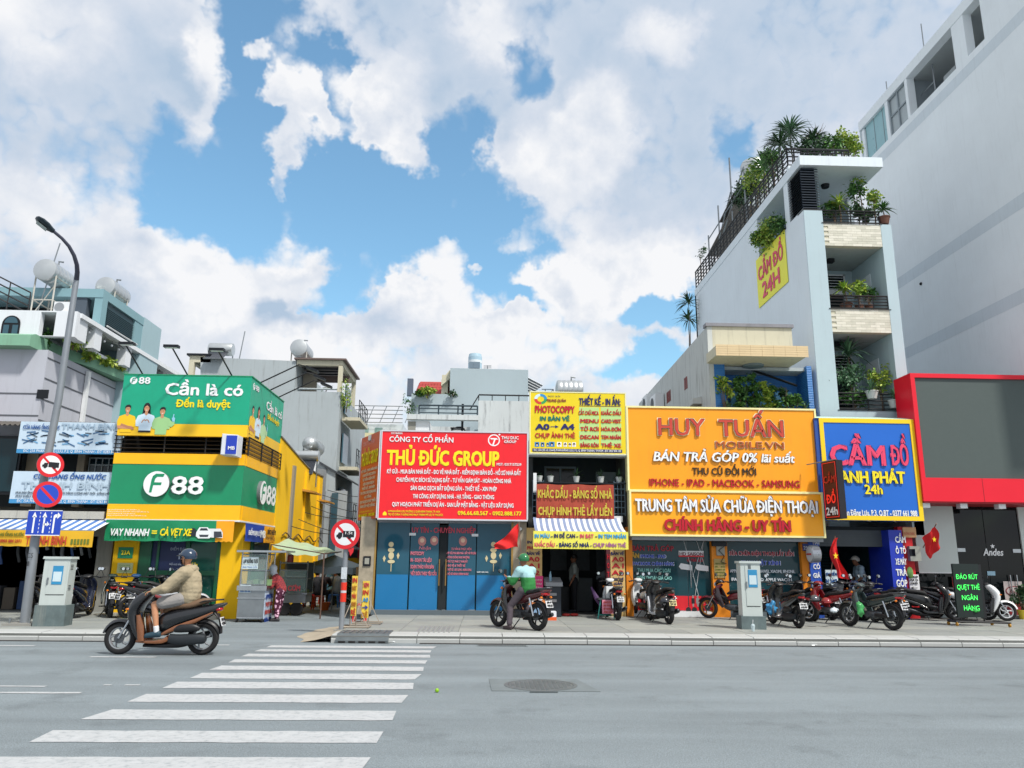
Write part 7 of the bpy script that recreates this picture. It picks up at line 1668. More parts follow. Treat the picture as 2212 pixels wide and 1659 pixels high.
  loft('muffler',[(.7,.2,.02,.02,.1),(.95,.22,.035,.035,.15),(1.25,.27,.05,.05,.16),(1.5,.33,.045,.045,.16),(1.54,.34,.02,.02,.16)],M('muffler_dark','#33363a',rough=.35,metal=.6),t)
  tube('swing_arm',[(.85,.11,.32),(1.25,.1,.285)],.02,ENG); tube('footrest',[(.72,-.26,.26),(.72,.26,.26)],.016,BPL)
  arcfender('front_fender',0,r,20,150,.06,bm_,t); arcfender('rear_mudguard',wb,r,5,110,.06,BPL,t)
  tx,tz=1.56,.72
 hz=1.0
 tube('handlebar',[(.52,-.33,hz-.02),(.46,-.2,hz),(.44,0,hz),(.46,.2,hz),(.52,.33,hz-.02)],.013,BPL)
 for s in(-1,1):
  tube('grip',[(.53,s*.34,hz-.02),(.49,s*.23,hz)],.021,BPL); tube('brake_lever',[(.44,s*.2,hz),(.41,s*.32,hz-.01)],.007,CHR,5)
  if mirrors:
   m_=tube('mirror_stalk',[(.45,s*.2,hz),(.42,s*.27,hz+.14),(.43,s*.31,hz+.17)],.007,BPL,5)
   MB().sph((.42,s*.33,hz+.2),(.018,.07,.045),12,8).make('mirror',BPL,m_,smooth=60,loc=(0,0,0)); MB().lathe([(.038,0),(.038,.002)],(.439,s*.33,hz+.2),ax='x',n=14).make('mirror_face',MIR,m_,loc=(0,0,0))
  tube('grab_rail',[(1.15,s*.12,.80),(1.35,s*.125,.86),(1.6,s*.07,.88),(1.62,0,.88)],.012,ENG if style!='scooter' else BPL,6)
 loft('tail_light',[(tx-.12,tz+.03,.035,.09),(tx-.02,tz+.03,.035,.075),(tx+.02,tz+.03,.02,.04)],TAIL,t)
 rot=-.35
 def rp(u,v):return(tx+.02+v*math.sin(.3)*-1+.02,u,tz-.17+v*math.cos(.3))
 loft('plate_bracket',[(tx-.12,tz-.02,.03,.06),(tx-.02,tz-.12,.012,.06),(tx+.02,tz-.28,.01,.06),(tx+.03,tz-.36,.008,.05)],BPL,t)
 pl=MB().add([rp(-.095,-.07),rp(.095,-.07),rp(.095,.07),rp(-.095,.07)]+[tuple(Vector(rp(a,b))+Vector((-.006,0,0)))for a,b in((-.095,-.07),(.095,-.07),(.095,.07),(-.095,.07))],[(0,1,2,3),(4,5,6,7),(0,1,5,4),(1,2,6,5),(2,3,7,6),(3,0,4,7)]).make('licence_plate',platem or PLW,t,loc=(0,0,0))
 a_,b_=plate.split(' ')
 nv=Vector((math.cos(.3),0,math.sin(.3)))
 for s_,v in((a_,.012),(b_,-.052)):
  o=put_text(pl,s_,Vector(rp(-.075,v)),(0,1,0),Vector((-math.sin(.3),0,math.cos(.3))),.15,.045,M('letter_black','#191a1c',rough=.5,var=0),out=nv,fat=.04)
 if not lean:tube('side_stand',[(.78,-.08,.22),(.70,-.22,.01)],.012,BPL,6)
 def sh(o):
  for c in o.children:
   if o is t:c.location.x+=off
   sh(c)
 sh(t)
 if group:t.scale=(.94,)*3
 return t
MBK=lambda*a,**k:make_bike(*a,**k)
XB,YB_=PG(343,1415)
make_bike('black scooter with copper leg shield driven along the road past the crossing',0,0,0,'scooter','#15171c','#7a4a2a','#6d5540','#8b8f94',mirrors=False,z=0,at=(XB,YB_+.05),lean=.01,group=None)
def B(label,px,py,ang,**k):return make_bike(label,px,py,ang,**k)
B('dark scooter mostly hidden behind the grey cabinet by the street lamp',78,1333,-75,body='#23242b',plate='59-V1 204.16',style='scooter')
B('dark blue scooter with red tail lamp, the first right of the left grey cabinet',172,1332,-82,body='#1a2036',style='scooter',plate='59-T2 317.40')
B('old dark green underbone motorbike with wire wheels and chrome shock, left of the yellow pier',234,1331,-62,body='#20302c',style='wire',rim='#a9adb0',plate='51-K6 088.21')
B('black underbone with blue topped mirror and white plate in front of the yellow 23A pier',283,1330,-70,body='#16181f',accent='#22456f',style='underbone',plate='59-L3 551.09')
B('black scooter with round white mirrors before the green shop window',322,1332,-120,body='#1c1e22',accent='#3a3f48',style='scooter',plate='59-P2 640.12')
B('white and red scooter nosing out behind the road rider, below the navy poster',372,1330,-145,body='#b9bcc2',accent='#7a1c22',style='scooter',plate='59-N1 772.30')
RB=B('dark red underbone with black front carrying the green jacketed rider',1118,1358,-50,body='#4a141c',accent='#17181c',style='underbone',rim='#2a2b2e',mirrors=True,plate='59-F1 903.55',group=None)
B('small black underbone with white leg shields at the photocopy entrance',1323,1336,-86,body='#23262e',accent='#d9dde0',style='underbone',plate='59-C4 118.62')
B('white underbone with red tail lamp beside the orange pier of the phone shop',1388,1334,-76,body='#d5d8da',accent='#d5d8da',style='underbone',plate='59-H2 446.03')
B('black scooter with a yellowish licence plate in front of the red window poster',1425,1344,-82,body='#181a1f',accent='#c9ccd2',style='scooter',plate='29-E1 237.45',platem=M('licence_yellow','#e3d69a',rough=.4,var=.05))
B('dark red motorbike with an orange rimmed front wheel left of the right hand cabinet',1577,1338,-40,body='#6d1322',accent='#2a1a1e',style='underbone',rim='#b8741f',plate='59-B2 305.77')
B('black scooter with silver exhaust just right of the right hand cabinet',1697,1352,-84,body='#17191c',accent='#5c6166',style='scooter',plate='59-X2 618.90')
B('black scooter with a blue bag at its front, second right of the cabinet',1738,1338,-90,body='#1d1f24',style='scooter',plate='59-D1 091.34')
B('red sports underbone with white rimmed wheels before the pawn shop door',1790,1346,-62,body='#9c1420',accent='#7d101a',style='underbone',rim='#e4e7ea',plate='59-G2 527.18',mirrors=False)
B('grey scooter squeezed between the red bike and the green bag bike',1834,1337,-78,body='#8d9197',accent='#23252a',style='scooter',plate='59-Z1 386.05')
B('black and cream scooter with a slanted white plate behind the muddy green bike',1900,1344,-74,body='#1f2226',accent='#c9c2ae',style='scooter',plate='59-M1 864.29')
B('muddy dark green underbone with a green bag on its handlebar, nearest the kerb',1882,1357,-66,body='#2c3a3a',accent='#39494a',style='wire',rim='#5c5f60',plate='54-R8 291.66')
B('large black scooter facing right beside the blue pawn shop pillar',2010,1340,152,body='#15171b',accent='#1f2226',style='scooter',rim='#3a3c40',plate='59-A3 705.81')
B('black scooter partly hidden behind the green LED board',2078,1338,158,body='#1a1b1f',style='scooter',rim='#9a9da1',plate='59-K2 118.93')
B('white scooter facing right at the far end by the black glass doors',2118,1340,160,body='#e6e8ea',accent='#17181b',style='scooter',rim='#dcdfe2',plate='59-S3 660.47')
B('red and white scooter parked just inside the pawn shop',1848,1322,-150,body='#b3242c',accent='#e3e5e8',style='underbone',plate='59-Y1 412.08')
B('red underbone parked inside the pawn shop beside the blue pillar',1895,1322,-160,body='#a01a26',style='underbone',plate='59-U1 250.44')
B('black scooter wedged in the thick of the row behind the red sports bike',1768,1336,-80,body='#1b1c20',accent='#44484d',style='scooter',plate='59-E2 170.25')
B('dark blue underbone behind the muddy green bike',1862,1340,-84,body='#1c2740',style='underbone',plate='59-R1 633.90')
B('silver grey scooter behind the white underbone at the orange pier',1408,1333,-88,body='#6f747a',accent='#2a2c30',style='scooter',plate='59-J2 482.16')
B('dark underbone tucked behind the right hand cabinet',1648,1338,-80,body='#26282d',style='underbone',plate='59-W1 257.03')
def bag(label,px,py,Y,col,r):
 X,Z=PY(px,py,Y); vs=MB().sph((0,0,0),r,18,14)
 vs.v=[tuple(Vector(v)*(.8+.75*noise.noise(Vector(v)*11+Vector((px,0,0))))+Vector((0,0,.03*noise.noise(Vector(v)*25))))for v in vs.v]
 o=vs.make('plastic_bag',M('bag_'+col.strip('#'),col,rough=.35,var=.15,scale=10),smooth=70); o.location=(X,Y,Z); tag(o,label,'bag')
bag('blue plastic bag stuffed beside the second black scooter right of the cabinet',1667,1313,18.9,'#3f8fc4',(.15,.12,.2)); bag('green plastic bag hanging from the handlebar of the muddy green bike',1858,1316,17.4,'#3f9a55',(.09,.07,.19)); bag('crumpled white bag on the seat of the red sports underbone',1802,1318,18.3,'#c7d3dc',(.11,.09,.06)); bag('green scarf knotted on the white scooter handlebar',2107,1318,19.0,'#37b34a',(.13,.05,.05))
def helmet_mesh(parent,c,r,mat,fwd=0.0,visor=True,loc=None,tilt=0.0,name='helmet',peak=None):
 n,m=20,9; vs=[]; c=Vector(c); Rm=Matrix.Rotation(fwd,3,'Z')@Matrix.Rotation(tilt,3,'Y')
 for i in range(m+1):
  th=R(90-112*i/m)
  for j in range(n):
   a=2*math.pi*j/n
   low=1.0 if th>-.05 else 1-.03
   v=Vector((1.1*r*math.cos(th)*math.cos(a),r*.95*math.cos(th)*math.sin(a),r*math.sin(th)*(1.0 if math.cos(a)>.35 and th<0 and False else 1)))
   if math.cos(a)>.3 and th<.02:v.z=max(v.z,.02*r)+(.0)
   vs.append(c+Rm@v)
 fs=[(i*n+j,i*n+(j+1)%n,(i+1)*n+(j+1)%n,(i+1)*n+j)for i in range(m)for j in range(n)]
 h=MB().add(vs,fs).make(name,mat,parent,smooth=60,loc=loc)
 if visor:
  vs=[]
  for k,(rr_,z)in enumerate(((1.08,.12),(1.42,.02),(1.40,-.0),(1.06,.05))):
   for j in range(9):
    a=R(-60+15*j); s=1 if k in(0,3)else(.75+.25*math.cos(a))
    vs.append(c+Rm@Vector((1.1*r*rr_*s*math.cos(a),r*.95*(rr_ if k in(0,3)else 1.12)*math.sin(a),z*r)))
  MB().add(vs,[(k*9+j,k*9+j+1,((k+1)%4)*9+j+1,((k+1)%4)*9+j)for k in range(4)for j in range(8)]).make('visor',peak or mat,h,smooth=50,loc=loc)
 return h
for k,(px,py,Y,col,lab)in enumerate(((1653+12,1291,18.6,'#17181b',None),(1760,1296,18.4,'#4a4d52','dark helmet resting on the black scooter mirror near the red sports bike'),(1800-15,1302,18.2,'#8a1c22','red helmet resting on the handlebar of the red sports underbone'),(1435,1300,18.4,'#20242c','dark helmet on the front of the black scooter with the yellowish plate'),(267,1282,19.6,'#d5dbe2','white helmet with blue trim hung on a mirror by the yellow pier'))):
 if lab is None:continue
 X,Z=PY(px,py,Y); h=thing('helmet',lab,'helmet',(X,Y,Z)); helmet_mesh(h,(X,Y,Z),.12,M('helmet_'+col.strip('#'),col,rough=.25,coat=.6,var=.05),fwd=R(200+40*k),name='shell')
# ================================================================ people
def capsule(mb,a,ra,b,rb,n=12):
 a=Vector(a); b=Vector(b); d=(b-a); L=d.length; d=d.normalized()if L>1e-6 else Vector((0,0,1))
 pts=[]; rs=[]
 for k in range(4):t=R(-80+k*26.7); pts.append(a+d*(ra*math.sin(t))); rs.append(max(.002,ra*math.cos(t)))
 pts.append(a); rs.append(ra); pts.append(b); rs.append(rb)
 for k in range(1,4):t=R(k*26.7); pts.append(b+d*(rb*math.sin(t))); rs.append(max(.002,rb*math.cos(t)))
 mb.tube(pts,rs,n)
def blend(name,mb,mat,parent,vox=.012,it=6,bumpy=0.0):
 me=mb.mesh('src'); o=bpy.data.objects.new('src',me)
 m=o.modifiers.new('r','REMESH'); m.mode='VOXEL'; m.voxel_size=vox; m.adaptivity=0
 s=o.modifiers.new('s','SMOOTH'); s.iterations=it; s.factor=.5
 r=baked(o); bpy.data.objects.remove(o); bpy.data.meshes.remove(me)
 r.name=name; r.materials.clear(); r.materials.append(mat)
 if bumpy:
  for v in r.vertices:
   p=v.co; q=noise.noise(p*9)*.6+noise.noise(Vector((p.x*5,p.y*5,p.z*22)))*.6+noise.noise(p*24)*.25
   v.co=p+v.normal*(q*bumpy)
 r.polygons.foreach_set('use_smooth',[True]*len(r.polygons))
 return link(name,r,parent)
SKIN=M('skin','#c08a68',rough=.55,var=.06,scale=20); SKIND=M('skin_dark','#8a5c44',rough=.6,var=.06,scale=20)
HAIR=M('hair_black','#141214',rough=.5,var=.2,scale=60)
def hand(mb,w,d,palm,side=1,curl=1.0,s=1.0):
 """five fingers from the wrist w, pointing along d, palm normal palm"""
 d=Vector(d).normalized(); p=Vector(palm).normalized(); l=d.cross(p).normalized()*side; w=Vector(w)
 k=w+d*.085*s
 capsule(mb,w,.024*s,w+d*.03*s,.028*s,8)
 for i,(o,ln)in enumerate(((-.028,.066),(-.01,.078),(.01,.072),(.028,.056))):
  base=k+l*o*s; capsule(mb,w+d*.02*s+l*o*.7*s,.016*s,base,.0125*s,8)
  a1=.55*curl; a2=1.5*curl
  m1=base+(d*math.cos(a1)+p*math.sin(a1))*ln*.55*s; m2=m1+(d*math.cos(a2)+p*math.sin(a2))*ln*.45*s
  capsule(mb,base,.0105*s,m1,.0095*s,8); capsule(mb,m1,.0095*s,m2,.008*s,8)
 tb=w+d*.03*s-l*.03*s; t1=tb+(d*.6-l*.7+p*.35).normalized()*.04*s; t2=t1+(d*.7+p*.6-l*.1).normalized()*.032*s
 capsule(mb,tb,.016*s,t1,.012*s,8); capsule(mb,t1,.012*s,t2,.0095*s,8)
def head_shapes(mb,c,f,up,s=1.0):
 c=Vector(c); f=Vector(f).normalized(); up=Vector(up).normalized(); l=up.cross(f).normalized()
 def E(dx,dy,dz,r):
  p=c+f*dx*s+l*dy*s+up*dz*s; mb.sph(p,tuple(q*s for q in r)if isinstance(r,tuple)else r*s,12,9)
 E(0,0,.02,(.088,.076,.105)); E(.015,0,-.045,(.07,.058,.06)); E(.05,0,-.085,.027)
 capsule(mb,c+f*.085*s+up*.01*s,.01*s,c+f*.105*s-up*.02*s,.014*s,8)
 E(.078,0,-.055,(.016,.026,.009)); E(.076,0,.022,(.02,.05,.01))
 for q in(-1,1):E(-.005,q*.078,-.01,(.014,.012,.03))
 return f,l,up
def eyes(parent,c,f,up,s=1.0):
 c=Vector(c); f=Vector(f).normalized(); up=Vector(up).normalized(); l=up.cross(f).normalized()
 for q in(-1,1):MB().sph(c+f*.082*s+l*q*.031*s+up*.005*s,.011*s,8,6).make('eye',M('eye_dark','#1a1412',rough=.2,var=0),parent)
def person(label,J,loc,top,bottom,skin=SKIN,shoe='#23303a',hairlong=False,vox=.012,topr=1.0,puffy=0,long_sleeve=True,trousers=True,cat='person',group=None,face=(-1,0,0),hands=((0,0,0),(0,0,0)),s=1.0,foot_dir=None,headup=(0,0,1),mask=None,bare=False):
 """J: joints in world space: head, neck, chest, waist, pelvis, and per side sh, el, wr, hip, kn, an (left, right)"""
 t=thing('person',label,cat,loc,group=group)
 V={k:([Vector(q)for q in v]if isinstance(v,list)else Vector(v))for k,v in J.items()if k not in('palm','curl')}
 b=MB()
 f,l,up=head_shapes(b,V['head'],face,headup,s)
 capsule(b,V['head']-up*.07*s,.048*s,V['neck'],.055*s); capsule(b,V['neck'],.07*s,V['chest'],.115*s); capsule(b,V['chest'],.12*s,V['waist'],.105*s); capsule(b,V['waist'],.11*s,V['pelvis'],.125*s)
 for i in(0,1):
  capsule(b,V['chest']+(V['neck']-V['chest'])*.5,.075*s,V['sh'][i],.055*s); capsule(b,V['sh'][i],.052*s,V['el'][i],.04*s); capsule(b,V['el'][i],.04*s,V['wr'][i],.027*s)
  hd=hands[i]if any(hands[i])else(V['wr'][i]-V['el'][i]); pn=J.get('palm',[(0,0,-1),(0,0,-1)])[i]
  hand(b,V['wr'][i],hd,pn,1 if i==0 else-1,J.get('curl',1.0),s)
  capsule(b,V['pelvis'],.11*s,V['hip'][i],.09*s); capsule(b,V['hip'][i],.088*s,V['kn'][i],.056*s);
  mid=V['kn'][i].lerp(V['an'][i],.35); calf=(V['kn'][i]-V['an'][i]).normalized()
  capsule(b,V['kn'][i],.054*s,mid,.053*s); capsule(b,mid,.053*s,V['an'][i],.034*s)
  fd=Vector(foot_dir[i]if foot_dir else face).normalized(); capsule(b,V['an'][i]-Vector((0,0,.03*s)),.036*s,V['an'][i]+fd*.14*s-Vector((0,0,.055*s)),.03*s)
 blend('body',b,skin,t,vox)
 eyes(t,V['head'],face,headup,s)
 c=MB(); q=.02+puffy
 capsule(c,V['neck']+(V['chest']-V['neck'])*.12,.072*s+q*.5,V['chest'],.13*s+q); capsule(c,V['chest'],.13*s+q,V['waist'],.12*s+q*1.15); capsule(c,V['waist'],.12*s+q*1.15,V['waist'].lerp(V['pelvis'],.75),.135*s+q)
 for i in(0,1):
  capsule(c,V['chest']+(V['neck']-V['chest'])*.5,.08*s+q,V['sh'][i],.06*s+q)
  e=V['el'][i]; w=V['wr'][i].lerp(e,.08)
  if long_sleeve:capsule(c,V['sh'][i],.06*s+q,e,.047*s+q*.9); capsule(c,e,.047*s+q*.9,w,.033*s+q*.6)
  else:capsule(c,V['sh'][i],.06*s+q,V['sh'][i].lerp(e,.75),.056*s+q*.8)
 if isinstance(top,str):top=M('cloth_'+top.strip('#'),top,rough=.85,var=.12,scale=9,bump=.3,bscale=30)
 blend('jacket' if long_sleeve else 'shirt',c,top,t,vox,bumpy=.006+puffy*.25)
 c=MB()
 if isinstance(bottom,str):bottom=M('cloth_'+bottom.strip('#'),bottom,rough=.85,var=.12,scale=9,bump=.3,bscale=30)
 capsule(c,V['waist'].lerp(V['pelvis'],.5),.13*s,V['pelvis'],.142*s)
 for i in(0,1):
  capsule(c,V['pelvis'],.13*s,V['hip'][i],.108*s)
  if trousers:capsule(c,V['hip'][i],.105*s,V['kn'][i],.076*s); capsule(c,V['kn'][i],.076*s,V['an'][i]+(V['kn'][i]-V['an'][i])*.12,.062*s)
  else:capsule(c,V['hip'][i],.11*s,V['hip'][i].lerp(V['kn'][i],.68),.105*s)
 blend('trousers' if trousers else 'shorts',c,bottom,t,vox,bumpy=.005)
 for i in(0,1):
  fd=Vector(foot_dir[i]if foot_dir else face).normalized(); a=V['an'][i]
  c=MB(); capsule(c,a-Vector((0,0,.03*s))-fd*.03,.05*s,a+fd*.15*s-Vector((0,0,.05*s)),.04*s); capsule(c,a-Vector((0,0,.055*s))-fd*.05,.032*s,a+fd*.17*s-Vector((0,0,.062*s)),.03*s)
  blend('shoe',c,M('shoe_'+shoe.strip('#'),shoe,rough=.6,var=.15,scale=20),t,.01,3)
  if not trousers:k=MB(); capsule(k,a,.042*s,a+(V['kn'][i]-a)*.18,.045*s); blend('sock',k,M('sock_white','#d5d8dc',rough=.9),t,.01,2)
 return t,V
def local(bx,by,bz,ang,lst):
 Rm=Matrix.Rotation(R(ang),3,'Z')
 def T(p):return Rm@Vector(p)+Vector((bx,by,bz))
 return T
def rider_road():
 def T(x,y,z):return Vector((XB-.67+x,YB_+.05+y,z))
 J=dict(head=T(.955,0,1.545),neck=T(1.0,0,1.385),chest=T(1.045,0,1.20),waist=T(1.07,0,1.0),pelvis=T(1.04,0,.90),sh=[T(.99,-.19,1.31),T(.99,.19,1.31)],el=[T(.74,-.27,1.06),T(.74,.27,1.06)],wr=[T(.56,-.275,1.01),T(.56,.275,1.01)],hip=[T(.95,-.10,.885),T(.95,.10,.885)],kn=[T(.56,-.17,.80),T(.56,.17,.80)],an=[T(.64,-.17,.37),T(.64,.17,.37)],palm=[(0,0,-1),(0,0,-1)],curl=1.0)
 BEI=M('jacket_beige','#a3967c',rough=.85,var=.14,scale=7,bump=.9,bscale=13)
 t,V=person('person in a puffy beige jacket, grey shorts and dark blue helmet riding the black scooter',J,T(1.0,0,.0),BEI,'#8f8c8a',vox=.011,puffy=.028,trousers=False,shoe='#22404f',hands=((-1,0,-.15),(-1,0,-.15)),foot_dir=((-1,0,-.05),(-1,0,-.05)))
 c=MB(); n=V['neck']
 for k in range(10):a=2*math.pi*k/10; capsule(c,n+Vector((.085*math.cos(a)+.01,.085*math.sin(a),.0+.025*math.cos(a))),.036,n+Vector((.085*math.cos(a+.63)+.01,.085*math.sin(a+.63),.0+.025*math.cos(a+.63))),.036,8)
 capsule(c,n+Vector((.09,-.07,-.02)),.05,n+Vector((.09,.07,-.02)),.05)
 blend('hood',c,BEI,t,.011,5,.006)
 HB=M('helmet_blue','#1e344c',rough=.22,coat=.7,var=.1,scale=12)
 h=helmet_mesh(t,V['head']+Vector((.01,0,.035)),.128,HB,fwd=math.pi,peak=M('helmet_peak','#17181c',rough=.4),tilt=0)
 s=MB(); s.tube([V['head']+Vector((.0,-.105,.02)),V['head']+Vector((-.015,-.085,-.06)),V['head']+Vector((-.045,-.01,-.115)),V['head']+Vector((-.015,.085,-.06)),V['head']+Vector((0,.105,.02))],.006,6).make('chin_strap',BPL,t)
 MB().add([V['head']+Vector(p)for p in((-.098,-.05,-.03),(-.118,0,-.02),(-.098,.05,-.03),(-.075,.055,-.10),(-.085,0,-.12),(-.075,-.055,-.10))],[(0,1,4,5),(1,2,3,4)]).make('face_mask',M('mask_dark','#2b2e35',rough=.8),t)
rider_road()
def rider_parked():
 o=RB.location; ang=-50
 Rm=Matrix.Rotation(R(ang),3,'Z')
 def T(x,y,z):return Rm@Vector((x-.625,y,0))+Vector((o.x,o.y,PZ+z))
 fd=Rm@Vector((-1,0,0))
 J=dict(head=T(.80,0,1.43),neck=T(.86,0,1.275),chest=T(.92,0,1.10),waist=T(.96,0,.93),pelvis=T(.95,0,.83),sh=[T(.87,-.19,1.215),T(.87,.19,1.215)],el=[T(.74,-.26,.98),T(.74,.25,.98)],wr=[T(.50,-.16,1.06),T(.52,.2,1.03)],hip=[T(.88,-.11,.80),T(.88,.11,.80)],kn=[T(.66,-.25,.47),T(.64,.2,.50)],an=[T(.74,-.34,.085),T(.72,.27,.28)],palm=[(0,0,1),(0,0,-1)],curl=.7)
 m=M('jacket_green_white','#2b7d3c',rough=.8,var=.1,scale=8,bump=.3,bscale=24)
 nt=m.node_tree; b=nt.nodes['Principled BSDF']; g=nt.nodes.new('ShaderNodeNewGeometry'); sx=nt.nodes.new('ShaderNodeSeparateXYZ'); nt.links.new(g.outputs['Position'],sx.inputs[0])
 mr=nt.nodes.new('ShaderNodeMapRange'); nt.links.new(sx.outputs[2],mr.inputs[0]); mr.inputs[1].default_value=PZ+1.07; mr.inputs[2].default_value=PZ+1.09
 mx=nt.nodes.new('ShaderNodeMix'); mx.data_type='RGBA'; nt.links.new(mr.outputs[0],mx.inputs[0]); nt.links.new(b.inputs['Base Color'].links[0].from_socket,mx.inputs[6]); mx.inputs[7].default_value=(*lin('#9cc4c9'),1); nt.links.new(mx.outputs[2],b.inputs['Base Color'])
 t,V=person('person in pale blue and green jacket and green helmet astride the dark red motorbike',J,T(.9,0,0),m,'#4c444c',skin=SKIND,vox=.013,puffy=.015,shoe='#3a2f33',face=fd,foot_dir=(fd,fd),hands=(tuple(fd+Vector((0,0,.3))),tuple(fd)))
 h=helmet_mesh(t,V['head']+Vector((0,0,.035)),.125,M('helmet_green','#17703f',rough=.25,coat=.6,var=.05),fwd=math.atan2(fd.y,fd.x),peak=M('helmet_peak_white','#dfe3e4',rough=.4))
 k=MB(); hd=V['head']; k.sph(hd+fd*.075-Vector((0,0,.06)),(.05,.05,.045),10,8).make('face_mask',M('mask_grey','#7a828a',rough=.8),t,smooth=60)
 ph=V['wr'][0]+fd*.12+Vector((0,0,.05)); p=thing('phone','phone held up by the rider in the green jacket','phone',ph); MB().box(ph.x-.035,ph.x+.035,ph.y-.01,ph.y+.01,ph.z-.0,ph.z+.13).make('case',BPL,p)
rider_parked()
def woman_cart():
 X,Y=PG(594,1342);
 def T(x,y,z):return Vector((X+x,Y+y,z))
 J=dict(head=T(-.19,.1,1.27),neck=T(-.10,.08,1.14),chest=T(-.03,.05,1.0),waist=T(.07,.02,.86),pelvis=T(.10,0,.76),sh=[T(-.06,-.10,1.08),T(-.08,.2,1.08)],el=[T(-.12,-.14,.86),T(-.22,.24,.9)],wr=[T(-.27,-.08,.82),T(-.38,.2,.85)],hip=[T(.09,-.08,.74),T(.09,.08,.74)],kn=[T(.04,-.09,.41),T(.07,.09,.41)],an=[T(.06,-.09,.07),T(.0,.09,.07)],palm=[(0,0,-1),(0,0,-1)],curl=.9)
 PLAID=M('plaid_red','#8a2f33',rough=.85,var=.2,scale=14); nt=PLAID.node_tree; b=nt.nodes['Principled BSDF']
 w=nt.nodes.new('ShaderNodeTexChecker'); w.inputs['Scale'].default_value=22; g=nt.nodes.new('ShaderNodeNewGeometry'); nt.links.new(g.outputs['Position'],w.inputs[0]); w.inputs[1].default_value=(*lin('#a83a3a'),1); w.inputs[2].default_value=(*lin('#4f1f2a'),1)
 mx=nt.nodes.new('ShaderNodeMix'); mx.data_type='RGBA'; mx.inputs[0].default_value=.6; nt.links.new(b.inputs['Base Color'].links[0].from_socket,mx.inputs[6]); nt.links.new(w.outputs[0],mx.inputs[7]); nt.links.new(mx.outputs[2],b.inputs['Base Color'])
 FL=M('flower_trousers','#4a1230',rough=.85,var=0); nt=FL.node_tree; b=nt.nodes['Principled BSDF']; v=nt.nodes.new('ShaderNodeTexVoronoi'); v.inputs['Scale'].default_value=13; g=nt.nodes.new('ShaderNodeNewGeometry'); nt.links.new(g.outputs['Position'],v.inputs['Vector'])
 cr=nt.nodes.new('ShaderNodeValToRGB'); cr.color_ramp.interpolation='CONSTANT'; cr.color_ramp.elements[0].color=(*lin('#e6b8cf'),1); cr.color_ramp.elements[1].position=.42; cr.color_ramp.elements[1].color=(*lin('#4a1230'),1); nt.links.new(v.outputs['Distance'],cr.inputs[0]); nt.links.new(cr.outputs[0],b.inputs['Base Color'])
 t,V=person('woman in red plaid shirt, flowered trousers and white scarf bending at the food cart',J,(X,Y,0),PLAID,FL,vox=.012,s=.93,shoe='#2b2a2c')
 k=MB(); h=V['head']; k.sph(h+Vector((.02,0,.03)),(.105,.095,.115),12,9); k.sph(h+Vector((.03,0,-.05)),(.09,.085,.08),12,9); k.sph(h+Vector((.07,0,-.11)),(.09,.1,.06),12,9)
 blend('head_scarf',k,M('scarf_white','#cdd3dc',rough=.8,var=.06),t,.012,4,.004)
woman_cart()
def man_shop():
 X,Y=PG(1858,1327,PZ); Y=22.6; X=PY(1858,1270,Y)[0]
 def T(x,y,z):return Vector((X+x,Y+y,PZ+z))
 J=dict(head=T(-.07,0,1.52),neck=T(0,0,1.38),chest=T(.03,0,1.2),waist=T(.05,0,1.02),pelvis=T(.03,0,.93),sh=[T(.0,-.19,1.32),T(.02,.19,1.32)],el=[T(-.03,-.22,1.05),T(-.03,.22,1.05)],wr=[T(-.18,-.15,.92),T(-.18,.15,.92)],hip=[T(.02,-.09,.9),T(.02,.09,.9)],kn=[T(.0,-.1,.48),T(.02,.1,.48)],an=[T(.03,-.1,.08),T(.05,.1,.08)])
 t,V=person('man in light blue shirt and white helmet among the bikes in the pawn shop',J,(X,Y,PZ),'#a9c0cf','#2b2f3a',skin=SKIND,vox=.014,long_sleeve=False)
 helmet_mesh(t,V['head']+Vector((0,0,.035)),.12,M('helmet_cream','#d9d5c8',rough=.3,coat=.5),fwd=math.pi)
 for k,(px,lab,col)in enumerate(((1240,'person in a pale shirt standing deep inside the dark photocopy shop','#8f9794'),(1298,'person bending beside the printer at the right of the dark photocopy shop','#6f767c'))):
  Y=22.9; X=PY(px,1270,Y)[0]
  def T(x,y,z):return Vector((X+x,Y+y,PZ+z))
  b=.25 if k else 0
  J=dict(head=T(b*1.4,0,1.5-b),neck=T(b,0,1.36-b*.8),chest=T(b*.7,0,1.18-b*.5),waist=T(b*.2,0,1.0),pelvis=T(0,0,.92),sh=[T(b,-.18,1.3-b),T(b,.18,1.3-b)],el=[T(b,-.22,1.05-b),T(b,.22,1.05-b)],wr=[T(b-.1,-.2,.85-b*.3),T(b,.2,.85-b*.3)],hip=[T(0,-.09,.9),T(0,.09,.9)],kn=[T(0,-.1,.48),T(0,.1,.48)],an=[T(0,-.1,.08),T(0,.1,.08)])
  t,V=person(lab,J,(X,Y,PZ),col,'#23252c',skin=SKIND,vox=.018,long_sleeve=False)
  h=MB(); h.sph(V['head']+Vector((.01,0,.05)),(.1,.09,.09),10,8).make('hair',HAIR,t,smooth=60)
man_shop()
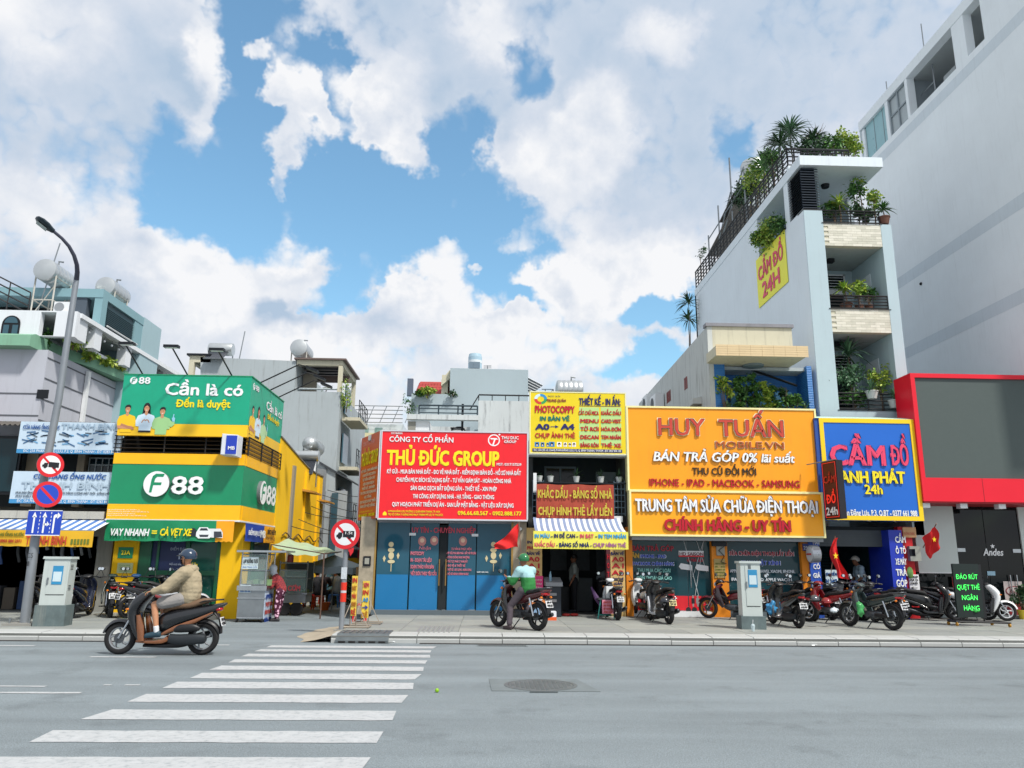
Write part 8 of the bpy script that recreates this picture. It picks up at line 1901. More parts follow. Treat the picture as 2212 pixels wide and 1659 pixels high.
def alley_people():
 Y=24.2; X=PY(796,1290,Y)[0]
 def T(x,y,z):return Vector((X+x,Y+y,z))
 J=dict(head=T(.03,.15,1.5),neck=T(.0,.1,1.36),chest=T(-.02,.05,1.18),waist=T(-.02,0,1.0),pelvis=T(-.02,0,.88),sh=[T(.18,.1,1.3),T(-.2,.1,1.3)],el=[T(.24,.3,1.05),T(-.26,.3,1.05)],wr=[T(.2,.5,1.0),T(-.22,.5,1.0)],hip=[T(.1,0,.85),T(-.12,0,.85)],kn=[T(.18,.3,.6),T(-.2,.3,.6)],an=[T(.22,.25,.1),T(-.22,.25,.1)])
 t,V=person('person in pale jacket and green helmet on a motorbike at the alley corner',J,(X,Y,0),'#b9c6cd','#2b2c33',vox=.015,face=(0,1,0),foot_dir=((0,1,0),(0,1,0)))
 helmet_mesh(t,V['head']+Vector((0,0,.035)),.13,M('helmet_green','#17703f'),fwd=math.pi/2)
 make_bike('black underbone under the box carrying rider at the alley corner',0,0,-90,style='underbone',body='#1c1d22',z=0,at=(X,Y-.05),lean=.01,group=None,plate='59-Q1 330.18')
 bx=thing('cardboard_box','brown cardboard box strapped behind the rider at the alley corner','box',(X,Y-.6,.9)); MB().box(X-.28,X+.27,Y-.85,Y-.35,.86,1.33).make('carton',M('cardboard','#9a7a55',rough=.9,var=.12),bx); MB().box(X-.03,X+.03,Y-.856,Y-.85,.86,1.33).make('strap',M('strap_green','#4a5a3a'),bx)
 for k,(px,py,lab)in enumerate(((660,1270,'diner seated nearest the food cart in the shade, back turned'),(683,1273,'diner seated in the middle of three in the alley shade'),(697,1272,'diner with long hair, last of the three seated in the alley shade'))):
  Y=26.3+.4*k; X,Z=PY(px,py,Y)
  def T(x,y,z):return Vector((X+x,Y+y,z))
  J=dict(head=T(0,.05,1.08),neck=T(0,.02,.95),chest=T(0,0,.78),waist=T(0,-.02,.6),pelvis=T(0,-.02,.47),sh=[T(.17,.03,.9),T(-.17,.03,.9)],el=[T(.22,.2,.7),T(-.22,.2,.7)],wr=[T(.12,.4,.74),T(-.12,.4,.74)],hip=[T(.09,.0,.46),T(-.09,0,.46)],kn=[T(.12,.4,.45),T(-.12,.4,.45)],an=[T(.12,.42,.09),T(-.12,.42,.09)])
  t,V=person(lab,J,(X,Y,0),('#23252b','#1d1f26','#2a1d22')[k],'#1f2126',skin=SKIND,vox=.018,face=(0,1,0),foot_dir=((0,1,0),(0,1,0)),s=.95)
  h=MB(); h.sph(V['head']+Vector((0,-.015,.04)),(.09,.09,.1),10,8)
  if k==2:h.sph(V['head']+Vector((0,-.06,-.1)),(.07,.05,.14),10,8)
  h.make('hair',HAIR,t,smooth=60)
 Y=27.5; X=PY(722,1290,Y)[0]
 def T(x,y,z):return Vector((X+x,Y+y,z))
 J=dict(head=T(0,.05,1.1),neck=T(.05,.02,.96),chest=T(.08,0,.8),waist=T(.08,-.02,.6),pelvis=T(.05,-.02,.47),sh=[T(.2,.03,.9),T(-.12,.03,.9)],el=[T(.2,.2,.7),T(-.2,.2,.7)],wr=[T(.0,.35,.74),T(-.22,.35,.74)],hip=[T(.09,.0,.46),T(-.09,0,.46)],kn=[T(-.1,.35,.45),T(-.3,.3,.45)],an=[T(-.1,.35,.09),T(-.3,.32,.09)])
 t,V=person('person in a light grey shirt on a blue plastic stool in the alley',J,(X,Y,0),'#8a9094','#3a3d44',skin=SKIND,vox=.018,face=(-1,.4,0),foot_dir=((-1,.4,0),(-1,.4,0)),s=.95)
 MB().sph(V['head']+Vector((.02,0,.04)),(.09,.09,.1),10,8).make('hair',HAIR,t,smooth=60)
alley_people()
# ================================================================ street furniture
def sign_disc(parent,C,n,r,kindn):
 """round traffic sign facing the unit vector n"""
 C=Vector(C); n=Vector(n).normalized(); u=Vector((0,0,1)).cross(n).normalized(); w=Vector((0,0,1))
 def disc(name,r0,r1,l,mat,par):
  mb=MB(); k=36; vs=[];
  for i in range(k):
   a=2*math.pi*i/k; d=u*math.cos(a)+w*math.sin(a); vs+=[C+d*r0+n*l,C+d*r1+n*l]
  if r0==0:return MB().add([C+(u*math.cos(2*math.pi*i/k)+w*math.sin(2*math.pi*i/k))*r1+n*l for i in range(k)],[tuple(range(k))]).make(name,mat,par)
  return mb.add(vs,[(2*i,2*i+1,(2*i+3)%(2*k),(2*i+2)%(2*k))for i in range(k)]).make(name,mat,par)
 def poly(name,pts,l,mat,par):return MB().add([C+u*(x*r)+w*(y*r)+n*l for x,y in pts],[tuple(range(len(pts)))]).make(name,mat,par)
 vs=[]; k=36
 for l in(-.008,.008):vs+=[C+(u*math.cos(2*math.pi*i/k)+w*math.sin(2*math.pi*i/k))*r+n*l for i in range(k)]
 p=MB().add(vs,[tuple(range(k)),tuple(range(2*k-1,k-1,-1))]+[(i,(i+1)%k,k+(i+1)%k,k+i)for i in range(k)]).make('sign_plate',GALV,parent)
 RD=M('traffic_red','#d3202a',rough=.35,var=.04);
 disc('red_ring',r*.74,r,.0095,RD,p)
 if kindn=='park':
  disc('blue_field',0,r*.745,.0095,M('traffic_blue','#1f45b8',rough=.35,var=.04),p); poly('slash',[(-.56,.42),(-.42,.56),(.56,-.42),(.42,-.56)],.0115,RD,p)
 else:
  disc('white_field',0,r*.745,.0095,M('traffic_white','#e2e5e8',rough=.35),p); poly('slash',[(-.6,.48),(-.48,.6),(.6,-.48),(.48,-.6)],.0112,RD,p)
  bk=M('traffic_black','#14151d',rough=.4,var=0)
  poly('lorry_mark',[(-.15,.22),(.62,.22),(.62,-.2),(-.15,-.2)],.0135,bk,p); poly('cab_mark',[(-.2,.12),(-.45,.12),(-.52,-.02),(-.6,-.05),(-.6,-.2),(-.2,-.2)],.0135,bk,p)
  for x in(-.38,.3):poly('wheel_mark',[(x+.12*math.cos(R(a)),-.2+.12*math.sin(R(a)))for a in range(0,360,30)],.0138,bk,p)
 return p
POLEM=M('lamp_pole_grey','#8b9198',rough=.5,metal=.4,var=.12,streak=.15)
def lamp_post():
 Xb,Yb=PG(53,1350,PZ); t=thing('street_lamp','tall leaning street lamp with a curved arm and traffic signs on its pole','street lamp',(Xb,Yb,PZ))
 P=[]
 for(px,py,y)in((53,1350,0),(75,1172,0),(99,1004,-.01),(127,861,0),(145,740,0),(156,664,0),(165,605,0)):
  X,Z=PY(px,py,Yb+y); P.append((X,Yb,Z))
 P[0]=(P[0][0],Yb,PZ)
 MB().tube(P,[.10,.09,.083,.076,.07,.064,.06],14).make('pole',POLEM,t,smooth=50)
 A=[]
 for k,(px,py)in enumerate(((165,605),(167,588),(166,572),(160,552),(149,532),(134,515),(116,500))):X,Z=PY(px,py,Yb-.35*k*.4); A.append((X,Yb-.35*k*.4,Z))
 MB().tube(A,[.058,.052,.048,.044,.04,.036,.036],12).make('arm',M('arm_dark','#4b4d5c',rough=.4,metal=.4),t,smooth=50)
 e=Vector(A[-1]); X2,Z2=PY(78,470,e.y-.2); f=Vector((X2,e.y-.2,Z2)); d=(f-e)
 hd=MB(); rings=[(0,.06,.05),(.15,.09,.06),(.35,.19,.07),(.65,.22,.07),(.9,.16,.05),(1.0,.06,.03)]; vs=[]; up=Vector((0,0,1)); dn=d.normalized(); sd=dn.cross(up).normalized(); un=sd.cross(dn)
 for(s,w,h)in rings:
  c=e+d*s
  for j in range(14):a=2*math.pi*j/14; vs.append(c+sd*math.cos(a)*w+un*math.sin(a)*h)
 head=hd.add(vs,[(i*14+j,i*14+(j+1)%14,(i+1)*14+(j+1)%14,(i+1)*14+j)for i in range(5)for j in range(14)]+[tuple(range(14)),tuple(70+j for j in range(14))]).make('lamp_head',M('lamp_head_dark','#26333c',rough=.35,metal=.3),t,smooth=50)
 c=e+d*.55; MB().add([c+dn*a+sd*b-un*.078 for a,b in((-.12,-.11),(.13,-.11),(.13,.11),(-.12,.11))],[(0,1,2,3)]).make('lens',M('lens_grey','#8c9798',rough=.2),head)
 b=MB().box(Xb-.3,Xb+.3,Yb-.3,Yb+.3,PZ,PZ+.05).make('base_plate',M('base_concrete','#8f8e89',var=.2),t)
 for sx in(-1,1):
  for sy in(-1,1):MB().bar((Xb+sx*.2,Yb+sy*.2,PZ+.05),(Xb+sx*.2,Yb+sy*.2,PZ+.16),.02,n=6).make('anchor_bolt',GALV,b)
 X,Z=PY(70,1205,Yb); put_text(t,'CS',(X-.06,Yb-.11,Z),(1,0,0),(0,0,1),.13,.1,M('stencil_dark','#3a3d42',var=0),out=(0,-1,0)); put_text(t,'1',(X-.03,Yb-.112,Z-.17),(1,0,0),(0,0,1),.04,.1,M('stencil_dark'),out=(0,-1,0))
 yn=Yb-.17
 for(px,py,kd,lab,nn,rr_)in((109,1004,'lorry','round red ringed no lorries sign, topmost on the street lamp pole',(.78,-.75,0),.27),(103,1068,'park','round blue and red no parking sign in the middle of the street lamp pole',(.62,-.78,0),.28)):
  X,Z=PY(px,py,yn); s=thing('traffic_sign',lab,'traffic sign',(X,yn,Z)); sign_disc(s,(X,yn,Z),nn,rr_,kd); MB().box(X-.03,X+.03,yn+.02,yn+.1,Z-.03,Z+.03).make('clamp',GALV,s)
 x0,x1,z0,z1=rectY(58,1102,132,1157,yn-.05); y=yn-.05
 s=thing('traffic_sign','blue rectangular lane sign with three white arrows on the street lamp pole','traffic sign',((x0+x1)/2,y,z0))
 MB().box(x0,x1,y,y+.015,z0,z1).make('sign_plate',M('traffic_blue','#1f45b8',rough=.35,var=.04),s); w=x1-x0; h=z1-z0
 def pq(nm,pts):MB().add([(x0+w*a,y-.003,z0+h*b)for a,b in pts],[tuple(range(len(pts)))]).make(nm,WLET,s)
 for a in(.2,.5):pq('arrow_shaft',[(a-.025,.1),(a+.025,.1),(a+.025,.75),(a-.025,.75)]); pq('arrow_head',[(a-.07,.72),(a+.07,.72),(a,.93)])
 pq('arrow_shaft',[(.5,.4),(.6,.4),(.6,.48),(.5,.48)]); pq('arrow_head',[(.59,.36),(.59,.56),(.66,.44)])
 pq('arrow_shaft',[(.76,.1),(.81,.1),(.81,.7),(.76,.7)]); pq('arrow_shaft',[(.76,.7),(.81,.7),(.88,.74),(.88,.84),(.8,.84),(.76,.78)]); pq('arrow_head',[(.87,.66),(.87,.92),(.97,.79)])
 for k in range(6):
  for a in(.355,.68):pq('lane_dash',[(a,.1+.15*k),(a+.018,.1+.15*k),(a+.018,.18+.15*k),(a,.18+.15*k)])
 pq('edge_line',[(.0,.97),(1,.97),(1,1),(0,1)]); pq('edge_line',[(.0,.0),(1,.0),(1,.03),(0,.03)])
lamp_post()
def corner_post():
 X,Y=PG(737,1362,.1); t=thing('sign_post','grey steel post with red and white reflective bands at the alley corner','post',(X,Y,.05))
 XT,ZT=PY(748,1178,Y)
 MB().tube([(X,Y,.0),(XT-(XT-X)*.1,Y,ZT)],.055,12).make('post',POLEM,t,smooth=50)
 def at(py):q=PY(740,py,Y)[1]; f=(q)/ZT; return Vector((X+(XT-X)*.9*f,Y,q))
 RDB=M('reflective_red','#d8321f',rough=.35,var=.05)
 for a,b2,m,nm in((1275,1258,RDB,'red_band'),(1300,1281,RDB,'red_band'),(1280.5,1275.5,M('reflective_white','#c9c3c8',rough=.3),'white_band')):MB().tube([at(a),at(b2)],.062,14).make(nm,m,t,smooth=50)
 p=at(1238); MB().box(p.x-.06,p.x+.06,Y-.065,Y-.06,p.z-.12,p.z+.12).make('flyer',M('flyer','#c3cbd2',var=.3,scale=30),t)
 MB().box(X-.14,X+.14,Y-.12,Y+.12,.0,.12).make('foot',M('base_concrete','#8f8e89',var=.2),t)
 XS,ZS=PY(746,1154,Y-.08); s=thing('traffic_sign','round no lorries over 1.5 t sign on the post at the alley corner','traffic sign',(XS,Y-.08,ZS)); sign_disc(s,(XS,Y-.08,ZS),(-.1,-1,0),.315,'lorry')
 put_text(s,'1.5t',(XS+.005,Y-.105,ZS+.0),(1,0,0),(0,0,1),.155,.06,WLET,out=(0,-1,0))
 MB().prism([(XS+.06,ZS-.3),(XS+.2,ZS-.28),(XS+.19,ZS-.37),(XS+.13,ZS-.46),(XS+.11,ZS-.38)],'y',Y-.085,Y-.08).make('torn_strip',M('traffic_red','#d3202a'),s)
corner_post()
def cabinet(label,X,Y,w,d,h,ph,rz,tallpatch):
 t=thing('utility_cabinet',label,'cabinet',(X,Y,PZ),R(rz),absolute=False)
 def mk(mb,n,m,par=t):return mb.make(n,m,par,loc=(0,0,0))
 CB=M('cabinet_grey','#b9c2c0',rough=.45,var=.06,streak=.12,dirt=(.3,.3,.28));
 pp=mk(MB().box(-w/2-.05,w/2+.05,-d/2-.05,d/2+.05,-.1,ph),'plinth',M('plinth_slate','#5d6c6e',rough=.7,var=.3,scale=5,streak=.4,dirt=(.3,.3,.27)))
 mk(MB().box(-w/2,w/2,-d/2,d/2,ph,h),'body',CB); mk(MB().prism([(-w/2-.03,h),(w/2+.03,h),(w/2+.02,h+.05),(-w/2-.02,h+.05)],'y',-d/2-.03,d/2+.03),'top_cap',CB)
 dr=mk(MB().box(-w/2+.1,w/2-.04,-d/2-.012,-d/2-.001,ph+.22,h-.05),'door',CB); mk(MB().box(-w/2+.1,w/2-.04,-d/2-.006,-d/2-.0005,ph+.205,ph+.218),'door_gap',BPL,dr)
 mk(MB().box(-w/2+.1,-w/2+.13,-d/2-.03,-d/2-.012,h*.62,h*.72),'door_handle',GALV,dr)
 for k in range(3):
  for q in range(4):mk(MB().box(w/2-.0,w/2+.004,-.12,.02,ph+.3+.42*k+.03*q,ph+.312+.42*k+.03*q),'vent_slot',BPL)
 nt=mk(MB().box(-.06,.14,-d/2-.02,-d/2-.013,h-.52,h-.14),'notice',M('notice_blue','#2f88b8',rough=.4)); mk(MB().box(-.04,.12,-d/2-.023,-d/2-.0205,h-.46,h-.26),'notice_text',M('notice_pale','#c3d6de'),nt)
 if tallpatch:mk(MB().box(-.05,.01,-d/2-.018,-d/2-.013,h-.12,h-.03),'small_label',M('label_dark','#5a6468'))
 return t
Xc,Yc=PG(112,1353,PZ); cabinet('grey utility cabinet on a dark plinth right beside the street lamp',Xc-.1,Yc+.2,.50,.38,1.36,.42,8,False)
Xc,Yc=PG(1630,1360,PZ); cabinet('grey utility cabinet with a blue notice standing before the phone shop glass',Xc+.0,Yc+.2,.44,.34,1.42,.28,-3,True)
cpx,cpy=PG(1627,1364,PZ); c=thing('plastic_cup','clear plastic drink cup with a straw left at the foot of the phone shop cabinet','cup',(cpx,cpy,PZ)); MB().lathe([(.03,0),(.045,.11),(.047,.115),(.03,.15),(.0101,.155)],(cpx,cpy,PZ),n=14).make('cup',M('cup_clear','#cfe0e6',rough=.15,alpha=.7),c,smooth=50); MB().bar((cpx,cpy,PZ+.14),(cpx+.01,cpy,PZ+.24),.005,n=5).make('straw',WLET,c)
def led_board():
 A=PG(2062,1352,PZ); Y=A[1];
 x0,x1,z0,z1=rectY(2061,1217,2116,1336,Y)
 t=thing('led_board','green lettered LED text board on a black wheeled stand by the kerb','sign',((x0+x1)/2,Y,PZ))
 X0=PY(2070,1330,Y)[0]; XL,XR=PY(2064,1280,Y)[0],PY(2120,1280,Y)[0]
 MB().box(XL,XR,Y,Y+.06,PY(2090,1334,Y)[1],PY(2090,1218,Y)[1]).make('case',M('led_board_black','#10201e',rough=.5,var=.1),t)
 MB().box(XR,XR+.09,Y+.04,Y+.14,PY(2090,1334,Y)[1]-.02,PY(2090,1219,Y)[1]).make('back_case',BPL,t)
 G=M('led_green','#3fe05a',rough=.5,emit=1.1)
 for k,(s,a,b)in enumerate((('ĐÁO RÚT',.08,.92),('QUẸT THẺ',.08,.95),('NGÂN',.22,.82),('HÀNG',.25,.85))):
  py=1251+k*22.5; L=XR-XL; z=PY(2090,py,Y)[1]
  put_text(t,s,(XL+L*a,Y,z),(1,0,0),(0,0,1),L*(b-a),.115,G,out=(0,-1,0),bold=.0,lift=.006)
 FR=MB(); zc=PY(2090,1336,Y)[1]
 for sx in(XL+.12,XR+.05):FR.bar((sx,Y+.1,zc),(sx,Y+.1,PZ+.1),.022).bar((sx,Y+.1,zc-.1),(sx-.18,Y-.1,PZ+.1),.018).bar((sx,Y+.1,zc-.1),(sx+.2,Y-.1,PZ+.1),.018)
 FR.bar((XL-.1,Y-.05,PZ+.1),(XR+.4,Y-.35,PZ+.1),.022).bar((XL-.1,Y+.3,PZ+.1),(XR+.35,Y+.25,PZ+.1),.022).bar((XL-.1,Y-.05,PZ+.1),(XL-.1,Y+.3,PZ+.1),.022).bar((XR+.4,Y-.35,PZ+.1),(XR+.35,Y+.25,PZ+.1),.022)
 FR.make('stand',BPL,t)
 for(x,y)in((XL-.08,Y-.05),(XR+.38,Y-.33),(XL-.08,Y+.3),(XR+.33,Y+.25)):MB().lathe([(.045,-.015),(.045,.015)],(x,y,PZ+.045),ax='x',n=12).make('caster',M('caster_amber','#b8862a',rough=.5),t)
led_board()
def standing_banner(label,px0,px1,yt,yb,Y,cols,ybase):
 x0,x1,z0,z1=rectY(px0,yt,px1,yb,Y); t=thing('standing_sign',label,'sign',((x0+x1)/2,Y,PZ))
 MB().box(x0,x1,Y,Y+.02,z0,z1).make('panel',M('banner_stand_yellow','#e6c84a',rough=.6,var=.15,scale=5),t)
 h=(z1-z0); n=len(cols)
 for k,(c,w)in enumerate(cols):
  z=z1-h*(k+.85)/n; put_text(t,w,(x0+(x1-x0)*.12,Y,z),(1,0,0),(0,0,1),(x1-x0)*.76,h/n*.6,M('stand_let_'+c.strip('#'),c,var=0),out=(0,-1,0),fat=.06)
 f=MB().bar((x0,Y+.03,z1),(x0,Y+.03,PZ+.02),.014).bar((x1,Y+.03,z1),(x1,Y+.03,PZ+.02),.014)
 zb=PZ+.03; f.bar((x0-.15,Y-.25,zb),(x1+.3,Y-.25,zb),.016).bar((x0-.15,Y+.25,zb),(x1+.3,Y+.25,zb),.016).bar((x0-.15,Y-.25,zb),(x0-.15,Y+.25,zb),.016).bar((x1+.3,Y-.25,zb),(x1+.3,Y+.25,zb),.016).bar((x0,Y+.03,zb+.5),(x0-.15,Y-.25,zb),.012).bar((x1,Y+.03,zb+.5),(x1+.3,Y-.25,zb),.012)
 f.make('frame',M('frame_rusty','#8f8578',rough=.7,var=.3),t)
standing_banner('tall narrow yellow standing banner right behind the alley corner post',759,771,1244,1330,17.2,(('#c32a2a','IN'),('#b8741f','BẠT'),('#c32a2a','MÀU'),('#b8741f','NHANH'),('#c32a2a','RẺ')),1350)
standing_banner('multicoloured narrow standing banner against the left marble pier',782,797,1255,1335,18.2,(('#c32a4a','XEM'),('#c32a2a','IN'),('#2a8fc3','A0'),('#1f3fa0','→'),('#b8741f','RẺ')),1350)
def carts():
 Y=20.2; x0,x1=PY(516,1290,Y)[0],PY(570,1290,Y)[0]; D=.75
 zc=PY(545,1265,Y)[1]; zt=PY(545,1193,Y)[1]; z_0=.08
 t=thing('food_cart','tall glass fronted steel food cart with white price boards beside the yellow corner pier','food cart',((x0+x1)/2,Y,0))
 ST2=M('cart_steel','#9a9fa3',rough=.32,metal=.8,var=.2,scale=4)
 MB().box(x0-.02,x1+.02,Y,Y+D,z_0,zc-.12).make('cabinet',ST2,t)
 MB().box(x0-.06,x1+.06,Y-.04,Y+D+.04,zc-.12,zc).make('counter',STEEL,t); MB().box(x0-.04,x1+.04,Y-.02,Y+.0,zc-.32,zc-.29).make('drawer_rail',STEEL,t)
 f=MB()
 for(x,y)in((x0,Y),(x1,Y),(x0,Y+D),(x1,Y+D)):f.bar((x,y,zc),(x,y,zt),.02)
 for z in(zc+.02,zt-.45,zt-.05):f.bar((x0,Y,z),(x1,Y,z),.016).bar((x0,Y+D,z),(x1,Y+D,z),.016).bar((x0,Y,z),(x0,Y+D,z),.016).bar((x1,Y,z),(x1,Y+D,z),.016)
 f.make('frame',STEEL,t)
 GC=M('cart_glass','#9fb8b4',rough=.05,var=0,alpha=.28)
 MB().box(x0+.02,x1-.02,Y-.002,Y+.004,zc+.02,zt-.05).make('glass',GC,t); MB().box(x1-.004,x1+.002,Y+.02,Y+D-.02,zc+.02,zt-.05).make('glass',GC,t)
 MB().box(x0-.12,x1+.5,Y-.1,Y+D+.1,zt,zt+.05).make('roof',STEEL,t)
 for(x,y)in((x0,Y-.0),(x1,Y),(x0,Y+D),(x1,Y+D)):MB().lathe([(.05,-.02),(.05,.02)],(x,y,.05),ax='x',n=12).make('caster',RUB,t)
 MB().bar((x0,Y-.02,.1),(x1,Y-.02,.1),.02).make('foot_bar',STEEL,t)
 def pl(r,mat,yy=Y-.012):a,b,c,d=rectY(*r,yy); return MB().box(a,b,yy,yy+.008,c,d).make('price_board',mat,t)
 o=pl((524,1203,558,1220),M('notice_white','#cfe0e6')); textY(o,'LẠP XƯỞNG TƯƠI',526,557,1216,8,Y-.012,M('letter_black','#191a1c'),fat=.05)
 o=pl((522,1221,557,1229),M('notice_white')); textY(o,'BÁNH TRÁNG CUỐN',524,555,1227,4,Y-.012,LBLU)
 o=pl((517,1264,542,1280),M('notice_white'))
 for k in range(3):textY(o,('CÁ, THỊT VÀ RAU','GÀ TRỨNG BÒ','0903 128 448')[k],519,540,1269+k*4.8,3,Y-.012,LBLU,fat=.04)
 for k in range(7):
  x=x0+.15+k*(x1-x0-.3)/6; MB().tube([(x,Y+.3,zt-.1),(x,Y+.3,zt-.2),(x,Y+.3,zt-.42)],[.012,.03,.022],6).make('hanging_sausage',M('sausage','#a04a3c',rough=.4,var=.3,scale=20),t)
 for k in range(4):MB().box(x0+.1+.17*k,x0+.22+.17*k,Y+.2,Y+.5,zc,zc+.12+.03*(k%2)).make('food_tray',M('tray_%d'%(k%2),('#b8b4a0','#7d9a6a')[k%2],var=.3),t)
 s=MB().box(x1+.02,x1+.03,Y,Y+D,z_0,zc-.1).make('side_board',M('board_pale_blue','#b9c9dc',rough=.5,var=.05),t)
 for k,(w,c)in enumerate((('LẠP XƯỞNG','#2b50a8'),('THỊT BÒ','#c8554f'),('BÁNH TRÁNG','#c8554f'),('NƯỚNG - CUỘN','#2b50a8'))):put_text(s,w,(x1+.03,Y+.06,zc-.32-k*.19),(0,1,0),(0,0,1),D-.12,.1,M('side_let_'+c.strip('#'),c,var=0),out=(1,0,0),fat=.05)
 Y=22.6; x0,x1=PY(600,1290,Y)[0],PY(660,1290,Y)[0]; D=.8; zc=PY(640,1284,Y)[1]; zt=PY(640,1216,Y)[1]
 t=thing('food_cart','wide steel rice cart with red letters behind the plaid shirted woman','food cart',((x0+x1)/2,Y,0))
 MB().box(x0,x1,Y,Y+D,.35,zc).make('cabinet',ST2,t); MB().box(x0-.04,x1+.04,Y-.05,Y+D,zc,zc+.05).make('counter',STEEL,t)
 f=MB()
 for(x,y)in((x0,Y),(x1,Y),(x0,Y+D),(x1,Y+D)):f.bar((x,y,zc),(x,y,zt+.05),.022)
 for z in(zt-.2,zt,zc+.45):f.bar((x0,Y,z),(x1,Y,z),.018).bar((x0,Y+D,z),(x1,Y+D,z),.018)
 f.make('frame',STEEL,t); MB().box(x0+.02,x1-.02,Y,Y+.005,zc+.05,zt-.2).make('glass',GC,t); MB().box(x0+.02,x1-.02,Y+.1,Y+.6,zc+.42,zc+.44).make('shelf',STEEL,t)
 MB().box(x0+.02,x1-.02,Y+D-.02,Y+D,zc+.05,zt).make('back_panel',M('cart_back','#3c4444',var=.3),t)
 textY(t,'CƠM',622,648,1276,11,Y,M('com_red','#e0555f',var=0),fat=.06)
 for k in range(6):MB().lathe([(.02,0),(.07,.03),(.08,.05)],(x0+.2+k*(x1-x0-.3)/6,Y+.3,zc+.44),n=12).make('bowl',WPAINT,t)
 for k in range(6):MB().box(x0+.1+k*(x1-x0-.2)/6,x0+.28+k*(x1-x0-.2)/6,Y+.1,Y+.5,zc+.05,zc+.12).make('food_tray',M('tray2_%d'%(k%3),('#8a6a4a','#b0a890','#6a7a4a')[k%3],var=.3),t)
 for x in(x0+.2,x1-.25):MB().lathe([(.17,-.03),(.19,0),(.17,.03)],(x,Y+.05,.19),ax='y',n=20).make('wheel',RUB,t,smooth=40)
 bt=thing('plastic_jar','red lidded jar standing on top of the rice cart','jar',(x0+.9,Y+.3,zt)); X,Z=PY(627,1214,Y+.3); MB().lathe([(.09,0),(.09,.2),(.07,.22)],(X,Y+.3,Z-.02),n=16).make('jar',M('jar_red','#8f2f2f',rough=.3),bt); MB().lathe([(.08,0),(.08,.04)],(X,Y+.3,Z+.2),n=16).make('lid',WPAINT,bt)
 t=thing('canopy','pale green tarpaulin slung from the yellow wall over the food carts','canopy',(-5.5,22,2.2))
 C=[PY(671-0,1168,24.5),]
 a=Vector((PY(586,1176,22.2)[0],22.2,PY(586,1176,22.2)[1])); b=Vector((PY(622,1172,25.5)[0],25.5,PY(622,1172,25.5)[1]+.1)); c=Vector((PY(737,1192,25.5)[0],25.5,PY(737,1192,25.5)[1])); d=Vector((PY(700,1200,21.6)[0],21.6,PY(700,1196,21.6)[1]))
 n=14; vs=[]
 for i in range(n+1):
  for j in range(n+1):
   u,v=i/n,j/n; p=(a*(1-u)+d*u)*(1-v)+(b*(1-u)+c*u)*v; p.z-=.16*math.sin(math.pi*u)*(1-v)+.03*math.sin(u*17+v*5); vs.append(p)
 MB().add(vs,[(i*(n+1)+j,i*(n+1)+j+1,(i+1)*(n+1)+j+1,(i+1)*(n+1)+j)for i in range(n)for j in range(n)]).make('tarpaulin',M('tarp_green','#a9bfa0',rough=.6,var=.15),t,smooth=80)
 MB().bar(a,a-Vector((0,0,.0))+Vector((.0,0,-.5)),.02).bar(d,Vector((d.x,d.y,.0)),.022,n=6).bar(d,c,.02).bar(a,d,.016).make('poles',M('pole_rust','#5f4a40',var=.2),t)
 X,Z=PY(712,1206,24.6); Z=Z; Yp=24.6; X=PY(722,1210,Yp)[0]; zt=PY(716,1200,Yp)[1]+.02; rr_=1.0; zb=zt-.38
 t=thing('parasol','faded grey blue parasol with drooping edge over the diners in the alley','parasol',(X,Yp,0))
 k=8; PGm=M('parasol_grey','#8d9ba3',rough=.75,var=.12)
 for i in range(k):
  a0,a1=2*math.pi*i/k,2*math.pi*(i+1)/k; p0=Vector((X+rr_*math.cos(a0),Yp+rr_*math.sin(a0),zb)); p1=Vector((X+rr_*math.cos(a1),Yp+rr_*math.sin(a1),zb)); tp=Vector((X,Yp,zt)); pm=(p0+p1)/2+Vector((0,0,.05)); dn=Vector((0,0,-.2))
  MB().add([tp,p0,pm,p1,p0+dn,pm+dn,p1+dn],[(0,1,2),(0,2,3),(1,4,5,2),(2,5,6,3)]).make('panel',PGm,t)
  MB().bar(p0,Vector((X,Yp,zb+.1)),.008).make('rib',GALV,t)
 MB().bar((X,Yp,0),(X,Yp,zt),.02,n=8).make('pole',GALV,t)
 def stool(lab,X,Y,col,h=.42,s=1.0):
  t=thing('plastic_stool',lab,'stool',(X,Y,0),absolute=False,group='plastic stools in the alley'); m=M('stool_'+col.strip('#'),col,rough=.4,var=.06)
  MB().box(-.15,.15,-.15,.15,h-.035,h).make('seat',m,t,loc=(0,0,0))
  for sx in(-1,1):
   for sy in(-1,1):MB().tube([(sx*.13,sy*.13,h-.03),(sx*.17,sy*.17,0)],[.03,.02],4).make('leg',m,t,loc=(0,0,0))
  for sx in(-1,1):MB().box(sx*.15-.01,sx*.15+.01,-.14,.14,.16,.2).make('brace',m,t,loc=(0,0,0))
 P=lambda px,py:PG(px,py)
 for lab,px,py,col in(('dark red plastic stool nearest the rice cart',668,1312,'#a01f26'),('orange red plastic stool beneath the front diner',686,1317,'#c8421f'),('dark red plastic stool under the middle diner',700,1304,'#a01f26'),('blue plastic stool beside the alley corner post',720,1312,'#2f6fb8'),('second blue plastic stool behind the corner post',733,1302,'#2f6fb8')):x,y=P(px,py); stool(lab,x,y,col)
 x,y=P(695,1300); t=thing('folding_table','low dark folding table with dishes where the diners eat','table',(x,y,0)); MB().box(x-.9,x+.5,y+.2,y+.8,.66,.70).make('table_top',M('table_top','#4a4c4e',rough=.4),t)
 for sx in(-.8,.4):
  for sy in(.25,.75):MB().bar((x+sx,y+sy,0),(x+sx*.9,y+sy,.66),.015).make('leg',GALV,t)
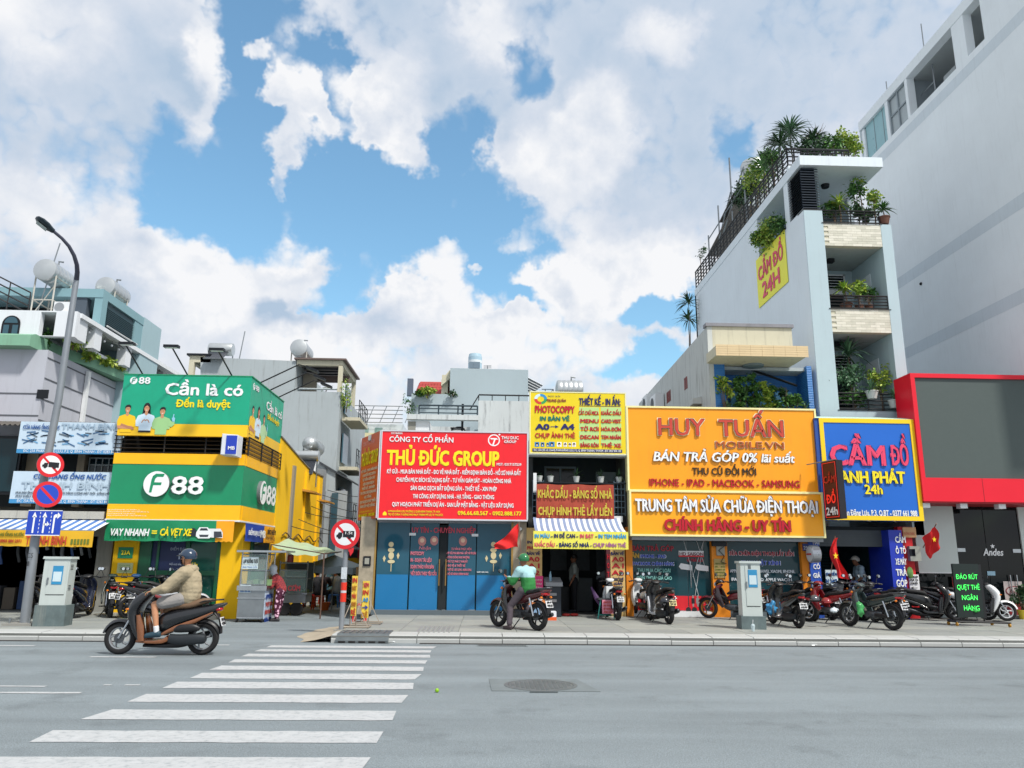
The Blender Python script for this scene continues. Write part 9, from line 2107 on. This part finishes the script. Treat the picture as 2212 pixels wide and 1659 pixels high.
 for k in range(4):
  b_=thing('bowl',('yellow','white','pale green','small white')[k]+' bowl on the folding table in the alley','bowl',(x-.6+.3*k,y+.45,.7)); MB().lathe([(.03,0),(.08,.05),(.085,.06)],(x-.6+.3*k,y+.45,.70),n=12).make('bowl',M('bowl_%d'%k,('#d8b93a','#dfe2e2','#b5cdb0','#e6e6e6')[k]),b_)
 x,y=P(700,1318); bk=thing('basket','orange plastic basket on the ground by the table','basket',(x,y,0)); MB().lathe([(.13,0),(.18,.22),(.19,.24),(.17,.24)],(x,y,0),n=18).make('basket',M('basket_orange','#c85f1f',rough=.5),bk)
 x,y=PG(782,1322,PZ); x=PY(778,1310,18.9)[0]; st=thing('plastic_stool','bright red plastic stool between the two standing banners','stool',(x,18.9,PZ),group='plastic stools in the alley'); m=M('stool_#d0242a','#d0242a',rough=.4)
 MB().box(x-.15,x+.15,18.75,19.05,.5,.54).make('seat',m,st)
 for sx in(-1,1):MB().box(x+sx*.13-.02,x+sx*.13+.02,18.77,18.81,PZ,.5).make('leg',m,st); MB().box(x+sx*.13-.02,x+sx*.13+.02,18.99,19.03,PZ,.5).make('leg',m,st)
carts()
def copyshop_things():
 Y=20.6
 def bx(name,lab,cat,r,Y,d,mat,extra=None):
  a,b,c,dd=rectY(*r,Y); t=thing(name,lab,cat,((a+b)/2,Y,c)); o=MB().box(a,b,Y,Y+d,c,dd).make('body',mat,t)
  return t,(a,b,c,dd)
 t,r=bx('counter','stall counter with an orange and blue printed poster left of the photocopy entrance','counter',(1130,1284,1178,1338),20.3,.6,M('poster_orange','#d9854a',rough=.5,var=.25,scale=3)); a,b,c,d=r
 MB().box(a-.05,b+.05,20.22,20.95,d,d+.05).make('top',STEEL,t); textY(t,'ẢNH THẺ',1140,1172,1300,9,20.3,WLET,fat=.04)
 MB().box(a+.02,b-.02,20.29,20.3,c+.02,c+.35).make('poster_lower',M('poster_blueish','#7f9fc0',var=.2),t)
 t,r=bx('notice_board','magenta notice board standing on the stall counter behind the green jacketed rider','sign',(1135,1244,1173,1277),20.7,.03,M('board_magenta','#c2256a',rough=.5,var=.08));
 for k in range(3):textY(t,('IN - PHOTO','Card Visit - Tờ Rơi','Hóa Đơn Số Đẹp')[k],1138,1170,1255+k*8,4,20.7,M('letter_pale_pink','#e6a6b8',var=0),fat=.04)
 for k in range(5):
  X,Z=PY(1140+8*k,1283,20.5); q=thing('counter_item',('pink cup','white tape roll','lilac jar','white box','brown dish')[k]+' among the small goods on the stall counter','cup',(X,20.5,Z)); MB().lathe([(.04,0),(.05,.1-.01*k)],(X,20.5,r[2]-.0),n=12).make('vessel',M('item_%d'%k,('#c98aa0','#dfe2e2','#a79ac0','#d6d6d0','#8a6a50')[k]),q)if False else MB().lathe([(.04,0),(.05,.1-.01*k)],(X,20.5,PY(1140,1284,20.3)[1]+.05),n=12).make('vessel',M('item_%d'%k,('#c98aa0','#dfe2e2','#a79ac0','#d6d6d0','#8a6a50')[k]),q)
 a,b,c,d=rectY(1180,1258,1212,1331,20.9); t=thing('photocopier','tall dark photocopier console just inside the left of the photocopy entrance','photocopier',((a+b)/2,20.9,PZ))
 MB().box(a,b,20.9,21.6,PZ,d-.1).make('body',M('copier_dark','#1d2834',rough=.5,var=.1),t); MB().prism([(20.85,d-.1),(20.85,d),(21.6,d+.12),(21.6,d-.1)],'x',a-.02,b+.04).make('lid',M('copier_grey','#8d9298',rough=.4),t)
 for k in(0,1):MB().box(a+.04,b-.12,20.87,20.9,d-.34-.16*k,d-.27-.16*k).make('paper_tray',M('copier_grey'),t)
 t,r=bx('box','small white carton with an orange stripe on the pavement by the photocopier','box',(1178,1321,1202,1341),19.7,.3,M('carton_white','#dfe3ea',rough=.6)); a,b,c,d=r; MB().box(a-.002,b+.002,19.695,19.7,c,c+.09).make('stripe',M('carton_orange','#e0602a'),t)
 t,r=bx('box','white styrofoam box stacked at the right of the photocopy entrance','box',(1310,1267,1327,1292),20.5,.4,M('foam_white','#dfe3e4',rough=.7)); a,b,c,d=r
 a,b,c,d=rectY(1301,1296,1326,1326,20.2); t=thing('price_poster','pink price poster hung on a teal folding table at the right of the photocopy entrance','sign',((a+b)/2,20.2,c)); MB().box(a,b,20.2,20.22,c,d).make('sheet',M('sheet_pink','#d98aa0',rough=.6,var=.1),t)
 for k in range(4):textY(t,('PHOTO','IN MÀU','ÉP NHỰA','ẢNH GẤP')[k],1304,1323,1303+k*7,4,20.2,M('lettering_red','#c8402c'),fat=.04)
 t=thing('folding_table','teal framed folding table at the right of the photocopy entrance','table',(a,20.3,PZ)); f=MB(); f.bar((a-.1,20.3,PZ),(a-.02,20.3,d),.016).bar((b+.02,20.3,PZ),(b+.02,20.3,d),.016).bar((a-.1,20.3,PZ+.1),(b+.02,20.3,PZ+.1),.014); f.make('frame',M('teal_tube','#2f8f86',rough=.4),t); MB().box(a-.08,b+.05,20.25,20.8,d,d+.03).make('table_top',M('table_top','#4a4c4e'),t)
 X,Z=PY(1233,1337-5,21.0); t=thing('shoes','pair of red slippers on the threshold of the photocopy shop','shoes',(X,21,PZ)); MB().sph((X-.1,21.2,PZ+.04),(.12,.06,.04),10,6).make('slipper',M('slipper_red','#b3302a'),t,smooth=60); MB().sph((X+.12,21.25,PZ+.04),(.12,.06,.04),10,6).make('slipper',M('slipper_red'),t,smooth=60)
 t=thing('bottle','plastic bottle standing on the copier console','bottle',(0,0,0)); X,Z=PY(1189,1256,21.1); t.location=(X,21.1,Z); MB().lathe([(.035,0),(.035,.16),(.015,.22),(.015,.26)],(X,21.1,Z),n=12).make('bottle',M('bottle_blue','#7fa3b8',rough=.2),t,smooth=50)
 p=PY(1277,1268,20.8); q=PY(1300,1315,20.6); t=thing('umbrella','folded purple umbrella leaning in the photocopy doorway','umbrella',(q[0],20.6,q[1])); MB().tube([(p[0],20.8,p[1]),((p[0]+q[0])/2,20.7,(p[1]+q[1])/2),(q[0],20.6,q[1])],[.02,.07,.02],8).make('folded_cloth',M('umbrella_purple','#4a2f5a',rough=.7),t)
copyshop_things()
# ================================================================ plants
LEAF={}
def leafm(k):
 cols={'g':('#3d6a2c','#57853a','#2c5224'),'y':('#8aa83a','#6f9434','#a9b84a'),'d':('#284a2a','#3c6236','#1f3a22'),'b':('#4a7050','#5f8560','#35583e')}[k]
 if k not in LEAF:LEAF[k]=[M('leaf_%s%d'%(k,i),c,rough=.5,var=.22,scale=6)for i,c in enumerate(cols)]
 return LEAF[k]
def foliage(parent,name,c,r,n,size,k,seed=0,droop=.3,aspect=.5):
 rr=random.Random(seed); mb=MB(); c=Vector(c); cl=[]
 for i in range(max(3,int(n/45))):
  while True:
   p=Vector((rr.uniform(-1,1),rr.uniform(-1,1),rr.uniform(-1,1)))
   if p.length<1:break
  cl.append((Vector((p.x*r[0]*.72,p.y*r[1]*.72,p.z*r[2]*.72)),rr.uniform(.28,.5)))
 for i in range(n):
  o,s=rr.choice(cl)
  q=Vector((rr.gauss(0,.5)*r[0]*s,rr.gauss(0,.5)*r[1]*s,rr.gauss(0,.5)*r[2]*s)); p=c+o+q
  d=Vector((rr.uniform(-1,1),rr.uniform(-1,1),rr.uniform(-.6,.9)-droop*.3)).normalized(); s2=size*rr.uniform(.6,1.3); sd=d.cross(Vector((rr.uniform(-1,1),rr.uniform(-1,1),rr.uniform(-1,1)))).normalized()*s2*aspect*.5
  mb.add([p,p+d*s2*.5+sd,p+d*s2-Vector((0,0,s2*droop*.5)),p+d*s2*.5-sd],[(0,1,2,3)],rr.randrange(3))
 o=link(name,mb.mesh(name,leafm(k),recalc=False),parent); o['kind']='stuff'; return o
def spiky(parent,c,n,ln,w,k,seed=0,up=.5,name='foliage'):
 rr=random.Random(seed); mb=MB(); c=Vector(c)
 for i in range(n):
  a=rr.uniform(0,2*math.pi); e=rr.uniform(.05,1.3); d=Vector((math.cos(a)*math.cos(e),math.sin(a)*math.cos(e),math.sin(e)*(.6+up))).normalized(); s=Vector((-math.sin(a),math.cos(a),0)); L=ln*rr.uniform(.7,1.15); b=c+Vector((0,0,rr.uniform(-.12,.12)*ln)); vs=[]
  for q in range(5):
   t=q/4; p=b+d*L*t-Vector((0,0,L*.55*t*t*(1.1-.5*math.sin(e)))); ww=w*(math.sin(math.pi*(t*.85+.12)))*.5; vs+=[p+s*ww,p-s*ww]
  mb.add(vs,[(2*q,2*q+2,2*q+3,2*q+1)for q in range(4)],rr.randrange(3))
 o=link(name,mb.mesh(name,leafm(k),recalc=False),parent); o['kind']='stuff'; return o
POTW=M('pot_white','#c9cdca',rough=.6,var=.1); POTB=M('pot_brown','#6a4436',rough=.7,var=.15); BARK=M('bark','#6a5a48',rough=.9,var=.3,scale=12)
def pot(parent,x,y,z,r,h,m):MB().lathe([(r*.7,0),(r,h*.9),(r*1.08,h*.9),(r*1.08,h),(r*.9,h),(r*.85,h*.85)],(x,y,z),n=16,close=True).make('pot',m,parent,smooth=40)
def plant(label,px,py,Y,kind_,size,col='g',seed=0,potm=None,h=None,group=None,X=None,n=None,base=None):
 """px,py = centre of the leaf mass at depth Y (or on the plane X)"""
 if X is None:x,z=PY(px,py,Y)
 else:Y,z=PX(px,py,X); x=X
 zb=base if base is not None else z-size[2]*1.1
 t=thing('potted_plant' if potm else 'plant',label,'plant',(x,Y,zb),group=group)
 if potm:pot(t,x,Y,zb,.13 if size[0]<.4 else .18,.24,potm)
 MB().tube([(x,Y,zb+(.1 if potm else 0)),(x+.03,Y,(zb+z)/2),(x,Y,z)],[.025,.02,.012],6).make('stem',BARK,t)
 if kind_=='bush':
  for q in range(3):a=q*2.1+seed; MB().tube([(x,Y,zb+(z-zb)*.4),(x+size[0]*.5*math.cos(a),Y+size[1]*.4*math.sin(a),z+size[2]*.3)],[.014,.006],5).make('branch',BARK,t)
  foliage(t,'foliage',(x,Y,z),size,n or int(260*size[0]/.4),.13,col,seed)
 elif kind_=='spiky':spiky(t,(x,Y,z),n or 42,size[0],.055,col,seed)
 elif kind_=='grassy':spiky(t,(x,Y,z-size[2]*.6),n or 26,size[0],.045,col,seed,up=2.2)
 elif kind_=='column':
  for q in range(4):foliage(t,'foliage',(x+.04*math.sin(q*2),Y,z-size[2]+size[2]*2*(q+.5)/4),(size[0],size[0],size[2]*.28),n or 60,.11,col,seed+q)
 elif kind_=='sparse':foliage(t,'foliage',(x,Y,z),size,n or 110,.10,col,seed)
 return t
YB=22.35
bz=5.47
for i,(px,py,kd,sz,col,lab,p_)in enumerate(((1563,845,'bush',(.30,.25,.42),'y','yellow green bushy plant at the left end of the blue balcony',None),(1571,872,'grassy',(.42,.3,.3),'b','spiky snake plant in a white pot at the left of the blue balcony',POTW),(1597,848,'column',(.16,.16,.45),'g','slender green shrub second along the blue balcony',None),(1610,862,'spiky',(.5,.3,.3),'d','broad leaved dark plant in the left middle of the blue balcony',None),(1627,850,'column',(.20,.2,.50),'y','tallest leafy shrub at the middle of the blue balcony',None),(1640,866,'spiky',(.5,.3,.3),'g','drooping broad leaved plant right of the tallest balcony shrub',None),(1655,855,'column',(.17,.17,.42),'y','thin yellow green shrub right of the middle of the blue balcony',None),(1671,864,'column',(.13,.13,.42),'g','narrow tiered shrub alone before the pale blue door',None),(1659,878,'grassy',(.3,.3,.2),'b','low spiky succulent at the foot of the balcony shrubs',None),(1697,850,'bush',(.14,.14,.35),'d','dark upright shrub toward the right of the blue balcony',None),(1712,865,'bush',(.42,.3,.22),'y','wide flat bonsai with yellow green pads on the right of the blue balcony',None),(1738,876,'grassy',(.42,.3,.25),'b','grey green succulent at the right end of the blue balcony',None))):
 plant(lab,px,py,21.9,kd,tuple(q*(1.12 if kd in('bush','column')else 1.1)for q in sz),col if col!='y' or i%3==0 else 'g',seed=i,potm=p_,base=bz,group='plants on the blue balcony',n=(230 if kd=='column' else int(1000*sz[0])if kd=='bush' else None))
z1_=levels1=PY(1850,887,22)[1]
for i,(px,py,kd,sz,col,lab,p_,y,n)in enumerate(((1832,765,'spiky',(.75,.5,.4),'b','tall dracaena with arching leaves on the lowest tiled house balcony',None,22.7,60),(1838,812,'bush',(.5,.35,.42),'b','large grey green shrub filling the middle of the lowest balcony',None,22.4,520),(1790,815,'sparse',(.38,.25,.35),'b','loose shrub leaning out past the left of the lowest balcony',None,22.0,200),(1845,858,'bush',(.38,.25,.32),'g','dense round green bush hanging over the lowest balcony rail',None,21.9,420),(1881,830,'grassy',(.5,.3,.3),'b','sansevieria in a white pot on the lowest balcony rail',POTW,22.0,30),(1899,815,'bush',(.32,.25,.4),'y','bright green shrub at the right of the lowest balcony',None,22.4,300),(1930,850,'grassy',(.42,.3,.25),'b','spiky plant in a small white pot at the right end of the lowest rail',POTW,22.0,28))):
 y=y if p_ else max(y,22.3); X_,Z_=PY(px,py,y); plant(lab,px,py,y,kd,tuple(q*1.12 for q in sz),col,seed=20+i,potm=p_,n=int(n*1.3),base=(Z_-.45 if p_ else z1_-.1),group='plants on the narrow house balconies')
for i,(px,py,kd,sz,col,lab,y,n,p_)in enumerate(((1825,626,'spiky',(.5,.4,.3),'y','dracaena with bright leaves on the second balcony',22.3,55,POTB),(1852,618,'bush',(.28,.25,.28),'y','light green leafy plant in the middle of the second balcony',22.4,220,POTB),(1875,635,'bush',(.30,.25,.3),'g','fine leaved shrub at the right of the second balcony',22.4,300,POTB),(1812,440,'spiky',(.55,.4,.4),'y','arching leafy plant at the left of the third balcony',22.3,60,None),(1800,455,'bush',(.4,.3,.3),'g','green shrub behind the left rail of the third balcony',22.5,380,None),(1850,425,'bush',(.30,.3,.55),'g','tall shrub in the middle of the third balcony',22.6,420,None),(1855,395,'sparse',(.18,.2,.4),'y','upright thin branch of young leaves above the third balcony',22.6,130,None),(1885,425,'bush',(.25,.25,.5),'y','loose yellow green shrub at the right of the third balcony',22.5,300,None),(1868,462,'bush',(.5,.25,.25),'d','dark foliage low behind the rail of the third balcony',22.4,420,None),(1907,452,'spiky',(.42,.3,.3),'g','agave like plant spilling past the right end of the third balcony',22.1,50,POTB))):
 bz_=9.2 if py>600 else 12.05; plant(lab,px,py,y,kd,sz,col,seed=40+i,potm=p_,n=n,base=bz_,group='plants on the narrow house balconies')
for i,(px,py,kd,sz,col,lab,y,n)in enumerate(((1706,288,'spiky',(.75,.6,.5),'b','big dracaena crown highest above the roof corner',23.8,75),(1685,312,'spiky',(.6,.5,.4),'d','lower dracaena crown at the roof corner',23.6,60),(1757,300,'spiky',(.55,.4,.4),'d','third spiky crown along the front of the roof garden',23.8,60),(1748,318,'bush',(.5,.3,.3),'d','dark shrub behind the roof railing next to the spiky crown',23.7,420),(1790,312,'bush',(.42,.3,.35),'g','mid green shrub in the middle of the roof front',23.7,420),(1820,305,'bush',(.38,.3,.42),'y','yellow green tree like shrub right on the roof front',23.8,420),(1842,315,'bush',(.3,.3,.35),'y','last shrub at the right end of the roof railing',23.7,330),(1668,340,'bush',(.4,.5,.35),'g','shrub hanging over the side rail next to the roof corner',25.0,420))):
 plant(lab,px,py,y,kd,tuple(q*1.2 for q in sz),col,seed=60+i,n=int(n*1.6),base=14.3,group='plants in the roof garden')
for i,(px,py,kd,sz,col,lab,n)in enumerate(((1650,362,'spiky',(.9,.8,.6),'g','fan palm over the long side of the roof garden',80),(1632,385,'bush',(.5,.8,.6),'y','large bright shrub over the long side of the roof garden',700),(1618,412,'bush',(.5,1.0,.6),'d','dark drooping shrub beside the roof tank rig',700),(1605,430,'spiky',(.7,.8,.5),'d','dark palm leaves under the bright roof shrub',60))):
 plant(lab,px,py,0,kd,tuple(q*1.15 for q in sz),col,seed=80+i,n=int(n*1.6),X=10.35,base=14.3,group='plants in the roof garden')
plant('small leafy shrub at the far back end of the roof railing',1512,548,0,'sparse',(.4,.5,.45),'d',seed=90,n=180,X=10.1,base=14.3,group='plants in the roof garden')
for i,(px,py,r_,lab)in enumerate(((1487,655,.75,'upper dracaena on the rear terrace left of the narrow house'),(1486,690,.8,'lower dracaena on the rear terrace left of the narrow house'))):plant(lab,px,py,0,'spiky',(r_,.6,.4),'d',seed=92+i,n=55,X=9.35,base=11.1)
t=plant('dense green bush spilling out of the side wall opening above the yellow banner',1658,505,0,'bush',(.42,1.0,.55),'y',seed=95,n=1500,X=9.75,base=12.45)
foliage(t,'foliage',(9.6,PX(1640,512,9.6)[0],PX(1640,512,9.6)[1]),(.35,.5,.45),700,.12,'g',96); foliage(t,'foliage',(9.75,PX(1682,485,9.75)[0],PX(1682,485,9.75)[1]),(.3,.5,.4),500,.12,'g',97)
bb=thing('bare_shrub','leafless twiggy branch rising from the middle of the roof garden','plant',(11.0,24,14.3)); mb=MB(); X_,Z_=PY(1768,320,24)
rr=random.Random(4)
for k in range(12):a=Vector((X_,24,Z_+.05*k)); b=a+Vector((rr.uniform(-.5,.35),rr.uniform(-.2,.2),rr.uniform(.3,.6))); mb.tube([a,(a+b)/2+Vector((rr.uniform(-.05,.05),0,.05)),b],[.012,.008,.004],4)
mb.bar((X_,24,14.3),(X_,24,Z_+.6),.012).make('twigs',BARK,bb)
for i,(px,py,sz,lab)in enumerate(((158,738,(.2,.25,.25),'yellow green plant at the first terrace opening by the lamp pole'),(168,742,(.2,.4,.25),'leafy plant just behind the street lamp on the terrace'),(196,765,(.2,.45,.2),'bright trimmed bush on the terrace edge, middle'),(232,782,(.2,.5,.16),'row of low bright bushes on the second terrace edge'),(254,792,(.2,.5,.15),'last low bushes on the second terrace edge'))):plant(lab,px,py,0,'bush',sz,'y',seed=100+i,n=420,X=-12.75,group='plants on the pale house terraces')
plant('leafy plant in the tall opening of the pale house front',101,735,22.9,'bush',(.2,.2,.35),'g',seed=107,n=160)
plant('round yellow green bush in front of the red tiled roof',924,843,29.8,'bush',(.42,.3,.22),'y',seed=110,n=520,base=PY(924,860,29.8)[1]); plant('second low bush in front of the red tiled roof',906,848,29.8,'bush',(.25,.25,.15),'g',seed=111,n=220); plant('small plants at the right end of the red tiled roof',978,849,29.8,'bush',(.2,.2,.12),'d',seed=112,n=90)
plant('sparse shrub growing from the left wall of the blank grey house',881,880,29.8,'sparse',(.4,.3,.4),'g',seed=113,n=170)
plant('feathery bamboo like plant on the terrace corner of the grey house',750,850,32.2,'sparse',(.35,.4,.75),'y',seed=114,n=330); plant('thin plant growing inside the grey house roof terrace',704,837,32.8,'sparse',(.3,.3,.2),'y',seed=115,n=60)
plant('shrub over the awning deep in the alley',708,1170,33,'bush',(.6,.5,.4),'d',seed=116,n=420,base=0); plant('large leafy plant with long leaves behind the diners',730,1258,28.8,'spiky',(.9,.6,.5),'d',seed=117,n=70,base=0); plant('big dark green bush beside the alley corner post',738,1275,28.4,'bush',(.6,.5,.7),'d',seed=118,n=700,base=0)
for i,(px,lab,kd)in enumerate(((1165,'small plant in a white pot, first from the left on the dark balcony','sparse'),(1189,'empty looking white pot, second on the dark balcony','sparse'),(1245,'trailing dark plant, middle of the dark balcony shelf','grassy'),(1298,'spiky plant in a white pot, fourth on the dark balcony','grassy'),(1337,'spiky plant in a white pot at the right end of the dark balcony','grassy'))):
 x,z=PY(px,1036,21.35); t=thing('potted_plant',lab,'plant',(x,21.35,3.7),group='pots on the dark balcony'); pot(t,x,21.35,3.70,.09,.17,POTW)
 if i!=1:spiky(t,(x,21.35,3.88),22 if kd=='grassy' else 10,.32 if kd=='grassy' else .16,.03,'d',120+i)
 else:foliage(t,'foliage',(x,21.35,3.9),(.05,.05,.04),12,.05,'d',130)
plant('green potted plant beside the boutique doors',2205,1290,21.6,'bush',(.3,.25,.35),'d',seed=140,n=300,potm=M('pot_yellow','#d9c23a',rough=.5),base=PZ)
plant('dim green plants behind the low boutique window',2035,1275,22.6,'bush',(.7,.3,.3),'d',seed=141,n=300,base=.3)
bpy.data.scenes.remove(TMP)
